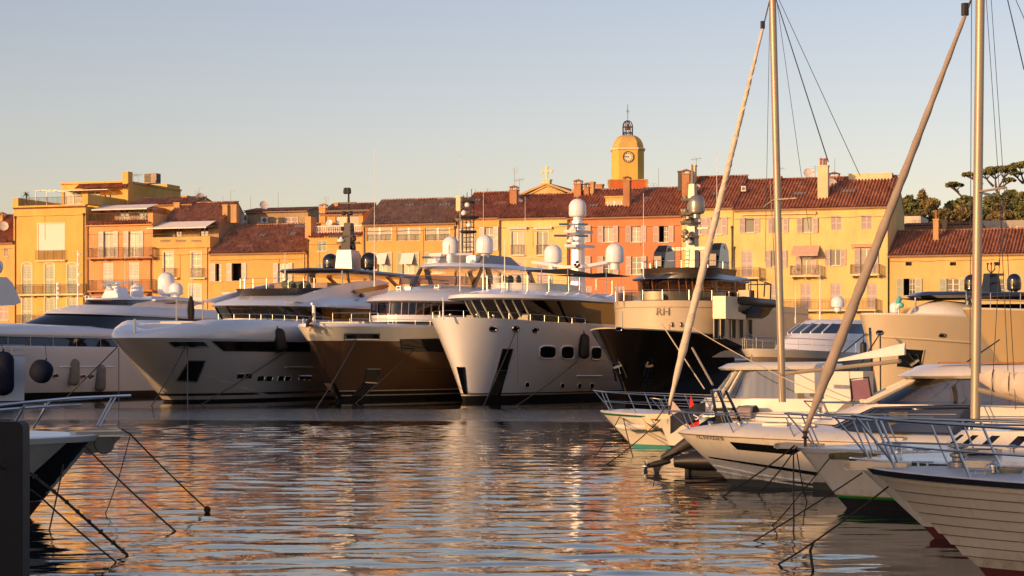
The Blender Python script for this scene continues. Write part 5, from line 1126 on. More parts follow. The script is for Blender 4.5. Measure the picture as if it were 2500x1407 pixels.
m = MB(); m.box(x0+6.0, x0+20, -2.6, 2.6, zl-.1, zh-.02); b.feature('dark_core', m, plain('wood_panel_light', (.16, .09, .045), .5), None)  # solid core added behind the panes, stops bright facades showing through
for k in range(4): m = MB(); yv = -2.2+k*1.45; m.box(x0+3.2, x0+3.8, yv-.3, yv+.3, zl-.1, zl+.5); m.box(x0+3.7, x0+3.85, yv-.3, yv+.3, zl+.5, zl+.85); m.build('seat', plain('orange_leather', (.55, .17, .04), .5), b.o)
xr = nose_x(b, 892, W+.5, 7, z=7.0); zt_ = zat(b, 700, xr+9)
R0 = b.ring(xr+.3, 33, W+.2, zh+.02, zh, Ln=7); R1 = b.ring(xr, 33, W+.55, zh+.12, zh+.1, Ln=7); R2 = b.ring(xr+.5, 33, W+.45, zh+.45, zh+.4, Ln=7); R3 = b.ring(xr+3.0, 33, W-.2, zh+1.0, zh+1.0, Ln=7); R4 = b.ring(xr+6.5, 33, W-1.0, zt_, zt_+.1, Ln=6)
b.tier('wheelhouse_roof', WHITE(), [R0, R1, R2, R3, R4], .1, under=True)
spots(b, ((975, 704, -1), (1068, 700, 1.5))); m = MB()
for dy, dz in ((-.25, 0), (0, 0), (.25, 0), (.12, .22), (-.12, .22)): x, z = b.pt(995, 711, 0); m.lathe([(.07, .3), (.08, .1), (.13, 0)], (x, dy, z+dz), 8, axis='x')
b.feature('horns', m, CHROME)
zf = zt_+.1; xf = nose_x(b, 975, W-1.2, 5, z=zf); wr = b.ring(xf, 26, W-1.1, zf-.1, zf-.05, Ln=5); wh = b.ring(xf+.2, 26, W-1.1, zf+.55, zf+.6, Ln=5); b.tier('windscreen', SMOKE, [wr, wh], aft=False); m = MB(); m.tube(wh, .03, 6); b.feature('windscreen_rail', m, STEEL())
# hardtop
xh = nose_x(b, 1023, W-.4, 6, z=9.8); zh2 = zat(b, 657, xh+4); H0 = b.ring(xh+.6, xh+13, W-.7, zh2-.08, zh2, Ln=6); H1 = b.ring(xh, xh+13.3, W-.3, zh2+.05, zh2+.1, Ln=6); H2 = b.ring(xh+.3, xh+13.2, W-.5, zh2+.28, zh2+.32, Ln=6); H3 = b.ring(xh+2.5, xh+12.5, W-1.6, zh2+.45, zh2+.5, Ln=5); b.tier('hardtop', WHITE(), [H0, H1, H2, H3], .08, under=True)
m = MB()
for sgn in (-1, 1):
    y = sgn*(W-1.1)
    for (xa, xb_, wd) in ((xh+1.0, xh+2.6, .5), (xh+4.2, xh+3.4, .9), (xh+12.6, xh+11.2, .7)):
        m.slab([(xa, y, zf-.2), (xa+wd, y, zf-.2), (xb_+wd*.8, y, zh2), (xb_, y, zh2)], (0, sgn*.14, 0))
        b.feature('hardtop_support', m, GREYD, None); m = MB()
m = MB(); zb = zh2+.4; m.loft([[(xh+4.0, 2.2, zb), (xh+4.0, -2.2, zb), (xh+11, -2.2, zb), (xh+11, 2.2, zb)], [(xh+5.2, 1.8, zb+.75), (xh+5.2, -1.8, zb+.75), (xh+9.8, -1.8, zb+.75), (xh+9.8, 1.8, zb+.75)]], True, False, True); b.feature('radar_arch', m, plain('grey_paint', (.20, .19, .18), .35), 30)
b.dome(1100, 577, 625, 41, -1.5, WHITE(), stalk=.3); b.dome(1183, 573, 622, 43, 1.6, WHITE(), stalk=.3); b.radar(1063, 629, 65, -1.0, text='FURUNO', ang=6); b.dome(1098, 618, 640, 16, .5, WHITE(), 'camera_dome')
m = MB(); x, z = b.pt(1095, 645, 0); m.tube([(x, 0, z), (x, 0, z+1.5)], .09, 8); m.lathe([(.12, 0), (.12, .15)], (x, 0, z+1.2), 8); x2, z2 = b.pt(1155, 640, 1.2); m.box(x2-.4, x2+.4, -1.6, -.8, z2-.3, z2+.5); m.bar((x2-.3, -1.2, z2+.6), (x2-1.6, .2, z2+.55), .16); b.feature('equipment', m, WHITE(), None)
# black lattice mast
xm, zb = b.pt(1143, 640, 0); zt2 = b.pt(1143, 482, 0)[1]; m = MB(); c = .33; cs = [(xm+dx*c, dy*c) for dx, dy in ((-1,-1),(1,-1),(1,1),(-1,1))]
for x, y in cs: m.tube([(x, y, zb), (x, y, zt2)], .05, 5)
n = 13
for i in range(n):
    z = zb+(zt2-zb)*i/n
    for (xa, ya), (xc, yc) in zip(cs, cs[1:]+cs[:1]): m.bar((xa, ya, z), (xc, yc, z), .05)
for z, w in ((b.pt(1143, 570, 0)[1], .75), (b.pt(1143, 535, 0)[1], 1.0), (b.pt(1143, 498, 0)[1], .6)): m.lathe([(w*.7, 0), (w, .1), (w*.9, .2)], (xm, 0, z), 8, cap=True)
for dy in (-1.2, 1.2): m.bar((xm, 0, b.pt(1143, 533, 0)[1]), (xm, dy, b.pt(1143, 533, 0)[1]), .06)
for dx, py in ((-.3, 462), (.1, 470), (.4, 476), (-.5, 474)): m.tube([(xm, dx, zt2-.3), (xm, dx, b.pt(1143, py, 0)[1])], .03, 5)
b.feature('lattice_mast', m, plain('mast_black', (.03, .025, .022), .5), None)
for py, dy in ((502, -.1), (522, .2), (551, -.25)): x, z = b.pt(1143, py, 0); m = MB(); m.lathe([(.1, -.18), (.2, -.1), (.22, .1), (.1, .24), (.02, .27)], (xm-.35, dy, z), 12); b.feature('small_dome', m, WHITE())
b.whip(914, 368, 700, -2, .025); b.whip(1065, 690, 712, 0, .03)
Y3 = b

# ---------------------------------------------------------------- silver grey yacht
b = Boat('motor_yacht', 'long silver grey motor yacht with raked bow and black hardtop', (428, 982), (273, 825), 18, 43, 8.6, 4.15, md=.52, mw=.56, nd=2.3, nw=2.0, Ld=.27, Lw=.30, wf=.88, q=.9, fit=True)
boots(b, .16); b.band('boot_stripe', plain('boot_stripe_grey', (.45, .42, .38), .4), ('z', .16), ('z', .42), 1); b.band('boot_line', BOOT, ('z', .42), ('z', .58), 1); b.band('hull', GREYHULL, ('z', .58), ('t', 1.0), 10)
rr = b.row(t=1.0, N=48); m = MB(); L_ = []
def bw_h(x): return 1.20+.25*min(1, x/14)-(0.62*max(0, 1-x/4.0)**1.5)
for k, (dx, dh, zf_) in enumerate(((0, .02, 0), (.10, .10, .2), (.55, .05, .6), (1.35, -.12, .88), (1.9, -.34, 1.0), (2.3, -.6, .99), (2.5, -.72, .86))):
    q = []
    for x, h, z in rr: w = max(0, 1-x/9); q.append((x+dx*w, max(0, h+dh*min(1, h/1.2)), z+bw_h(x)*zf_))
    L_.append([(x, h, z) for x, h, z in reversed(q)]+[(x, -h, z) for x, h, z in q[1:]])
m.loft(L_, False); b.feature('bulwark', m, WHITE(), 50)
m = MB(); q = L_[-1]; n = len(q); m.loft([[q[i], q[n-1-i]] for i in range(n//2+1)], False); b.feature('deck', m, CREAM(), 40)
b.patch('fairlead_panel', CHROME, ((411, 834), (497, 834), (511, 847), (425, 847)), 6, 2, rim=(STEEL(), .03)); b.patch('fairlead', BLKG, ((418, 836), (436, 836), (440, 845), (428, 845)), 2, 1, .05); b.patch('fairlead', BLKG, ((452, 836), (468, 836), (480, 846), (462, 846)), 2, 1, .05)
b.patch('hull_window', DGLASS(), ((517, 833), (755, 835), (756, 860), (546, 857)), 12, 3, rim=(GREYD, .02)); b.patch('anchor_pocket', BLKG, ((461, 881), (500, 881), (480, 932), (431, 929)), 5, 5, rim=(GREYD, .05))
for x, y in ((587, 918), (607, 918), (637, 924), (657, 924), (685, 924), (702, 924), (737, 923), (751, 923)): b.patch('porthole', DGLASS(), ((x-6, y-5), (x+9, y-5), (x+6, y+5), (x-9, y+5)), 2, 2, rim=(CHROME, .025))
b.line('rub_rail', GREYHULL, ((697, 897), (768, 897)), .07); b.patch('hull_flash', plain('pale_grey_flash', (.66, .64, .62), .25, .1, coat=.6), ((490, 915), (520, 918), (660, 965), (635, 963)), 8, 3, .012)
m = MB(); P = lambda x, v, z: (x, v, z)
# starboard pocket on the sunlit side
def far(bt, x, t, off=.03): h = bt.hb(x, t)[0]; n = bt.nrm(x, t); return Vector((x+n.x*off, h-n.y*off, bt.zs(x)*t+n.z*off))
m.loft([[far(b, 6.2+i*.35+j*.25, .42-j*.11) for i in range(4)] for j in range(3)], False); b.feature('anchor_pocket', m, BLKG, None)
# fore deck: sun pads, poles, folded parasol
for xa, xb2, zz, w in ((4.6, 9.5, .28, 1.7), (7.0, 12.5, .42, 2.3)):
    m = MB(); z0 = 5.0; m.loft([[(xa, w*.7, z0), (xa, -w*.7, z0), (xb2, -w, z0), (xb2, w, z0)], [(xa+.05, w*.7, z0+zz), (xa+.05, -w*.7, z0+zz), (xb2, -w, z0+zz+.1), (xb2, w, z0+zz+.1)]], True, False, True); b.feature('sun_pad', m, plain('sun_pad_cream', (.70, .60, .48), .8), 30)
poles(b, ((431, 732, 782), (495, 732, 780), (593, 724, 782), (663, 724, 780)), -1.0, .05); poles(b, ((329, 779, 803),), 0, .08)
x, z = b.pt(466, 778, -.5); m = MB(); m.lathe([(.03, 0), (.22, .1), (.26, .7), (.2, 1.2), (.12, 1.55), (.03, 1.65)], (x, .5, z-.1), 10); o = b.feature('folded_parasol', m, plain('black_canvas', (.012, .011, .011), .85), None)
pr = [q for q in L_[4][len(L_[4])//2:]]; b.rail('side_rail', [Vector(p)-Vector((0, -.2, .05)) for p in pr[16:36]], .42, 1.4, .018, mids=0)
# superstructure
W = 3.5; xg = nose_x(b, 525, W, 8, z=6.0); zl = zat(b, 778, xg+2, 1); zh = zat(b, 749, xg+1, 1)
rl = b.ring(xg+1.2, 36, W, zl-.5, zl-.5, Ln=8); rm = b.ring(xg+1.1, 36, W, zl, zl, Ln=8); rh = b.ring(xg, 36, W, zh, zh+.1, Ln=8); b.tier('house_base', WHITE(), [rl, rm]); b.tier('saloon_glass', TINT, [rm, rh]); winline(b, 'pillar', BLACK(), rm, rh, (12, 16, 20, 22, 24), .14)
m = MB(); m.box(xg+7, xg+22, -2.6, 2.6, zl-.4, zh-.02); b.feature('dark_core', m, plain('wood_panel_light', (.16, .09, .045), .5), None)  # core box added in the saloon to keep its windows dark
for k in range(3): m = MB(); m.box(xg+4+k, xg+4.6+k, -1.8+k*1.4, -1.1+k*1.4, zl-.4, zl+.45); m.build('seat', plain('orange_leather', (.55, .17, .04), .5), b.o)
xr = nose_x(b, 513, W+.5, 9, z=6.4); zc = zat(b, 720, xr+5)
R0 = b.ring(xr+.3, 37, W+.15, zh+.02, zh+.1, Ln=9); R1 = b.ring(xr, 37, W+.5, zh+.08, zh+.2, Ln=9); R2 = b.ring(xr+.6, 37, W+.45, zh+.3, zh+.5, Ln=9); R3 = b.ring(xr+3.2, 37, W, zc-.25, zc+.2, Ln=8); R4 = b.ring(xr+4.6, 37, W-.6, zc, zc+.7, Ln=7)
b.tier('saloon_roof', WHITE(), [R0, R1, R2, R3, R4], .1, under=True)
xc = nose_x(b, 577, W-.9, 5, z=7.6); z0 = zat(b, 720, xc+1); z1 = zat(b, 706, xc+1); C0 = b.ring(xc+.35, 27, W-1.0, z0-.15, z0+.3, Ln=5); C1 = b.ring(xc, 27, W-.8, z1, z1+.35, Ln=5); C2 = b.ring(xc+.3, 27, W-1.0, z1-.02, z1+.3, Ln=5); b.tier('coaming', plain('coaming_black_brown', (.03, .022, .018), .3, coat=.5), [C0, C1, C2], .0)
b.rail('flybridge_rail', b.ring(xc+.5, 24, W-1.0, z1, z1+.25, Ln=5)[3:-3], .75, 1.7, .018, mids=1)
for k in range(4): m = MB(); m.lathe([(.05, -.1), (.36, -.06), (.38, 0), (.36, .06), (.05, .1)], (0,0,0), 8); o = m.build('cushion', CUSHG, b.o, 60); o.location = (xc+3.5+k*.9, -1.2-.2*k, z1+.35); o.rotation_euler = (rad(70), 0, rad(70))
m = MB(); m.box(xc+9, xc+12, -2.2, 2.2, z1, z1+.75); b.feature('helm_console', m, plain('console_brown', (.18, .11, .07), .5), None)
# swept side wings with bronze windows
for sgn in (-1, 1):
    y = -sgn*(W-.05); pts = [(px, py) for px, py in ((700, 735), (760, 716), (820, 698), (880, 687), (930, 684), (950, 690), (946, 712), (900, 742), (800, 744))]
    P3 = []
    for px, py in pts: x, z = b.pt(px, py, W-.05); P3.append((x, y, z))
    m = MB(); m.slab(P3, (0, sgn*.35, 0)); o = b.feature('wing', m, WHITE(), 40)
    q = []
    for px, py in ((857, 712), (868, 708), (945, 694), (953, 700), (940, 706), (868, 719)): x, z = b.pt(px, py, W+.02); q.append((x, y-sgn*.012, z))
    t = MB(); t.poly(q); place('wing_window', t.mesh('wing_window', BRONZEG), o)
# black hardtop
xh = nose_x(b, 682, W-.3, 3, z=9.4, n=3, m=.5); zp = zat(b, 664, xh+2); H0 = b.ring(xh+.3, xh+16, W-.5, zp-.12, zp-.1, Ln=3, n=3, m=.5); H1 = b.ring(xh, xh+16, W-.25, zp+.05, zp+.05, Ln=3, n=3, m=.5); H2 = b.ring(xh+.3, xh+16, W-.35, zp+.2, zp+.22, Ln=3, n=3, m=.5); b.tier('hardtop', plain('hardtop_black', (.02, .022, .026), .3, coat=.5), [H0, H1, H2], .05, under=True)
m = MB()
for y in (-(W-.8), W-.8):
    for xa in (xh+.6, xh+6.5): m.tube([(xa, y, z1), (xa, y, zp)], .06, 8)
b.feature('hardtop_post', m, STEEL()); m = MB()
for y in (-(W-.9), W-.9):
    m.slab([(xh+12.6, y, z1+.8), (xh+13.6, y, z1+.8), (xh+10.6, y, zp), (xh+9.9, y, zp)], (0, .15, 0)); b.feature('hardtop_support', m, GREYD, None); m = MB(); m.slab([(xh+7.2, y, z1), (xh+8.2, y, z1), (xh+7.6, y, zp), (xh+6.8, y, zp)], (0, .15, 0))
    b.feature('hardtop_support', m, GREYD, None); m = MB(); m.tube([(xh+2.5, y, z1+.5), (xh+2.0, y, z1+1.2), (xh+1.9, y, zp)], .12, 6); b.feature('hardtop_support', m, GREYD, None); m = MB()
xm, zb = b.pt(850, 660, 0); zw = b.pt(850, 612, 0)[1]; m = MB(); m.loft([[(xm-a, c, z), (xm-a, -c, z), (xm+a, -c, z), (xm+a, c, z)] for a, c, z in ((1.0, .75, zb-.1), (.9, .6, zw))], True, False, True); b.feature('mast_base', m, CREAM(), 30)
m = MB(); zt2 = b.pt(850, 545, 0)[1]; m.loft([[(xm-a+s_, c, z), (xm-a+s_, -c, z), (xm+a+s_, -c, z), (xm+a+s_, c, z)] for a, c, z, s_ in ((.65, .42, zw, 0), (.5, .35, (zw+zt2)/2, .1), (.35, .28, zt2, .15))], True, False, True)
m.tube([(xm+.1, 0, zt2), (xm+.1, 0, b.pt(850, 462, 0)[1])], [.12, .07], 8)
for py, w in ((515, 1.9), (496, .7), (577, .9), (593, 1.0)): z = b.pt(850, py, 0)[1]; m.bar((xm, -w, z), (xm, w, z), .14)
for py, w in ((605, .55), (585, .6), (560, .4), (522, .3), (470, .15), (465, .13)):
    z = b.pt(850, py, 0)[1]
    for sgn in (-1, 1): m.lathe([(.1, -.15), (.2, -.08), (.2, .12), (.08, .2)], (xm-.2, sgn*w, z), 8)
b.feature('mast', m, plain('mast_black', (.03, .025, .022), .5), 30)
for px, yt, yb, w, v in ((807, 619, 657, 40, -1.9), (867, 613, 656, 30, -.6), (901, 616, 659, 41, 1.6)): b.dome(px, yt, yb, w, v, BLKG)
b.radar(833, 577, 58, -.4, GREYD, ang=-4); b.whip(696, 618, 690, -1, .05); fender(682, 831, 33, 60, b.fr.world(*(lambda q: (q[0], -q[1]-.5, q[2]))(b.surf(682, 838))).y-.3, RUBBER(), 'black fender hanging on the silver grey yacht near the brown bow', rope=(-1.1, 1.3), tilt=-9)
m = MB(); x, z = b.pt(883, 722, W+.2); m.lathe([(.16, -.2), (.18, .15), (.05, .2)], (x, -W-.2, z), 8, axis='x'); b.feature('camera', m, BLACK())
Y2 = b
# ---------------------------------------------------------------- black explorer yacht
def zs5(x, s):
    k = max(0, min(1, (x-8.5)/9)); k = k*k*(3-2*k); return (s.ztip-.035*x)*(1-k)+3.45*k
b = Boat('explorer_yacht', 'black hulled explorer yacht with beige deckhouse, dark bridge and grey mast', (1530, 985), (1440, 800), 25, 46, 9.0, 3.4, md=.62, mw=.95, nd=2.2, nw=1.8, Ld=.34, Lw=.5, wf=.82, zs_fn=zs5, fit=True)
boots(b, .5); HBLK = plain('black_hull', (.014, .010, .008), .12, var=.2, scale=.4, coat=.9); b.band('hull', HBLK, ('z', .5), ('t', .985), 10); b.band('cap_rail', CREAM(), ('t', .985), ('t', 1.0), 1); b.deck('deck', TEAKD, .5, .15)
b.oval('fairlead', CHROME, 1510, 804, 17, 8, rim=(STEEL(), .05)); b.oval('porthole', BLKG, 1640, 793, 9, 9) if False else None
for q in (((1571, 925), (1594, 925), (1584, 962), (1560, 962)),):
    o = b.patch('anchor_pocket', BLACK(), q, 4, 4, .02)
    for k in range(5): t = MB(); t.tube([b.onskin(1572+k*5-11*j/6, 925+36*j/6, .06) for j in range(7)], .025, 5); place('bar', t.mesh('bar', STEEL()), o)
def anchor(bt, px0, py0, px1, py1, off=.12, lit=True):
    a = bt.onskin(px0, py0, off); c = bt.onskin(px1, py1, off); d = (c-a); L = d.length; d.normalize(); sd = d.cross(bt.nrm(*(lambda q: (q[0], q[2]/bt.zs(q[0])))(bt.surf(px0, py0)))).normalized(); m = MB()
    m.bar(a, c, .14, .10); m.bar(a-sd*.28, a+sd*.28, .16, .14)
    for sg in (-1, 1): m.bar(a+sd*.26*sg, a+sd*.34*sg+d*L*.45, .12, .09); m.bar(a+sd*.26*sg, a+sd*.18*sg-d*.35, .08, .07)
    bt.feature('anchor', m, CHROME, None)
anchor(b, 1506, 893, 1524, 962); anchor(b, 1582, 892, 1572, 930)
pr = b.row(t=1.0); b.rail('bow_rail', [(x, -h+.12, z) for x, h, z in pr[22:36]], 1.0, 1.6, .02, mids=2)
W = 4.2; x0 = nose_x(b, 1499, W, 5.5, z=6, n=2.6, m=.5); zl = 4.0; zh = zat(b, 735, x0+1)
r0 = b.ring(x0+.25, 30, W, 3.0, 3.0, 2.6, .5, 5.5); r1 = b.ring(x0+.15, 30, W, zh-1.0, zh-1.0, 2.6, .5, 5.5); r2 = b.ring(x0, 30, W, zh, zh-.1, 2.6, .5, 5.5); b.tier('deckhouse', BEIGE, [r0, r1, r2], 0.0)
m = MB(); m.tube([(x, y*1.004, z-.42) for x, y, z in r2], .03, 5); b.feature('moulding', m, BEIGE)
ra = b.ring(x0+.1, 15, W-.06, zh+.05, zh+.0, 2.6, .5, 5.5); rb_ = b.ring(x0+.1, 15, W-.06, zh+.62, zh+.6, 2.6, .5, 5.5); b.tier('glass_windbreak', SMOKE, [ra, rb_], aft=False); b.rail('upper_rail', ra, .68, 1.4, .022, mids=0)
me = text_mesh('RH', .72, plain('steel_letter', (.10, .10, .12), .35, .5), .008, .1); c = None
cand = [(abs(b.fr.proj(*p)[0]-1602), i) for i, p in enumerate(r2) if p[1] < 0 and i < len(r2)-1]; i = min(cand)[1]; p0, p1 = Vector(r2[i-1]), Vector(r2[i+1]); d = (p1-p0); d.z = 0; d.normalize(); 
# place the two letters on the curved front
P_ = Vector(r2[i]); P_.z = zat(b, 762, P_.x, -P_.y); P_.x += .15*min(1, zh-P_.z); nn = Vector((d.y, -d.x, 0)); nn = nn if nn.x < 0 or nn.y < 0 else -nn
mid = (p0+p1)/2; k = place('lettering', me, b.o, loc=Vector((P_.x, P_.y, P_.z))+nn*.05); k.rotation_euler = (rad(90), 0, math.atan2(d.y, d.x))
LETTER = k
for px in (1645, 1670): 
    cand = min(range(len(r1)), key=lambda i: abs(b.fr.proj(*r1[i])[0]-px)+(100 if r1[i][1] > 0 else 0)); q = Vector(r1[cand]); m = MB(); m.lathe([(.17, -.02), (.17, .02)], (q.x-.02, q.y-.02, zat(b, 793, q.x, -q.y)), 12, axis='y'); b.feature('porthole', m, BLKG)
# side windows of the deckhouse
for px in (1747, 1763, 1790, 1808, 1830):
    x, z = b.pt(px, 800, W); m = MB(); m.box(x-.45, x+.45, -W-.02, -W-.005, z-.75, z+.55); o = b.feature('side_window', m, DGLASS(), None); t = MB(); t.tube([(x-.45, -W-.03, z-.75), (x-.45, -W-.03, z+.55), (x+.45, -W-.03, z+.55), (x+.45, -W-.03, z-.75), (x-.45, -W-.03, z-.75)], .04, 5); place('rim', t.mesh('rim', BEIGE), o)
# crane arm / tender cradle box
x, z = b.pt(1740, 760, W); m = MB(); m.box(x, x+4.2, -W-.9, -W, z-.5, zh+.25); b.feature('tender_bay', m, BEIGE, None); m = MB(); m.box(x+2.6, x+3.3, -W-.92, -W-.905, z+.0, z+.4); b.feature('bay_opening', m, BLACK(), None)
# bridge
W2 = 2.9; xw = nose_x(b, 1560, W2, 3.0, z=7.4, n=3.2, m=.42); za = zh-.1; zb_ = zat(b, 686, xw+1); DBR = plain('dark_brown_paint', (.035, .022, .016), .3, coat=.4)
g0 = b.ring(xw+.4, 19, W2, za, za, 3.2, .42, 3.0); g1 = b.ring(xw+.3, 19, W2, za+.45, za+.45, 3.2, .42, 3.0); g2 = b.ring(xw, 19, W2, zb_, zb_, 3.2, .42, 3.0); b.tier('bridge_base', DBR, [g0, g1]); b.tier('bridge_glass', TINT, [g1, g2]); winline(b, 'pillar', plain('wood_pillar', (.22, .09, .03), .5), g1, g2, (4, 7, 9, 12, 15, 17, 18, 19, 20, 21, 22), .16)
v0 = b.ring(xw-.5, 19, W2+.2, zb_+.02, zb_, 3.2, .42, 3.0); v1 = b.ring(xw-.7, 19, W2+.28, zb_+.1, zb_+.1, 3.2, .42, 3.0); v2 = b.ring(xw+.3, 19, W2+.1, zb_+.45, zb_+.4, 3.2, .42, 3.0); b.tier('visor', BLACK(), [v0, v1, v2], .05, under=True)
zu = zat(b, 656, xw+2); u0 = b.ring(xw+.55, 17, W2-.1, zb_+.4, zb_+.4, 3.2, .42, 2.6); u1 = b.ring(xw+.45, 17, W2, zu, zu, 3.2, .42, 2.6); b.tier('flybridge_coaming', DBR, [u0, u1], 0.0); b.rail('flybridge_rail', b.ring(xw+.6, 17, W2-.1, zu, zu, 3.2, .42, 2.6), .5, 1.7, .022, mids=0)
for px0, px1, py, v in ((1601, 1641, 600, -1.9), (1737, 1772, 594, 2.2)):
    x, z = b.pt((px0+px1)/2, 660, v); zt_ = b.pt((px0+px1)/2, py, v)[1]; h_ = (px1-px0)/2*138/F; m = MB(); m.loft([[(x-a-s_, -v-c, zz), (x-a-s_, -v+c, zz), (x+a, -v+c, zz), (x+a, -v-c, zz)] for a, c, zz, s_ in ((1.2, h_*.82, zu-.3, .1), (1.0, h_*.8, zt_-.5, -.2), (.7, h_*.6, zt_, -.5))], True, False, True); o = b.feature('funnel', m, BLACK(), 30); t = MB(); t.box(x-1.26, x-1.1, -v-h_*.5, -v+h_*.5, zu+.2, zt_-.8); place('funnel_panel', t.mesh('funnel_panel', plain('funnel_grey', (.12, .10, .08), .4)), o)
z = b.pt(1690, 608, 0)[1]; m = MB(); x = b.pt(1690, 608, 0)[0]; m.bar((x-.2, 2.4, z), (x-.2, -2.6, z), .5, .22); b.feature('crossbeam', m, BEIGE, None)
m = MB(); x, z = b.pt(1655, 660, -.6)
for dy in (-.22, .22): m.tube([(x, .6+dy, z-.2), (x, .6+dy, z+1.7)], .03, 5)
for k in range(6): m.bar((x, .38, z+.1+k*.28), (x, .82, z+.1+k*.28), .04)
b.feature('ladder', m, plain('ladder_red', (.25, .06, .04), .5), None)
SIL = plain('silver_mast_paint', (.27, .24, .20), .4, .3); xm, zb2 = b.pt(1690, 640, 0); m = MB(); zt_ = b.pt(1690, 450, 0)[1]
m.loft([[(xm-a+s_, c, zz), (xm-a+s_, -c, zz), (xm+a+s_, -c, zz), (xm+a+s_, c, zz)] for a, c, zz, s_ in ((.5, .36, zu, 0), (.36, .26, zu+4, .1), (.28, .2, zt_, .1))], True, False, True); m.tube([(xm, 0, zt_), (xm, 0, b.pt(1690, 402, 0)[1])], [.14, .07], 8)
for py, w in ((493, 1.0), (527, .9), (548, 1.1), (582, .8)):
    z = b.pt(1690, py, 0)[1]; m.loft([[(xm-1.2, .35, z), (xm-1.2, -.35, z), (xm+.5, -w*.4, z), (xm+.5, w*.9, z)], [(xm-1.3, .4, z+.16), (xm-1.3, -.4, z+.16), (xm+.5, -w*.45, z+.16), (xm+.5, w, z+.16)]], True, True, True)
m.bar((xm, -1.2, b.pt(1690, 558, 0)[1]), (xm, .1, b.pt(1690, 558, 0)[1]), .1); b.feature('mast', m, SIL, 30)
for py, r_ in ((490, .16), (520, .22), (540, .2), (571, .24), (590, .2)): z = b.pt(1690, py, 0)[1]; m = MB(); m.lathe([(r_*.6, -.12), (r_, 0), (r_, .14), (r_*.4, .26)], (xm-1.0, .15, z), 10); b.feature('mast_instrument', m, SIL)
b.dome(1700, 476, 524, 41, .6, plain('grey_dome', (.30, .29, .28), .3, .5)); b.radar(1683, 533, 40, 0, SIL, ang=70); b.radar(1680, 579, 36, 0, SIL, ang=70)
for px, a, c, v in ((1571, 472, 680, -2), (1750, 372, 660, 2)): b.whip(px, a, c, v, .03)
poles(b, ((1508, 694, 735), (1605, 673, 735)), -2.5, .05); poles(b, ((1520, 760, 798),), -.5, .03)
Y5 = b
# tender carried on deck
t0, tz = b.pt(1797, 735, W+.8); e = empty('tender_boat', b.fr.world(t0, -W-.6, tz-1.2), b.fr.rot, 'black inflatable tender with roll bar slung beside the beige deckhouse', 'tender')
m = MB(); N = 14; Lt = 6.2
for sgn in (-1, 1):
    pts = [(Lt*(1-k/N), sgn*1.0*math.cos(max(0, (1-k/4)) if k < 4 else 0)**.5 if k < 4 else sgn*1.0, 1.3+.35*(k/N)**3*0) for k in range(N+1)]
    pts = [(0.0+Lt*q, sgn*1.0*min(1, (1-(1-q)**1) if False else 1)*(1 if q > .25 else (q/.25)**.5), 1.15+.35*max(0, .3-q)) for q in [i/N for i in range(N+1)]]
    m.tube(pts, [.30 if 0 < i < N else .2 for i in range(N+1)], 10)
m.build('tube', plain('hypalon_black', (.018, .016, .016), .45), e, 50)
m = MB(); m.loft([[(Lt*q, w, 1.0), (Lt*q, w*.5, .35+.35*max(0, .3-q)), (Lt*q, 0, .1+.8*max(0, .3-q)), (Lt*q, -w*.5, .35+.35*max(0, .3-q)), (Lt*q, -w, 1.0)] for q, w in ((.04, .2), (.15, .7), (.3, .9), (1, .9))], False); m.build('hull', BLACK(), e, 40)
m = MB(); m.box(2.2, 3.3, -.4, .4, 1.1, 2.0); m.build('console', BLACK(), e); m = MB()
m.tube([(2.0, -.55, 1.3), (2.1, -.55, 2.7), (2.1, .55, 2.7), (2.0, .55, 1.3)], .05, 6); m.tube([(3.6, -.55, 1.3), (3.5, -.55, 2.7), (3.5, .55, 2.7), (3.6, .55, 1.3)], .05, 6); m.tube([(2.1, -.55, 2.7), (3.5, -.55, 2.7)], .05, 6); m.build('roll_bar', RUBBER(), e, 40)
m = MB(); m.tube([(5.6, -.8, 1.3), (5.7, -.8, 2.5), (4.4, -.8, 2.6), (4.2, -.8, 1.6)], .05, 6); m.tube([(5.6, .8, 1.3), (5.7, .8, 2.5), (5.7, -.8, 2.5)], .05, 6); m.build('arch', RUBBER(), e, 40)

# ---------------------------------------------------------------- sleek white yacht at the left
b = Boat('motor_yacht', 'sleek all white motor yacht with wraparound dark windows at the left', (-232, 979), (-410, 842), 25, 42, 7.6, 3.7, md=.6, mw=.9, nd=2.2, nw=1.7, Ld=.4, Lw=.5)
boots(b, .42); b.band('hull', WHITE(), ('z', .42), ('t', 1.0), 8)
b.line('rub_rail', WHITE(), ((145, 896), (290, 896)), .06)
for x, y in ((135, 918), (202, 920), (222, 920)): b.oval('porthole', BRONZEG, x, y, 12, 9, rim=(CHROME, .04))
W = 3.6; rr = b.row(t=1.0, N=40)
base = [(x, h, z) for x, h, z in reversed(rr)]+[(x, -h, z) for x, h, z in rr[1:]]
def inset(ring, dv, dz, x0=0): return [(x+(dv*1.2 if abs(y) < .01 else dv*.6*max(0, 1-abs(y)/3)), math.copysign(max(0, abs(y)-dv), y) if abs(y) > .01 else 0, z+dz(x)) for x, y, z in ring]
i1 = inset(base, .15, lambda x: .10); i2 = inset(base, .35, lambda x: .75); i3 = inset(base, .25, lambda x: .8+.15*min(1, max(0, (x-8)/8)))
m = MB(); m.loft([base, i1], False); b.feature('gunwale', m, WHITE(), 40); m = MB(); m.loft([i1, i2], False); b.feature('main_deck_glass', m, DGLASS(), 40)
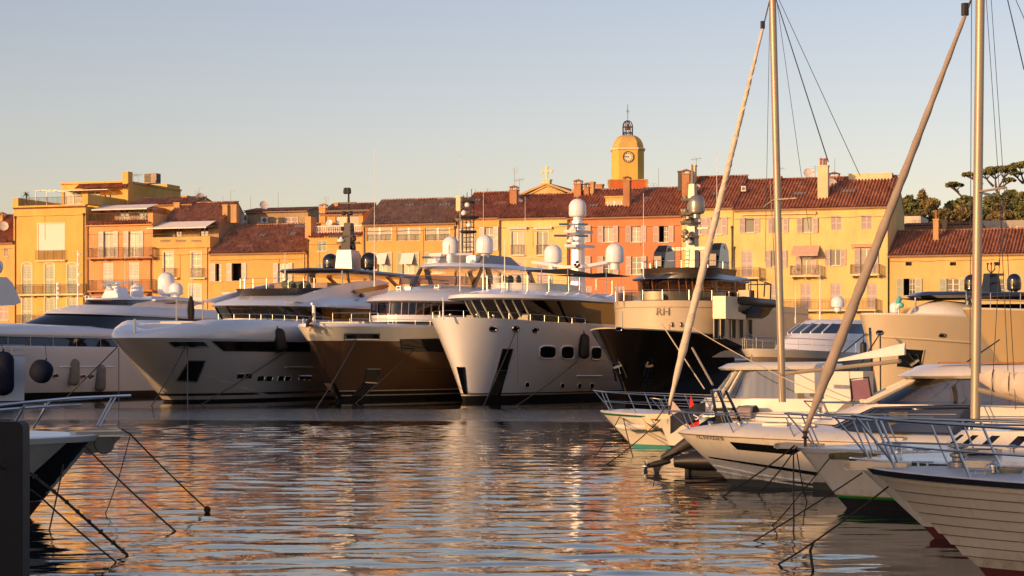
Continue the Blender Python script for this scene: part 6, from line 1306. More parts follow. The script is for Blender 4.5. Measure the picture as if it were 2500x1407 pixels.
i4 = inset(base, .35, lambda x: 1.0+.35*min(1, max(0, (x-6)/10))); i5 = inset(base, 1.1, lambda x: 1.25+.42*min(1, max(0, (x-6)/10))); m = MB(); m.loft([i2, i3, i4, i5], False); n = len(i5); m.loft([[i5[k], ((i5[k][0]+i5[n-1-k][0])/2, 0, i5[k][2]+.15), i5[n-1-k]] for k in range(n//2+1)], False); b.feature('coachroof', m, WHITE(), 60)
b.rail('side_rail', [(x, -h+.12, z+.1) for x, h, z in rr[14:34]], .75, 2.0, .018, mids=0)
xg = nose_x(b, 43, 3.1, 9, z=6.4); zl = zat(b, 793, xg+6, 2); zh = zat(b, 768, xg+8, 2)
g0 = b.ring(xg-2, xg+20, 3.2, zl-.8, zl-.5, Ln=9); g1 = b.ring(xg, xg+20, 3.1, zl-.1, zl-.35, Ln=9); g2 = b.ring(xg+3.4, xg+20, 2.9, zh, zh-.2, Ln=8); b.tier('saloon_glass', DGLASS(), [g0, g1, g2])
zt_ = zat(b, 747, xg+8, 2); k0 = b.ring(xg+3.1, xg+23, 3.0, zh, zh-.25, Ln=8); k1 = b.ring(xg+3.3, xg+23, 3.05, zh+.12, zh-.1, Ln=8); k2 = b.ring(xg+6, xg+23, 2.6, zt_, zt_-.1, Ln=7); k3 = b.ring(xg+8.5, xg+23, 2.0, zt_+.18, zt_, Ln=6); b.tier('saloon_roof', WHITE(), [k0, k1, k2, k3], .1, under=True)
xf = nose_x(b, 198, 1.9, 5, z=7.8); f0 = b.ring(xf, xf+9, 1.9, zt_, zt_, Ln=5); f1 = b.ring(xf+.7, xf+9, 1.8, zt_+.5, zt_+.6, Ln=4.5); f2 = b.ring(xf+.6, xf+9.5, 1.9, zt_+.52, zt_+.62, Ln=4.5); f3 = b.ring(xf+.7, xf+9.5, 1.85, zt_+.66, zt_+.78, Ln=4.5); b.tier('windscreen', SMOKE, [f0, f1], aft=False); b.tier('windscreen_frame', WHITE(), [f2, f3], 0, under=True)
for sgn in (-1, 1):
    pts = [(300, 760), (340, 741), (400, 730), (450, 731), (492, 741), (465, 752), (480, 757), (440, 779), (380, 778), (330, 770)]; P3 = [(b.pt(px, py, 2.4)[0], -sgn*2.4, b.pt(px, py, 2.4)[1]) for px, py in pts]; m = MB(); m.slab(P3, (0, sgn*.3, 0)); o = b.feature('radar_arch', m, WHITE(), 40)
    t = MB(); t.poly([(b.pt(px, py, 2.4)[0], -sgn*2.415, b.pt(px, py, 2.4)[1]) for px, py in ((398, 742), (432, 737), (432, 743))]); place('arch_vent', t.mesh('arch_vent', DGLASS()), o)
xa, za = b.pt(380, 735, 0); m = MB(); m.box(xa-3.5, xa+3.5, -2.4, 2.4, za-.25, za+.0); m.loft([[(xa-3.5, 2.0, za), (xa-3.5, -2.0, za), (xa+3, -2.0, za), (xa+3, 2.0, za)], [(xa-2.8, 1.6, za+.3), (xa-2.8, -1.6, za+.3), (xa+2.2, -1.6, za+.3), (xa+2.2, 1.6, za+.3)]], True, False, True); b.feature('arch_top', m, WHITE(), 30)
b.dome(334, 693, 728, 32, -.8, WHITE()); b.dome(406, 665, 722, 42, .2, WHITE()); b.dome(430, 690, 722, 34, 1.2, WHITE())
m = MB(); x, z = b.pt(284, 728, -1); m.loft([[(x-a, 1+c, zz), (x-a, 1-c, zz), (x+a, 1-c, zz), (x+a, 1+c, zz)] for a, c, zz in ((.9, .8, z), (.6, .5, z+.9))], True, False, True); b.feature('radar_base', m, WHITE(), 30); b.radar(285, 689, 62, -1, plain('radar_pale_blue', (.28, .36, .45), .4), ang=3); b.radar(268, 696, 38, -.5, plain('radar_pale_blue', (.28, .36, .45), .4), ang=3)
b.whip(305, 620, 725, -1, .025); b.whip(470, 615, 735, 1.5, .025); spots(b, ((215, 727, -.5),))
for px, yt, yb in ((190, 612, 735), (139, 690, 748)):
    x, z = b.pt(px, yb, -1.5); z1 = b.pt(px, yt, -1.5)[1]; m = MB(); m.tube([(x, 1.5, z-.6), (x, 1.5, z1)], .06, 6)
    for k in range(4): m.lathe([(.1, 0), (.12, .1), (.05, .2)], (x, 1.35, z+(z1-z)*(.3+.2*k)), 7)
    b.feature('light_mast', m, plain('antenna_white', (.75, .74, .72), .4))
q = b.surf(181, 908); GF = plain('grey_fender_cover', (.22, .20, .18), .8)
fender(181, 909, 27, 66, b.fr.world(q[0], -q[1]-.45, 0).y, GF, 'left grey fender of two on the sleek white hull', rope=(-.15, .9)); q = b.surf(245, 920); fender(245, 923, 27, 66, b.fr.world(q[0], -q[1]-.45, 0).y, GF, 'right grey fender of two on the sleek white hull', rope=(-.15, 1.2))

# ---------------------------------------------------------------- old white vessel cut by the left edge
b = Boat('classic_vessel', 'white vessel with teak cap rail cut by the left picture edge', (-700, 1000), (-760, 815), 42, 20.0, 5.0, 3.1, md=.6, mw=.8, Ld=.3, Lw=.4, wf=.95, D=112)
boots(b, .35); b.band('hull', WHITE(), ('z', .35), ('t', .985), 6); b.band('cap_rail', TEAK(), ('t', .985), ('t', 1.0), 1); b.deck('deck', CREAM(), .2, .1)
# fit the stern to the picture
pr = b.row(t=1.0); b.rail('side_rail', [(x, -h+.1, z) for x, h, z in pr[14:]], .62, .8, .03, mids=1); b.rail('stern_rail', [(b.L-.05, -h_, 3.1) for h_ in (2.0, 1.0, 0, -1.0, -2.0)], .62, .8, .03, mids=1)
m = MB(); m.box(4, b.pt(-14, 800, 1.9)[0], -1.9, 1.9, 3.0, 5.9); b.feature('deckhouse', m, WHITE(), None); xo = b.pt(22, 740, 1.5)[0]; zo = b.pt(30, 742, 1.5)[1]; xe = b.pt(52, 742, 2.6)[0]
m = MB(); m.slab([(4, -2.6, zo+.2), (4, -2.6, zo+1.7), (xe-1.0, -2.6, zo+1.55), (xe-.6, -2.6, zo+1.2), (xe, -2.6, zo+.05), (xe-.5, -2.6, zo-.12), (6, -2.6, zo-.1)], (0, 5.2, 0)); b.feature('boat_deck', m, WHITE(), None)
ze = zo+1.75; m = MB(); m.tube([(5, -1.8, ze+.45), (xe-1.4, -1.8, ze+.45), (xe-1.0, -1.8, ze+.42), (xe-.85, -1.8, ze+.4)], [.5, .5, .4, .1], 12); o = b.feature('liferaft', m, WHITE(), 50); t = MB(); t.tube([(5, -1.8, ze+.45), (xe-1.5, -1.8, ze+.45)], .515, 12); t.f = t.f[:]; place('liferaft_stripe', MB().box(5, xe-1.3, -2.33, -2.29, ze+.38, ze+.56).mesh('liferaft_stripe', plain('stripe_blue', (.03, .09, .22), .5)), o)
m = MB()
for k in range(3): m.tube([(xe-1.5-k*.9, -2.2, ze+.9), (xe-1.5-k*.9, -2.2, ze+1.9), (xe-2.2-k*.9, -2.2, ze+2.1)], .06, 6)
m.tube([(xe-1.6, -2.2, ze+1.7), (4, -2.2, ze+2.0)], .06, 6); m.tube([(xe-1.5, -2.2, ze+1.2), (4, -2.2, ze+1.4)], .04, 6); b.feature('davit', m, STEEL())
sx = b.fr.world(b.L+.5, -2.3, 0)
e = fender(101, 907, 56, 58, sx.y-1.2, plain('navy_vinyl', (.006, .010, .030), .75, spec=.2), 'big navy ball fender with a white belly at the old vessel corner', 'ball_fender', rope=(-.5, .3, .9))
m = MB(); r_ = 28*(sx.y-1.2)/F; m.lathe([(r_*1.01*math.cos(a), r_*1.01*math.sin(a)) for a in (-1.5, -1.2, -.9, -.6)], (0,0,0), 20, cap=False); m.build('white_patch', WHITE(), e, 50); e.rotation_euler = (0, rad(22), 0)
fender(8, 912, 52, 108, sx.y-2.0, plain('navy_vinyl', (.006, .010, .030), .75, spec=.2), 'long navy fender cover at the left picture edge', 'fender', rope=(-.3, .8))
# ================================================================ boats at the right
# --- small flybridge yacht with blue tinted windows
b = Boat('motor_yacht', 'small white yacht with taupe hull and blue tinted windscreen behind the wheelhouse boat', (1885, 985), (1832, 852), 38, 22, 5.6, 3.2, md=.6, mw=.9, Ld=.35, Lw=.45)
boots(b, .3); b.band('hull', TAUPE, ('z', .3), ('t', .86), 6); b.band('bulwark', CREAM(), ('t', .86), ('t', 1.0), 2); b.deck('deck', WHITE(), .15, .1)
pr = b.row(t=1.0); b.rail('bow_rail', [(x, h-.1, z) for x, h, z in reversed(pr[:26])]+[(x, -h+.1, z) for x, h, z in pr[1:26]], .75, 1.3, .022, mids=1)
xg = nose_x(b, 1925, 2.2, 5, z=4.3); za = zat(b, 838, xg+2, 1); z1 = zat(b, 815, xg+3, 1); z2 = zat(b, 792, xg+4, 1)
k0 = b.ring(xg-2.5, 20, 2.4, 3.0, 3.0, Ln=6); k1 = b.ring(xg-1.5, 20, 2.35, za, za, Ln=6); k2 = b.ring(xg, 20, 2.25, z1, z1, Ln=5); k3 = b.ring(xg+1.6, 20, 2.1, z2, z2+.1, Ln=4.5); k4 = b.ring(xg+2.2, 20, 1.9, z2+.25, z2+.35, Ln=4)
b.tier('coachroof', WHITE(), [k0, k1, k2], aft=True); b.tier('windscreen', glass('blue_tint_glass', (.03, .05, .09), .04, .9), [k2, k3]); winline(b, 'pillar', WHITE(), k2, k3, (10, 12, 15, 18, 20, 22), .2); b.tier('cabin_roof', WHITE(), [k3, k4], .08)
b.dome(2045, 722, 752, 34, -.5, WHITE()); b.whip(2002, 640, 780, -1, .04); b.whip(1942, 690, 790, 0, .03); b.dome(2185, 737, 765, 26, 1.0, WHITE())
fender(2108, 855, 16, 40, 128, RUBBER(), 'black fender between the taupe hull and the tall beige bow', rope=(0, .8))
# --- tall beige hull
b = Boat('motor_yacht', 'big yacht with tall plain beige hull, black hardtop and black domes', (2150, 1000), (2112, 765), 60, 30, 7.5, 5.0, md=.55, mw=.8, nd=2.2, nw=1.8, Ld=.32, Lw=.4, wf=.9)
boots(b, .3); b.band('hull', BEIGE, ('z', .3), ('t', .985), 8); b.band('cap_rail', CREAM(), ('t', .985), ('t', 1.0), 1); b.deck('deck', CREAM(), .6, .15); b.line('rub_rail', BEIGE, ((2150, 822), (2250, 828), (2400, 839)), .06)
b.oval('fairlead', BLKG, 2148, 812, 15, 9, rim=(CHROME, .05)); b.oval('fairlead', BLKG, 2300, 819, 15, 7, rim=(STEEL(), .05)); b.patch('anchor_pocket', BLKG, ((2196, 850), (2256, 854), (2246, 903), (2188, 896)), 5, 4, rim=(BEIGE, .04)); anchor(b, 2232, 885, 2216, 862, .1); b.patch('stem_plate', CHROME, ((2121, 800), (2127, 800), (2135, 985), (2131, 985)), 2, 8, .02)
xt, zt_ = b.pt(2300, 760, 0); m = MB(); rgs = []
for q, w, h_ in ((0, .3, .2), (.12, 1.3, .9), (.35, 1.9, 1.3), (.7, 1.9, 1.2), (1, 1.2, .6)): rgs.append([(xt-2.5+6*q, math.cos(a)*w, 5.0+math.sin(a)*h_) for a in [math.pi*j/10 for j in range(11)]])
m.loft(rgs, False, True, True); b.feature('boat_cover', m, plain('cover_white', (.72, .70, .66), .8, var=.06), 60)
x, z = b.pt(2395, 727, 0); h0 = b.ring(x-4.2, x+10, 2.8, z-.1, z-.1, Ln=3, n=3, m=.5); h1 = b.ring(x-4.5, x+10, 3.0, z+.05, z+.05, Ln=3, n=3, m=.5); h2 = b.ring(x-4.2, x+10, 2.8, z+.25, z+.25, Ln=3, n=3, m=.5); b.tier('hardtop', BLACK(), [h0, h1, h2], .05, under=True)
m = MB(); g0 = b.ring(x-2, x+10, 2.6, 5.0, 5.0, Ln=3); g1 = b.ring(x-1.2, x+10, 2.5, z-1.2, z-1.2, Ln=3); g2 = b.ring(x-.2, x+10, 2.4, z-.4, z-.4, Ln=3); b.tier('deckhouse', BEIGE, [g0, g1], 0); b.tier('bridge_glass', DGLASS(), [g1, g2], 0)
b.dome(2371, 670, 712, 34, -1.2, BLKG); b.dome(2476, 668, 711, 34, 1.6, BLKG); x2, z2 = b.pt(2420, 715, 0); m = MB(); zt2 = b.pt(2420, 668, 0)[1]; m.loft([[(x2-a, c, zz), (x2-a, -c, zz), (x2+a, -c, zz), (x2+a, c, zz)] for a, c, zz in ((.5, .4, z2-.2), (.35, .25, zt2))], True, False, True); m.bar((x2, -1.0, zt2-.1), (x2, .6, zt2-.1), .14); m.bar((x2, -.7, zt2-.55), (x2, .4, zt2-.55), .1)
for d in (-.3, 0, .3): m.tube([(x2, 0, zt2), (x2, d, zt2+.25), (x2, d, zt2+.5)], .035, 5); m.lathe([(.05, 0), (.07, .1), (.03, .15)], (x2, d, zt2+.5), 6)
b.feature('mast', m, BLACK(), 30); poles(b, ((2195, 727, 772), (2235, 727, 772)), 0, .06); poles(b, ((2363, 727, 772),), 1, .05)
m = MB(); A = [Vector((b.pt(px, py, v)[0], -v, b.pt(px, py, v)[1])) for px, py, v in ((2195, 730, 0), (2236, 735, 0), (2368, 732, 1.5), (2368, 729, -1.5))]; m.slab(A, (0, 0, .03)); b.feature('shade_sail', m, plain('black_canvas', (.012, .011, .011), .85), None)
for px, py in ((2195, 734), (2361, 733)):
    x, z = b.pt(px, py, .2)
    for k in range(7): m = MB(); m.lathe([(.02, -.17)]+[(.15*math.cos(a), .16*math.sin(a)) for a in (-1, -.5, 0, .5, 1)]+[(.02, .17)], (x+R()*.3-.15, -.35+R()*.3-.15, z+.1-R()*.5), 10); b.feature('balloon', m, plain('balloon_teal', (.08, .45, .40), .3) if k % 2 else plain('balloon_white', (.75, .75, .72), .3), 50)
# --- sunlit tan bow at the right edge
b = Boat('motor_yacht', 'tan yacht bow overlapping the beige hull at the right edge', (2530, 1010), (2350, 752), 74, 26, 7.0, 5.0, md=.6, mw=.9, nd=2.2, nw=1.8, Ld=.4, Lw=.5, wf=.85)
boots(b, .3); b.band('hull', TAN, ('z', .3), ('t', .985), 8); b.band('cap_rail', CREAM(), ('t', .985), ('t', 1.0), 1); b.deck('deck', CREAM(), .4, .15); pr = b.row(t=1.0); b.rail('bow_rail', [(x, -h+.1, z) for x, h, z in pr[2:24]], .8, 1.3, .025, mids=1)
b.oval('fairlead', BLKG, 2440, 800, 14, 8, rim=(STEEL(), .05)) if False else None

# --- small craft ---------------------------------------------------------------
def pulpit(bt, n0, n1, h, r=.014, mids=1, ext=.35, both=True, drop=0.0, inset=.06, step=1.25):
    """bow rail of bent tube: joined round the stem head"""
    pr = bt.row(t=1.0, N=40); near = [Vector((x, -hh+inset if hh > inset else 0, z+h-drop*(x/pr[n1][0]))) for x, hh, z in pr[n0:n1]]; far_ = [Vector((p.x, -p.y, p.z)) for p in near]
    tip = Vector((pr[0][0]-ext, 0, pr[0][2]+h+.03)); m = MB(); path = list(reversed(far_))+[tip+Vector((.12, .12, 0)), tip+Vector((.12, -.12, 0))]+near; m.tube(path, r, 7)
    for k in range(mids):
        f = (k+1)/(mids+1); m.tube([Vector((p.x+.04, p.y, p.z-h*(1-f))) for p in near], r*.75, 6); m.tube([Vector((p.x+.04, p.y, p.z-h*(1-f))) for p in far_], r*.75, 6)
    acc = step
    for i in range(len(near)):
        if i: acc += (near[i]-near[i-1]).length
        if acc >= step:
            for p in (near[i], far_[i]): m.tube([p, p+Vector((h*.45, 0, -h-.02))], r*.95, 6)
            acc = 0
    m.tube([tip+Vector((.12, 0, 0)), (pr[0][0]+.35, 0, pr[0][2])], r, 6)
    return m.build('pulpit', STEEL(), bt.o, 40)
def cleat(bt, x, v, z):
    m = MB(); m.tube([(x-.06, -v, z), (x-.06, -v, z+.05)], .015, 6); m.tube([(x+.06, -v, z), (x+.06, -v, z+.05)], .015, 6); m.tube([(x-.14, -v, z+.055), (x+.14, -v, z+.055)], .014, 6); m.build('cleat', STEEL(), bt.o, 40)
def roller(bt, w=.16, L=.45, mat=None):
    z = bt.ztip; m = MB()
    for y in (-w/2, w/2): m.slab([(-L, y, z-.02), (.5, y, z+.0), (.5, y, z+.07), (-L*.6, y, z+.09), (-L, y, z+.06)], (0, .012, 0))
    m.box(-L*.9, .6, -w/2, w/2, z-.03, z-.008); m.lathe([(.05, -w/2), (.05, w/2)], (-L*.85, 0, z+.03), 10, axis='y'); bt.feature('anchor_roller', m, mat or plain('cast_metal', (.35, .34, .32), .4, .7), None)
def plough(bt, mat=None):
    z = bt.ztip; m = MB(); m.bar((.5, 0, z+.05), (-.5, 0, z+.03), .05, .03); m.bar((-.5, 0, z+.03), (-.38, 0, z-.28), .05, .04)
    m.add([(-.5, 0, z-.05), (-.1, .16, z-.32), (.05, 0, z-.2), (-.1, -.16, z-.32), (-.32, 0, z-.42)], [(0,1,4),(0,4,3),(1,2,4),(2,3,4)]); bt.feature('anchor', m, mat or plain('galvanised', (.40, .38, .35), .5, .6), None)
def ballast_deck(bt, rings, name='coachroof', mat=None, crown=.05): return bt.tier(name, mat or CREAM(), rings, crown)
GRN = plain('green_stripe', (.02, .13, .08), .4); TEAL = plain('teal_boot', (.05, .25, .24), .5)

# white cruiser with green sheer line and curtained wheelhouse
b = Boat('cabin_cruiser', 'white cabin cruiser with green sheer stripe and curtained wheelhouse', (1547, 1093), (1467, 1003), 108, 10, 3.2, .95, cat='motorboat', md=.55, mw=.85, nd=2.2, nw=1.8, Ld=.42, Lw=.5, wf=.85)
b.band('antifouling', TEAL, ('z', -.4), ('z', .12), 2); b.band('hull', CREAM(), ('z', .12), ('t', .90), 6); b.band('sheer_stripe', GRN, ('t', .90), ('t', .96), 1); b.band('gunwale', WHITE(), ('t', .96), ('t', 1.0), 1, proud=(.02, .02)); b.deck('deck', CREAM(), .03, .05, .15); pulpit(b, 3, 26, .62, .016)
def cab(bt, x0, x1, W, z0, z1, rake=.6, aft=.1): return [(x0, W), (x1, W)]
xa = b.pt(1790, 975, 0)[0]; xb2 = b.pt(2010, 975, 1.2)[0]; zr = zat(b, 905, xa+1.5, 0); zb0 = zat(b, 972, xa+1, 0)
c0 = b.ring(xa-1.6, xb2+1, 1.2, .9, .85, Ln=2.4); c1 = b.ring(xa-.9, xb2+1, 1.15, zb0, zb0, Ln=2.4); c2 = b.ring(xa+.1, xb2, 1.0, zr, zr+.03, Ln=1.0, n=3, m=.5); c1b = b.ring(xa-.6, xb2, 1.15, zb0+.003, zb0, Ln=1.6, n=3, m=.5)
b.tier('coachroof', CREAM(), [c0, c1], .06); b.tier('wheelhouse_window', clear('cabin_glass', (.55, .55, .50), .12), [c1b, c2]); winline(b, 'pillar', CREAM(), c1b, c2, (8, 10, 13, 15, 17, 19, 22, 24), .10)
d0 = b.ring(xa-.35, xb2+.2, 1.1, zr+.01, zr+.05, Ln=1.2, n=3, m=.5); d1 = b.ring(xa-.45, xb2+.3, 1.15, zr+.08, zr+.12, Ln=1.2, n=3, m=.5); d2 = b.ring(xa-.2, xb2+.2, 1.0, zr+.2, zr+.22, Ln=1.2, n=3, m=.5); b.tier('cabin_roof', CREAM(), [d0, d1, d2], .06, under=True)
m = MB(); P = [Vector(p)*1 for p in c1b[14:]]; rows = [[], []]
for k in range(60):
    x = xa+.5+(xb2-xa-.6)*k/59; y = -.98+.03*math.sin(k*1.1); rows[0].append((x, y, zb0+.02)); rows[1].append((x, y*.93, zr))
m.loft(rows, False); b.feature('curtain', m, plain('curtain_grey_green', (.30, .31, .22), .9), 60)
m = MB(); m.box(xb2-.9, xb2+1.2, -1.12, 1.12, .9, zr-.02); b.feature('cabin_side', m, CREAM(), None)
cleat(b, .9, .2, 1.18); x, z = b.pt(1835, 885, 0); m = MB(); m.tube([(x, 0, z-.2), (x, 0, z+.25)], .03, 6); m.lathe([(.02, 0), (.09, -.35), (.12, -.42)], (x-.1, 0, z+.1), 10, axis='x'); b.feature('horn', m, STEEL()); S1 = b
q = b.surf(1545, 1023); m = MB(); m.tube([(q[0]-.5, -q[1]-.15, .72), (q[0]-.3, -q[1]-.2, .70), (q[0]+.9, -q[1]-.2, .70), (q[0]+1.2, -q[1]-.18, .78)], [.05, .11, .1, .02], 10); e = m.build('fender', plain('fender_white', (.62, .60, .55), .6), None, 50); e.location = b.o.location; e.rotation_euler = b.o.rotation_euler; tag(e, 'slim white fender lying along the green striped cruiser bow', 'fender')

# sailing boat with the pale furled sail
b = Boat('sailboat', 'sailing boat with cream furled genoa and boom, mast left of the pair', (1640, 1100), (1606, 1022), 110, 9, 2.8, .9, cat='sailboat', md=.6, mw=.9, nd=1.9, nw=1.6, Ld=.5, Lw=.55, wf=.8)
b.band('antifouling', BOOT, ('z', -.4), ('z', .16), 2); b.band('hull', CREAM(), ('z', .16), ('t', 1.0), 6); b.deck('deck', CREAM(), .03, .04, .12); pulpit(b, 3, 22, .6, .014); S2 = b
m = MB(); z = b.ztip; m.loft([[(-.35, .18, z), (-.35, -.18, z), (1.2, -.3, z-.02), (1.2, .3, z-.02)], [(-.35, .18, z+.14), (-.35, -.18, z+.14), (1.2, -.3, z+.16), (1.2, .3, z+.16)]], True, True, True); b.feature('bowsprit_platform', m, plain('sprit_cream', (.60, .46, .28), .5), 30); plough(b, plain('sprit_cream', (.60, .46, .28), .5))
D = 61.5; mb_, mt = b.fr, None
def rig(bt, D0, base, top, furl0, furl1, w, sailmat, label_mat=None, wires=(), rmast=.09, name='mast', furl_w=.1, Dt=None, twist=False):
    L = lambda px, py, D: (lambda P: (*bt.fr.local(P.x, P.y), P.z))(Wp(px, py, D))
    a = L(*base, D0); c = L(*top, D0); m = MB(); m.tube([a, c], [rmast, rmast*.92], 12); bt.feature('mast', m, ALU())
    p0, p1 = Vector(L(*furl0)), Vector(L(*furl1)); n = 40; pts = []; rs = []
    for i in range(n+1):
        k = i/n; p = p0.lerp(p1, k); pts.append(p); rs.append(max(.025, furl_w*(.35+.65*min(1, k*7))*(1-.68*k**1.6))*(1+.10*math.sin(i*2.3)))
    m = MB(); m.tube(pts, rs, 10)
    if twist:
        d = (p1-p0).normalized(); A = d.orthogonal().normalized(); B_ = d.cross(A)
        for ph in (0, 2.1, 4.2): m.tube([p0.lerp(p1, .06+.86*i/160)+(A*math.cos(ph+i*.42)+B_*math.sin(ph+i*.42))*rs[min(n, int((.06+.86*i/160)*n))]*.85 for i in range(161)], .018, 4)
    bt.feature('furled_sail', m, sailmat, 60); m = MB(); m.lathe([(.05, 0), (.075, .03), (.04, .05), (.04, .1), (.07, .12), (.04, .15)], p0+Vector((0,0,-.15)), 10); m.tube([p0-Vector((0,0,.3)), p0], .03, 6); bt.feature('furling_drum', m, plain('drum_dark', (.08, .05, .04), .5)); m = MB(); m.tube([p1, p1+(p1-p0).normalized()*1.6], .02, 5); m.lathe([(.07, 0), (.07, .22)], p1, 8); bt.feature('forestay', m, RUBBER())
    for wpx in wires:
        m = MB(); m.tube([L(*wpx[0]), L(*wpx[1])], wpx[2] if len(wpx) > 2 else .012, 5); bt.feature('shroud', m, plain('wire_rope', (.10, .09, .08), .4, .6))
    return a, c
SAILC = plain('sailcloth_cream', (.62, .54, .44), .85, var=.12, scale=4, bmp=.5, bscale=7); SAILG = plain('sailcloth_uv_brown', (.33, .27, .22), .85, var=.12, scale=3, bmp=.4, bscale=8)
rig(b, D, (1910, 982), (1882, -170), (1634, 990, 63.0), (1862, 70, 61.6), 0, SAILC, rmast=.115, furl_w=.125, twist=True,
    wires=(((1895, 0, 61), (2022, 395, 54), .016), ((1902, 0, 61), (2100, 430, 54), .010), ((1880, 0, 61), (1868, 640, 60), .008), ((1896, 0, 61), (1975, 560, 58), .008), ((1908, 980, 60), (1880, 440, 60.5), .014)))
L = lambda px, py, D: (lambda P: (*b.fr.local(P.x, P.y), P.z))(Wp(px, py, D))
m = MB(); m.bar(L(1890, 488, D), L(1946, 484, D-.6), .07, .04); m.bar(L(1890, 488, D), L(1866, 506, D+.6), .07, .04); b.feature('spreader', m, ALU(), None)
m = MB(); m.tube([L(1920, 912, 61), L(2197, 882, 57)], .06, 8); b.feature('boom', m, ALU()); m = MB(); pa, pb = Vector(L(2045, 882, 59.2)), Vector(L(2210, 862, 57)); m.loft([[pa.lerp(pb, k)+Vector((0, yy*(.10+.05*k), zz*(.06+.22*k))) for yy, zz in ((-1, -.2), (-1, .5), (-.3, 1), (.3, 1), (1, .5), (1, -.2))] for k in (0, .3, .6, .9, 1)], True, True, True); b.feature('sail_cover', m, plain('cover_white', (.72, .70, .66), .8, var=.06), 40)
m = MB(); m.tube([L(1632, 985, 62.6), L(1600, 1028, 62.9)], .02, 5); b.feature('tack_line', m, RUBBER())
k0 = b.ring(2.6, 8, .85, .85, .85, Ln=2.4); k1 = b.ring(3.0, 8, .75, 1.2, 1.25, Ln=2.2); ballast_deck(b, [k0, k1])

# black inflatable with tilted outboard
e = empty('inflatable_boat', Wp(1690, 1150, 51)-Vector((0, 0, Wp(1690, 1150, 51).z)), rad(-18), 'black inflatable boat with tilted outboard and arch beside the numbered white bow', 'dinghy')
m = MB(); HYP = plain('hypalon_black', (.018, .016, .016), .45)
for y in (-.62, .62): m.tube([(-.3, y, .3), (.2, y, .32), (2.6, y, .34), (3.2, y*.7, .42), (3.6, 0, .5)], [.14, .22, .22, .2, .16], 12)
m.build('tube', HYP, e, 50); m = MB(); m.box(0, 2.8, -.5, .5, -.1, .12); m.box(-.05, .05, -.6, .6, 0, .55); m.build('floor', HYP, e)
m = MB()                                       # outboard, swung up over the transom
def oval_loft(m, secs, n=12): m.loft([[(x, w*math.cos(a), z+h*math.sin(a)) for a in [2*math.pi*k/n for k in range(n)]] for x, z, w, h in secs], True, True, True)
oval_loft(m, ((.95, 1.28, .10, .12), (.8, 1.22, .2, .24), (.45, 1.10, .24, .28), (.15, .95, .2, .24), (.05, .9, .12, .16))); m.build('outboard_cowl', RUBBER(), e, 50)
m = MB(); oval_loft(m, ((.15, .92, .12, .2), (-.2, .70, .09, .17), (-.55, .46, .07, .14), (-.8, .30, .06, .12))); oval_loft(m, ((-.55, .26, .03, .03), (-.65, .27, .08, .08), (-.95, .20, .08, .08), (-1.15, .15, .05, .05)))
m.slab([(-.35, -.14, .52), (-.75, -.14, .34), (-.75, .14, .34), (-.35, .14, .52)], (0, 0, .025)); m.slab([(-.75, -.015, .2), (-1.0, -.015, .12), (-.95, -.015, -.06), (-.85, -.015, 0)], (0, .03, 0)); m.build('outboard_leg', RUBBER(), e, 40)
m = MB(); c = Vector((-1.2, 0, .14))
for k in range(3):
    a = k*2.094+.4; d = Vector((.15, math.cos(a), math.sin(a))); sd_ = Vector((.6, -math.sin(a), math.cos(a))).normalized(); m.slab([c+d*.03-sd_*.03, c+d*.12-sd_*.09, c+d*.2-sd_*.03, c+d*.19+sd_*.06, c+d*.03+sd_*.03], (.012, 0, 0))
m.lathe([(.045, .08), (.05, 0), (.02, -.1)], (c.x, 0, c.z), 10, axis='x'); m.build('propeller', STEEL(), e, 40)
m = MB(); A = lambda x, z: (x, 0, z)
for y in (-.55, .55): m.tube([(.9, y, .45), (.75, y, 1.35), (.6, y*.85, 2.05)], .04, 6); m.tube([(1.5, y, .45), (1.05, y, 1.4), (.75, y*.85, 2.05)], .04, 6)
m.tube([(.6, -.47, 2.05), (.6, .47, 2.05)], .04, 6); m.box(.62, .95, -.5, .5, 1.55, 1.62)
for k in range(3): m.bar((.9+k*.12, -.55, .6), (.75+k*.06, -.55, 1.5), .05)
m.build('arch', BLACK(), e, 40)
NAVY = plain('navy_cloth', (.012, .016, .03), .85); REDC = plain('red_cloth', (.55, .02, .02), .8)
m = MB(); rows = [[(-.38+.08*i, -.75+.03*math.sin(i*1.3), 1.42+.035*i-.42*(j/4)*(1-.03*i)+.02*math.sin(i+j)) for i in range(12)] for j in range(5)]; m.loft(rows, False); fl = m.build('banner', NAVY, e, 60)
me = text_mesh('S', .26, plain('flag_white', (.7, .7, .7), .8), .004); place('lettering', me, fl, loc=(.28, -.80, 1.42), rot=(rad(85), rad(-25), 0))
m = MB(); m.add([(.1, -.6, 1.95), (.32, -.6, 1.3), (.25, -.62, .95), (.02, -.6, 1.25)], [(0,1,2,3)]); m.build('red_flag', REDC, e); m = MB(); m.add([(-.35, -.62, 1.8), (-.05, -.6, 1.45), (-.12, -.62, 1.2), (-.45, -.6, 1.35)], [(0,1,2,3)]); m.build('pale_flag', plain('flag_pale', (.5, .42, .38), .8), e)

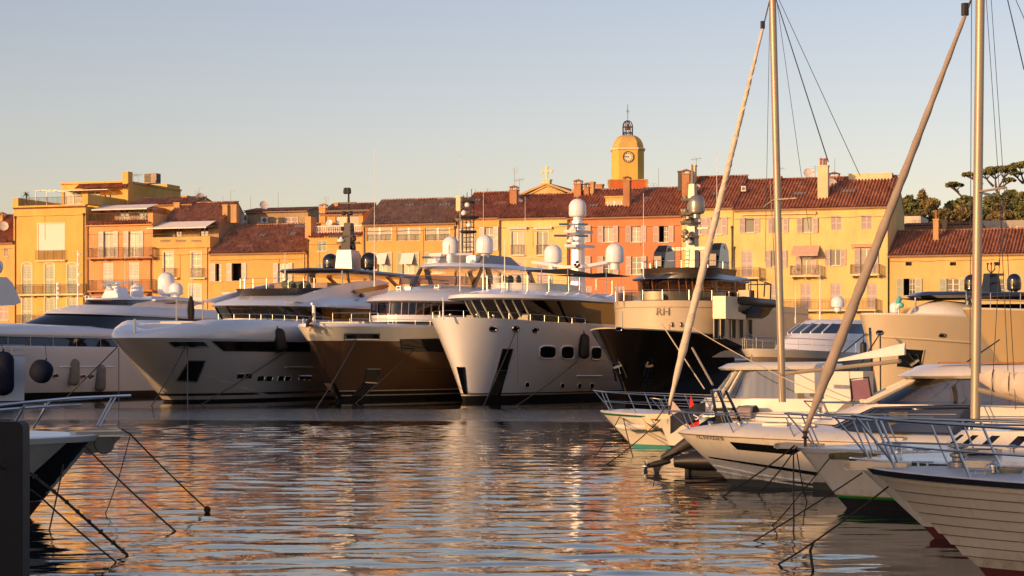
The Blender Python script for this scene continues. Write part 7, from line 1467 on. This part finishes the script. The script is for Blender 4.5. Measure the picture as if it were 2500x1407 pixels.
# numbered white powerboat
b = Boat('powerboat', 'white powerboat lettered TL F772273 with black hull window and stripe', (1790, 1186), (1655, 1055), 110, 8.5, 2.7, 1.05, cat='motorboat', md=.6, mw=.9, nd=2.0, nw=1.6, Ld=.55, Lw=.62, wf=.8)
GB = hullpaint('gelcoat_ivory', (.76, .72, .62), .25, .4)
b.band('antifouling', plain('grey_antifouling', (.06, .065, .06), .6), ('z', -.4), ('z', .16), 2); b.band('hull', GB, ('z', .16), ('t', .97), 8); b.band('gunwale', plain('gunwale_brown', (.20, .08, .04), .4), ('t', .97), ('t', .985), 1, proud=(.012, .012)); b.band('deck_edge', GB, ('t', .985), ('t', 1.0), 1)
q = b.row(t=1.0); m = MB(); a = [[(x, h, z), (x+.02, h*.86, z+.10*min(1, h)), (x+.03, h*.4, z+.22*min(1, h*1.2)), (x+.03, 0, z+.26*min(1, h*1.2)), (x+.03, -h*.4, z+.22*min(1, h*1.2)), (x+.02, -h*.86, z+.10*min(1, h)), (x, -h, z)] for x, h, z in q]; m.loft(a, False); b.feature('deck', m, GB, 40)
b.patch('hull_window', DGLASS(), ((1781, 1078), (1960, 1093), (1938, 1110), (1800, 1097)), 10, 2, .015); b.patch('stripe', BLACK(), ((1729, 1114), (1998, 1153), (1994, 1161), (1734, 1118)), 14, 1, .012); b.line('chine', GB, ((1742, 1136), (1860, 1160), (1998, 1180)), .025, .01); b.line('chine', GB, ((1752, 1150), (1870, 1172), (1998, 1190)), .02, .01)
p0, p1 = b.onskin(1700, 1064, .012), b.onskin(1770, 1071, .012); d = p1-p0; me = text_mesh('TL F772273', .155, plain('letter_dark', (.03, .03, .035), .5), .002); pm = b.onskin(1733, 1067, .03); s_ = b.surf(1733, 1067); nn = b.nrm(s_[0], s_[2]/b.zs(s_[0])); X_ = d.normalized(); Z_ = nn; Y_ = Z_.cross(X_).normalized(); X_ = Y_.cross(Z_); k = place('lettering', me, b.o, loc=pm); k.rotation_euler = Matrix((X_, Y_, Z_)).transposed().to_euler()
pulpit(b, 5, 27, .45, .014, mids=0); cleat(b, 1.0, .3, 1.3)
w0 = b.ring(3.4, 6.4, 1.0, 1.28, 1.25, Ln=2); w1 = b.ring(4.4, 6.6, .85, 1.75, 1.8, Ln=1.6); b.tier('windscreen', glass('blue_screen', (.02, .03, .06), .04, .9), [w0, w1], aft=False); m = MB(); m.tube(w1, .035, 7); m.tube(w0, .025, 6)
for i in (11, 14, 17, 20, 22): m.tube([w0[i], w1[i]], .03, 6)
b.feature('windscreen_frame', m, BLACK()); m = MB(); m.box(4.9, 5.3, -.9, -.4, 1.2, 1.7); b.feature('seat', m, BLACK(), None); S4 = b

# cruiser with blue curtained hardtop, behind
b = Boat('cabin_cruiser', 'white hardtop cruiser with tinted side windows and navy curtain at the right', (2035, 1100), (1985, 1035), 101, 13, 3.6, 1.15, cat='motorboat', md=.6, mw=.9, nd=2.0, nw=1.7, Ld=.45, Lw=.5, D=52)
b.band('antifouling', BOOT, ('z', -.3), ('z', .12), 2); b.band('hull', GB, ('z', .12), ('t', 1.0), 6); q = b.row(t=1.0); m = MB(); m.loft([[(x, h, z), (x+.02, h*.8, z+.12*min(1, h)), (x+.03, 0, z+.3*min(1, h)), (x+.02, -h*.8, z+.12*min(1, h)), (x, -h, z)] for x, h, z in q], False); b.feature('deck', m, GB, 40); pulpit(b, 5, 28, .55, .015, mids=1)
W = 1.45; xa = b.pt(2128, 985, W)[0]; zb0 = zat(b, 988, xa+1, W); zr = zat(b, 927, xa+2, W); XE = 12.8
c0 = b.ring(xa-1.6, XE, W, 1.2, 1.1, Ln=2.5); c1 = b.ring(xa-.3, XE, W, zb0, zb0, Ln=1.6, n=3, m=.5); c2 = b.ring(xa+1.0, XE, W-.1, zr, zr+.1, Ln=1.2, n=3, m=.5); b.tier('coachroof', GB, [c0, c1]); gl = b.tier('cabin_window', clear('cabin_glass_grey', (.34, .33, .32), .1), [c1, c2]); winline(b, 'pillar', GB, c1, c2, (10, 13, 16, 20), .16)
m = MB(); rows = [[], []]
for k in range(50): x = xa+3.0+5.5*k/49; y = -W+.12+.02*math.sin(k*1.2); rows[0].append((x-.0, y, zb0)); rows[1].append((x+.9, y+.08, zr))
m.loft(rows, False); b.feature('curtain', m, plain('curtain_navy', (.012, .02, .05), .9), 60); m = MB(); rows = [[(a+.02, y-.03, z) for a, y, z in ((xa+2.9, -W+.1, zb0), (xa+3.4, -W+.1, zb0))], [(a, y-.01, z) for a, y, z in ((xa+3.9, -W+.18, zr-.1), (xa+4.6, -W+.18, zr-.1))]]; m.loft(rows, False); b.feature('orange_cloth', m, plain('orange_cloth', (.5, .16, .03), .9), None)
d0 = b.ring(xa+.75, XE+.2, W+.02, zr+.01, zr+.12, Ln=1.4, n=3, m=.5); d1 = b.ring(xa+.6, XE+.2, W+.1, zr+.08, zr+.2, Ln=1.4, n=3, m=.5); d2 = b.ring(xa+1.0, XE+.2, W-.1, zr+.26, zr+.5, Ln=1.4, n=3, m=.5); b.tier('hardtop', GB, [d0, d1, d2], .1, under=True)
m = MB(); m.box(xa+1.6, xa+3.8, -.9, -.6, zr+.38, zr+.43); b.feature('roof_handrail', m, TEAK(), None); S7 = b
x, z = b.pt(2105, 970, .3); m = MB(); m.tube([(x-.25, -.3, z-.1), (x-.3, -.3, z+.45), (x+.15, -.3, z+.5), (x+.25, -.3, z-.1)], .03, 6); e = b.feature('deck_chair_frame', m, RUBBER()); t = MB(); t.add([(x-.24, -.3, z-.05), (x-.28, -.3, z+.42), (x+.13, -.3, z+.46), (x+.23, -.3, z-.05)], [(0,1,2,3)]); place('chair_cloth', t.mesh('chair_cloth', plain('pink_cloth', (.22, .11, .16), .8)), e)

# sailing boat with the brown furled sail
b = Boat('sailboat', 'sailing boat with green waterline stripe and brown furled sail', (2066, 1241), (1948, 1092), 112, 9.5, 2.9, 1.15, cat='sailboat', md=.6, mw=.9, nd=1.9, nw=1.5, Ld=.5, Lw=.55, wf=.78)
b.band('antifouling', BOOT, ('z', -.4), ('z', .20), 2); b.band('boot_stripe', plain('green_bright', (.02, .22, .04), .4), ('z', .20), ('z', .245), 1); b.band('boot_line', plain('yellow_line', (.5, .4, .1), .4), ('z', .245), ('z', .265), 1); b.band('hull', GB, ('z', .265), ('t', .93), 7); b.band('gunwale', WHITE(), ('t', .93), ('t', 1.0), 1, proud=(.03, .03)); b.deck('deck', GB, .02, .04, .12); pulpit(b, 4, 22, .62, .016, mids=0, step=1.4); roller(b)
k0 = b.ring(2.6, 9, .85, 1.1, 1.1, Ln=2.6); k1 = b.ring(3.1, 9, .72, 1.5, 1.55, Ln=2.4); ballast_deck(b, [k0, k1], mat=GB)
D = 36.8
rig(b, D, (2381, 1030), (2395, -170), (1966, 1052, 38.7), (2356, 38, 37.2), 0, SAILG, rmast=.088, furl_w=.108, wires=(((2408, 0, 36.5), (2440, 470, 36.2), .006), ((2420, 0, 36.4), (2452, 470, 36), .006), ((2372, 0, 37), (2368, 900, 37.2), .007), ((2460, 0, 36), (2500, 170, 34), .010), ((2480, 0, 36), (2520, 90, 34), .007), ((2440, 470, 36.2), (2465, 990, 35.6), .007), ((2452, 470, 36), (2480, 1000, 35.2), .007), ((2450, 470, 36.2), (2420, 990, 36), .007)))
L = lambda px, py, D: (lambda P: (*b.fr.local(P.x, P.y), P.z))(Wp(px, py, D))
m = MB(); m.bar(L(2386, 469, D), L(2455, 458, D-.8), .07, .03); m.bar(L(2386, 469, D), L(2428, 478, D+.9), .06, .03); b.feature('spreader', m, ALU(), None)
pa, pb = Vector(L(2392, 925, 36.6)), Vector(L(2640, 975, 33.5)); m = MB(); m.loft([[pa.lerp(pb, k)+Vector((0, yy*(.06+.10*min(1, k*4)), zz*(.07+.15*min(1, k*4))*(1+.15*math.sin(k*14))+.02)) for yy, zz in ((-1, -.8), (-1.15, .0), (-.8, .8), (-.1, 1.1), (.7, .8), (1, 0), (.9, -.8), (0, -1.1))] for k in [i/14 for i in range(15)]], True, True, True); b.feature('sail_bundle', m, SAILC, 60)
m = MB(); m.tube([pa-Vector((0,0,.2)), pb-Vector((0,0,.25))], .05, 8); b.feature('boom', m, ALU())
for k in range(5): p = pa.lerp(pb, .15+.17*k); m = MB(); m.tube([p+Vector((0, .22*math.cos(a), .2*math.sin(a)+.02)) for a in [j*math.pi/5 for j in range(11)]], .008, 4); b.feature('sail_tie', m, ROPE())
S5 = b

# white boat with red antifouling and steel roller
b = Boat('motorboat', 'white boat with red antifouling and chrome anchor roller, second from the front', (2285, 1314), (2072, 1118), 116, 9, 2.9, 1.2, cat='motorboat', md=.6, mw=.95, nd=2.0, nw=1.6, Ld=.5, Lw=.6, wf=.78)
b.band('antifouling', plain('red_antifouling', (.10, .018, .012), .6), ('z', -.4), ('z', .18), 2); b.band('hull', GB, ('z', .18), ('t', .96), 7); b.band('gunwale', plain('gunwale_teal', (.05, .10, .09), .5), ('t', .96), ('t', 1.0), 1, proud=(.02, .02)); b.deck('deck', GB, .02, .05, .15); roller(b, .2, .3, CHROME); pulpit(b, 4, 24, .62, .017, mids=0, step=1.5); S5b = b
# nearest: clinker built hull
b = Boat('clinker_boat', 'nearest white clinker built boat with navy rubbing strake and windlass', (2420, 1412), (2128, 1142), 116, 9, 3.0, 1.2, cat='motorboat', md=.6, mw=.95, nd=2.0, nw=1.7, Ld=.5, Lw=.6, wf=.8)
b.band('antifouling', plain('red_antifouling', (.10, .018, .012), .6), ('z', -.5), ('z', .14), 2); N = 8; CL = hullpaint('clinker_white_paint', (.60, .56, .46), .45, .1)
lv = [.10+.80*i/N for i in range(N+1)]
b.band('plank', CL, ('z', .14), ('t', lv[1]), 2, proud=(0, 0))
for i in range(1, N): b.band('plank', CL, ('t', lv[i]+.012), ('t', lv[i+1]), 2, proud=(.030, 0.0)); b.band('seam', plain('caulk_dark', (.24, .21, .17), .9), ('t', lv[i]), ('t', lv[i]+.012), 1, proud=(0.0, 0.0))
b.band('sheer_strake', CL, ('t', lv[N]-.004), ('t', .955), 2, proud=(.030, .01)); b.band('rubbing_strake', plain('navy_rubber', (.015, .022, .04), .6, var=.3), ('t', .945), ('t', 1.0), 2, proud=(.05, .05)); b.deck('deck', plain('deck_grey_white', (.60, .60, .58), .5), .015, .03, .12)
pulpit(b, 3, 24, .66, .020, mids=1, step=1.3); roller(b, .22, .35)
m = MB(); x = 1.15; z = 1.42; m.lathe([(.14, 0), (.14, .06), (.08, .08), (.08, .12), (.11, .14), (.11, .17), (.06, .19), (.06, .24), (.13, .26), (.13, .29), (.03, .31)], (x, 0, z), 16); m.box(x+.1, x+.45, -.12, .12, z-.02, z+.09); b.feature('windlass', m, plain('cast_metal', (.35, .34, .32), .4, .7)); cleat(b, .75, .25, 1.43); m = MB(); m.tube([(1.9+.12*math.cos(a)*(1+.1*k), -.35+.12*math.sin(a)*(1+.1*k), 1.40+.01*k) for k in range(4) for a in [j*math.pi/4 for j in range(8)]], .018, 6); b.feature('rope_coil', m, plain('rope_pale', (.30, .26, .18), .9)); S6 = b

# ---- fittings on the near decks
def hatch(bt, x, v, z, w=.5, tilt=0):
    m = MB(); m.box(x, x+w, -v-w/2, -v+w/2, z, z+.05); o = m.build('deck_hatch', plain('hatch_frame', (.45, .44, .42), .4, .5), bt.o); t = MB(); t.box(x+.05, x+w-.05, -v-w/2+.05, -v+w/2-.05, z+.052, z+.06); place('hatch_glass', t.mesh('hatch_glass', DGLASS()), o)
def winch(bt, x, v, z):
    m = MB(); m.lathe([(.075, 0), (.07, .05), (.05, .07), (.05, .12), (.07, .15), (.06, .17), (.02, .18)], (x, -v, z), 12); m.build('winch', STEEL(), bt.o, 40)
def portlights(bt, r0, r1, idx):
    for i in idx:
        a, c = Vector(r0[i]), Vector(r0[i+1]); d, e = Vector(r1[i]), Vector(r1[i+1]); q = [a.lerp(c, u).lerp(d.lerp(e, u), w) for u, w in ((.15, .35), (.85, .35), (.85, .8), (.15, .8))]; n = (q[1]-q[0]).cross(q[3]-q[0]).normalized(); n = n if n.y < 0 else -n; m = MB(); m.slab([p+n*.012 for p in q], -n*.01); m.build('portlight', DGLASS(), bt.o)
def vent(bt, x, v, z):
    m = MB(); m.lathe([(.04, 0), (.04, .07), (.09, .08), (.09, .10), (.03, .13)], (x, -v, z), 12); m.build('deck_ventilator', STEEL(), bt.o, 40)
def sprayhood(bt, x, W, z, L, mat, h=.6):
    m = MB(); m.loft([[(x+L*q, math.cos(a)*W, z+math.sin(a)*h*s) for a in [math.pi*j/12 for j in range(13)]] for q, s in ((0, .08), (.2, .6), (.45, .92), (.7, 1.0), (1, .97))], False); m.build('sprayhood', mat, bt.o, 60)
    t = MB()
    for q, s in ((.45, .92), (1, .97)): t.tube([(x+L*q, math.cos(a)*W*1.01, z+math.sin(a)*h*s*1.01) for a in [math.pi*j/12 for j in range(13)]], .014, 5)
    t.build('hood_frame', STEEL(), bt.o, 40)
CAN = plain('canvas_greige', (.30, .24, .20), .9, var=.12, scale=5, bmp=.4, bscale=9); BLUEC = plain('canvas_navy', (.02, .03, .06), .9, var=.2, scale=5, bmp=.4, bscale=9)
hatch(S4, 2.0, 0, 1.36, .55); hatch(S4, 2.9, .25, 1.36, .3); winch(S4, .75, 0, 1.26); vent(S4, 1.5, .3, 1.32)
portlights(S5, S5.ring(2.6, 9, .85, 1.1, 1.1, Ln=2.6), S5.ring(3.1, 9, .72, 1.5, 1.55, Ln=2.4), (19, 21, 23, 25, 26)); hatch(S5, 1.6, 0, 1.30, .45); hatch(S5, 4.0, 0, 1.56, .5); winch(S5, 5.6, .6, 1.52); vent(S5, 3.3, .3, 1.53); sprayhood(S5, 5.2, .95, 1.45, 1.5, CAN, .62)
hatch(S2, 1.5, 0, 1.05, .45); sprayhood(S2, 2.2, .55, 1.05, .9, CAN, .38); sprayhood(S2, 5.6, .9, 1.15, 1.4, CAN, .6); winch(S2, 5.2, .6, 1.22)
hatch(S5b, 1.9, 0, 1.36, .5); winch(S5b, .8, 0, 1.33); cleat(S5b, 1.3, .45, 1.35); vent(S5b, 2.7, .4, 1.38)
hatch(S6, 2.3, .1, 1.38, .55); vent(S6, 1.7, .45, 1.38); cleat(S6, 1.6, .7, 1.36)
for bt, xs_ in ((S5b, (2.2, 3.4)), (S6, ())):
    for x in xs_: cleat(bt, x, bt.hb(x, 1)[0]-.15, bt.zs(x)+.03)
m = MB(); m.tube([(2.0+.13*math.cos(a)*(1+.08*k), -.15+.13*math.sin(a)*(1+.08*k), 1.36+.012*k) for k in range(5) for a in [j*math.pi/5 for j in range(10)]], .014, 6); S5b.feature('rope_coil', m, plain('rope_pale', (.30, .26, .18), .9))
k0 = S5b.ring(3.4, 8.5, 1.0, 1.2, 1.2, Ln=2.2); k1 = S5b.ring(4.0, 8.5, .9, 1.75, 1.8, Ln=2.0); S5b.tier('coachroof', GB, [k0, k1], .06); portlights(S5b, k0, k1, (18, 20, 22, 24, 26))
# ================================================================ left foreground
b = Boat('motorboat', 'dark bow with stainless bow rail in the left foreground', (70, 1262), (240, 1062), 254, 8.5, 3.0, 1.35, cat='motorboat', md=.6, mw=.95, nd=2.0, nw=1.6, Ld=.5, Lw=.6, wf=.78)
b.band('antifouling', plain('dark_red_antifouling', (.03, .008, .008), .6), ('z', -.5), ('z', .28), 2); b.band('boot_stripe', WHITE(), ('z', .28), ('z', .33), 1); b.band('boot_line', plain('maroon_line', (.14, .02, .03), .4), ('z', .33), ('z', .42), 1); b.band('hull', plain('weathered_white', (.42, .42, .40), .35, var=.1), ('z', .42), ('t', .93), 6); b.band('gunwale', WHITE(), ('t', .93), ('t', 1.0), 1, proud=(.03, .03)); b.deck('deck', WHITE(), .02, .04, .15)
# black painted stem
m = MB(); rows = []
for t in [i/8 for i in range(9)]:
    tt = .2+.72*t; x0 = b.hb(0, tt)[1]; w = .75-.25*t; rows.append([(x0+w*k/5, -(b.hb(x0+w*k/5, tt)[0]+.012 if k else 0), b.zs(x0)*tt) for k in range(5, -1, -1)]+[(x0+w*k/5, (b.hb(x0+w*k/5, tt)[0]+.012), b.zs(x0)*tt) for k in range(1, 6)])
m.loft(rows, False); b.feature('stem_band', m, BLACK(), 40); roller(b, .24, .45, STEEL())
m = MB(); z = b.ztip; m.slab([(-.42, 0, z-.02), (.55, 0, z-.02), (.5, 0, z-.25), (.15, 0, z-.36), (-.25, 0, z-.2)], (0, .05, 0)); m.lathe([(.17, -.06), (.19, 0), (.17, .06)], (-.1, .03, z-.16), 14, axis='y'); b.feature('anchor', m, plain('cast_dark', (.10, .10, .10), .4, .6), 30)
m = MB(); m.box(-.75, .4, -.16, .16, z+.005, z+.06); b.feature('bow_platform', m, plain('platform_grey', (.30, .30, .28), .5), None)
def raill(pts, r=.02, name='bow_rail'):
    m = MB(); m.tube([(lambda P: (*b.fr.local(P.x, P.y), P.z))(Wp(*p)) for p in pts], r, 8); b.feature(name, m, STEEL())
raill([(318, 966, 37.5), (180, 972, 35.5), (60, 983, 34), (-80, 1000, 33)], .024); raill([(196, 989, 36), (90, 994, 35), (-60, 1006, 33.5)], .024); raill([(-60, 990, 37), (120, 980, 38), (250, 972, 38)], .022)
for p in ([(275, 968, 37.2), (236, 1040, 37)], [(283, 970, 37.4), (243, 1042, 37.2)], [(122, 980, 35.2), (82, 1045, 35.5)], [(112, 985, 36.5), (86, 1048, 36.5)], [(60, 990, 34.6), (38, 1030, 35)]): raill(p, .019, 'stanchion')
LB = b
m = MB(); D = 25.0; P0 = Wp(-160, 1030, D); P1 = Wp(60, 1030, D); zb = -.6; w = P1.x-P0.x; zt_ = P1.z; prof = [(0, zb), (w-.02, zb), (w-.02+.0, zt_-.10), (w-.03, zt_-.04), (w-.08, zt_), (0, zt_)]
m.slab([(x, 0, z) for x, z in prof], (0, .35, 0)); o = m.build('fender_board', plain('navy_padding', (.004, .005, .008), .7, var=.3, bmp=.3), None, 30); o.location = (P0.x, D, 0); tag(o, 'dark navy padded fender board in the lower left corner', 'fender')

# ================================================================ ropes
def wr(label, pts, r=.03, sag=.3, **k): return rope([Wp(*p) if len(p) == 3 else Wz(*p) for p in pts], label, r, sag, **k)
DR = 36.5
wr('dark rope from the left bow out to the knot on the water', [(296, 1047, DR), (318, 1060, DR), (505, 1243, 37.8)], .016, .12); m = MB(); m.lathe([(.02, -.07), (.06, -.03), (.065, .03), (.02, .07)], (0,0,0), 9); o = m.build('rope_knot', ROPE(), None, 50); o.location = Wp(506, 1245, 37.8); tag(o, 'rope knot hanging just above the water off the left bow', 'knot')
wr('slack dark rope dropping from the left bow platform to the water', [(318, 1062, DR), (292, 1160, 36.9), (258, 1254)], .010, .1); wr('dark rope running from the left anchor down to the water', [(208, 1090, 36.5), (428, 1297)], .016, .08); wr('short rope under the left black stem', [(155, 1135, 36), (120, 1296)], .014, .05)
KR = wr('knotted thick rope slanting from the lower left board to the water', [(55, 1140, 29), (150, 1215, 29), (312, 1356)], .021, .06); wr('thin line slanting in front of the lower left board', [(-30, 1115, 24.6), (100, 1215, 26), (283, 1372)], .012, .06)
km = MB().lathe([(.012, -.04), (.036, 0), (.012, .04)], (0,0,0), 7).mesh('knot', ROPE(), 50)
for f, D_ in ((.12, 29), (.3, 29), (.42, 29.05), (.52, 29.1), (.63, 29.2), (.74, 29.25), (.86, 29.35), (.95, 29.4)):
    o = place('knot', km, KR); p0_, p1_ = Wp(150, 1215, 29), Wz(312, 1356); o.location = (Wp(55, 1140, 29).lerp(p0_, f/.37) if f < .37 else p0_.lerp(p1_, (f-.37)/.63))-KR.location; o.rotation_euler = (.4, .8, f*9)
DS = 38.8
wr('dark doubled rope from the brown-sail bow towards the numbered boat', [(1940, 1088, DS), (1790, 1195, 42), (1764, 1213)], .016, .12); wr('second dark rope fanning out below the brown-sail bow', [(1945, 1092, DS), (1850, 1205)], .015, .15); wr('rope hanging straight down from the brown-sail bow', [(1937, 1098, 39.3), (1938, 1262)], .014, .0); wr('slack rope dropping right of the straight hanging one', [(1946, 1108, 39.3), (1956, 1170, 39), (1970, 1225)], .012, .2)
wr('thin rope from the chrome roller bow slanting far left', [(2030, 1112, 33), (1905, 1265, 33.5), (1885, 1282)], .010, .1); wr('rope from the red-bottomed bow slanting left to the water', [(2105, 1155, 32.3), (1840, 1322)], .012, .08); wr('frayed rope from the clinker boat stem to the lower middle water', [(2182, 1178, 27.3), (1985, 1325, 27.5), (1900, 1378)], .014, .1)
wr('loop of rope hanging in the water below the frayed rope', [(1985, 1325, 27.5), (1978, 1345, 27.6), (1985, 1392)], .02, .4)
wr('pale line from the furled sail to the green striped bow', [(1615, 790, 64), (1720, 950, 63)], .02, .02, mat=plain('rope_cream', (.5, .43, .32), .8)); wr('long pale line from the sail foot across the wheelhouse', [(1690, 800, 62), (1930, 930, 61), (2080, 985, 58)], .016, .15, mat=plain('rope_cream', (.5, .43, .32), .8)); wr('boat hook pole slanting up from the inflatable', [(1740, 940, 51), (1690, 850, 52.5)], .03, 0, mat=ALU(), name='boat_hook', cat='pole')
for pts, lab in (([(1517, 1010, 65.5), (1450, 1118)], 'thin line from the green striped bow to the water on the left'), ([(1520, 1012, 65.5), (1545, 1115)], 'thin line dropping below the green striped bow'), ([(1612, 1025, 61), (1480, 1135)], 'thin line slanting left from the cream-sail bow'), ([(1600, 1150, 50), (1595, 1188)], 'short line under the tilted outboard')): wr(lab, pts, .016, .1)
BR = RUBBER()
def yr(bt, a, end, label):
    p = bt.onskin(a[0], a[1], .06); w = bt.fr.world(*p); e = Wz(*end) if len(end) == 2 else Wp(*end); rope([w, e], label, .035, .05, mat=BR)
yr(Y2, (452, 846), (370, 992), 'taut mooring line slanting from the silver grey bow to the left'); yr(Y2, (457, 847), (458, 1000), 'mooring line hanging straight from the silver grey bow'); yr(Y2, (690, 862), (488, 990), 'long mooring line slanting along the silver grey side')
yr(Y3, (869, 828), (770, 1000), 'mooring line slanting from the brown bow towards its stem'); yr(Y3, (1010, 852), (868, 985), 'mooring line slanting along the brown side')
yr(Y4, (1258, 808), (1180, 992), 'mooring line slanting down over the chain panel of the white bow'); yr(Y4, (1408, 882), (1262, 990), 'mooring line slanting from the black fender along the white side'); p = Y4.fr.world(*Y4.onskin(1260, 808, .12)); rope([p, p+Vector((0, .2, -3.6))], 'dark line hanging straight down the white hull', .035, 0, mat=BR)
wr('mooring line slanting from the far side of the silver grey bow', [(286, 848, 131), (148, 985, 133)], .035, .02, mat=BR); wr('line hanging from the silver grey bow in front of the white hull', [(290, 850, 131), (290, 1000)], .03, 0, mat=BR)
wr('dark mooring line slanting left from the beige stem fairlead', [(2148, 815, 114.5), (2118, 862, 112), (2060, 960, 106)], .04, .02, mat=BR); wr('dark mooring line hanging from the beige stem fairlead', [(2149, 815, 114.3), (2150, 990, 112)], .04, 0, mat=BR); wr('dark line running from the tan bow to the mast foot', [(2440, 830, 100), (2330, 905, 90)], .035, 0, mat=BR); wr('dark line from the beige bow crossing to the taupe yacht', [(2115, 815, 116), (2060, 860, 122)], .035, 0, mat=BR)

# ================================================================ crewman crouching on the brown yacht's bow
def person(loc, rotz):
    J = {'pel': (0, 0, .42, .17), 'spi': (.10, 0, .66, .165), 'che': (.26, 0, .88, .175), 'nek': (.38, 0, 1.0, .065), 'hd0': (.43, 0, 1.08, .075), 'hd1': (.47, 0, 1.18, .095), 'hd2': (.48, 0, 1.26, .07)}
    E = [('pel','spi'), ('spi','che'), ('che','nek'), ('nek','hd0'), ('hd0','hd1'), ('hd1','hd2')]
    for s, y in (('l', 1), ('r', -1)):
        J.update({'sh'+s: (.28, .17*y, .93, .075), 'el'+s: (.40, .24*y, .66, .055), 'wr'+s: (.60, .18*y, .48, .038), 'ha'+s: (.68, .16*y, .43, .035), 'hi'+s: (.02, .10*y, .40, .11), 'kn'+s: (.42, .16*y, .44, .085), 'an'+s: (.18, .15*y, .07, .055), 'to'+s: (.36, .16*y, .04, .045)})
        E += [('che','sh'+s), ('sh'+s,'el'+s), ('el'+s,'wr'+s), ('wr'+s,'ha'+s), ('pel','hi'+s), ('hi'+s,'kn'+s), ('kn'+s,'an'+s), ('an'+s,'to'+s)]
    ks = list(J); me = bpy.data.meshes.new('body'); me.from_pydata([J[k][:3] for k in ks], [(ks.index(a), ks.index(c)) for a, c in E], []); o = bpy.data.objects.new('body', me); COL.objects.link(o)
    sk = o.modifiers.new('skin', 'SKIN'); sv = me.skin_vertices[0].data
    for i, k in enumerate(ks): sv[i].radius = (J[k][3], J[k][3]); sv[i].use_root = (k == 'pel')
    ss = o.modifiers.new('sub', 'SUBSURF'); ss.levels = 2; ss.render_levels = 2
    dg = bpy.context.evaluated_depsgraph_get(); m2 = bpy.data.meshes.new_from_object(o.evaluated_get(dg)); bpy.data.objects.remove(o); bpy.data.meshes.remove(me)
    m2.materials.clear()
    for mt in (plain('black_tshirt', (.015, .014, .014), .85), plain('skin_tone', (.45, .22, .13), .6), plain('dark_shorts', (.03, .02, .018), .85), plain('dark_hair', (.03, .018, .012), .8)): m2.materials.append(mt)
    for p in m2.polygons:
        c = p.center; k = 0
        if c.z > 1.0: k = 3 if (c.z > 1.2 or c.x < .42) else 1
        elif abs(c.y) > .1 and c.x > .38 and .38 < c.z < .66 and abs(c.y) < .3 and not (c.z < .5 and c.x < .5): k = 1
        elif c.z < .46: k = 2 if c.z > .3 or c.x < .1 else 1
        p.material_index = k; p.use_smooth = True
    e = empty('person', loc, rotz, 'crewman in black crouching and leaning forward on the brown yacht bow', 'person'); place('body', m2, e)
    for s in (-1, 1):                            # fingers closing on the rail
        for f in range(4): t = MB(); y = .16*s+(f-1.5)*.018; t.tube([(.69, y, .43), (.735, y, .425), (.75, y, .395), (.735, y, .375)], [.011, .010, .009, .007], 6); t.build('finger', plain('skin_tone', (.45, .22, .13), .6), e, 60)
        t = MB(); t.tube([(.66, .16*s-.03*s, .43), (.70, .16*s-.05*s, .41), (.73, .16*s-.045*s, .395)], [.013, .011, .008], 6); t.build('thumb', plain('skin_tone', (.45, .22, .13), .6), e, 60)
x, z = Y3.pt(748, 785, 0); wl_ = Y3.fr.world(x, 0, Y3.zs(x)-.42); person(wl_, rad(5))
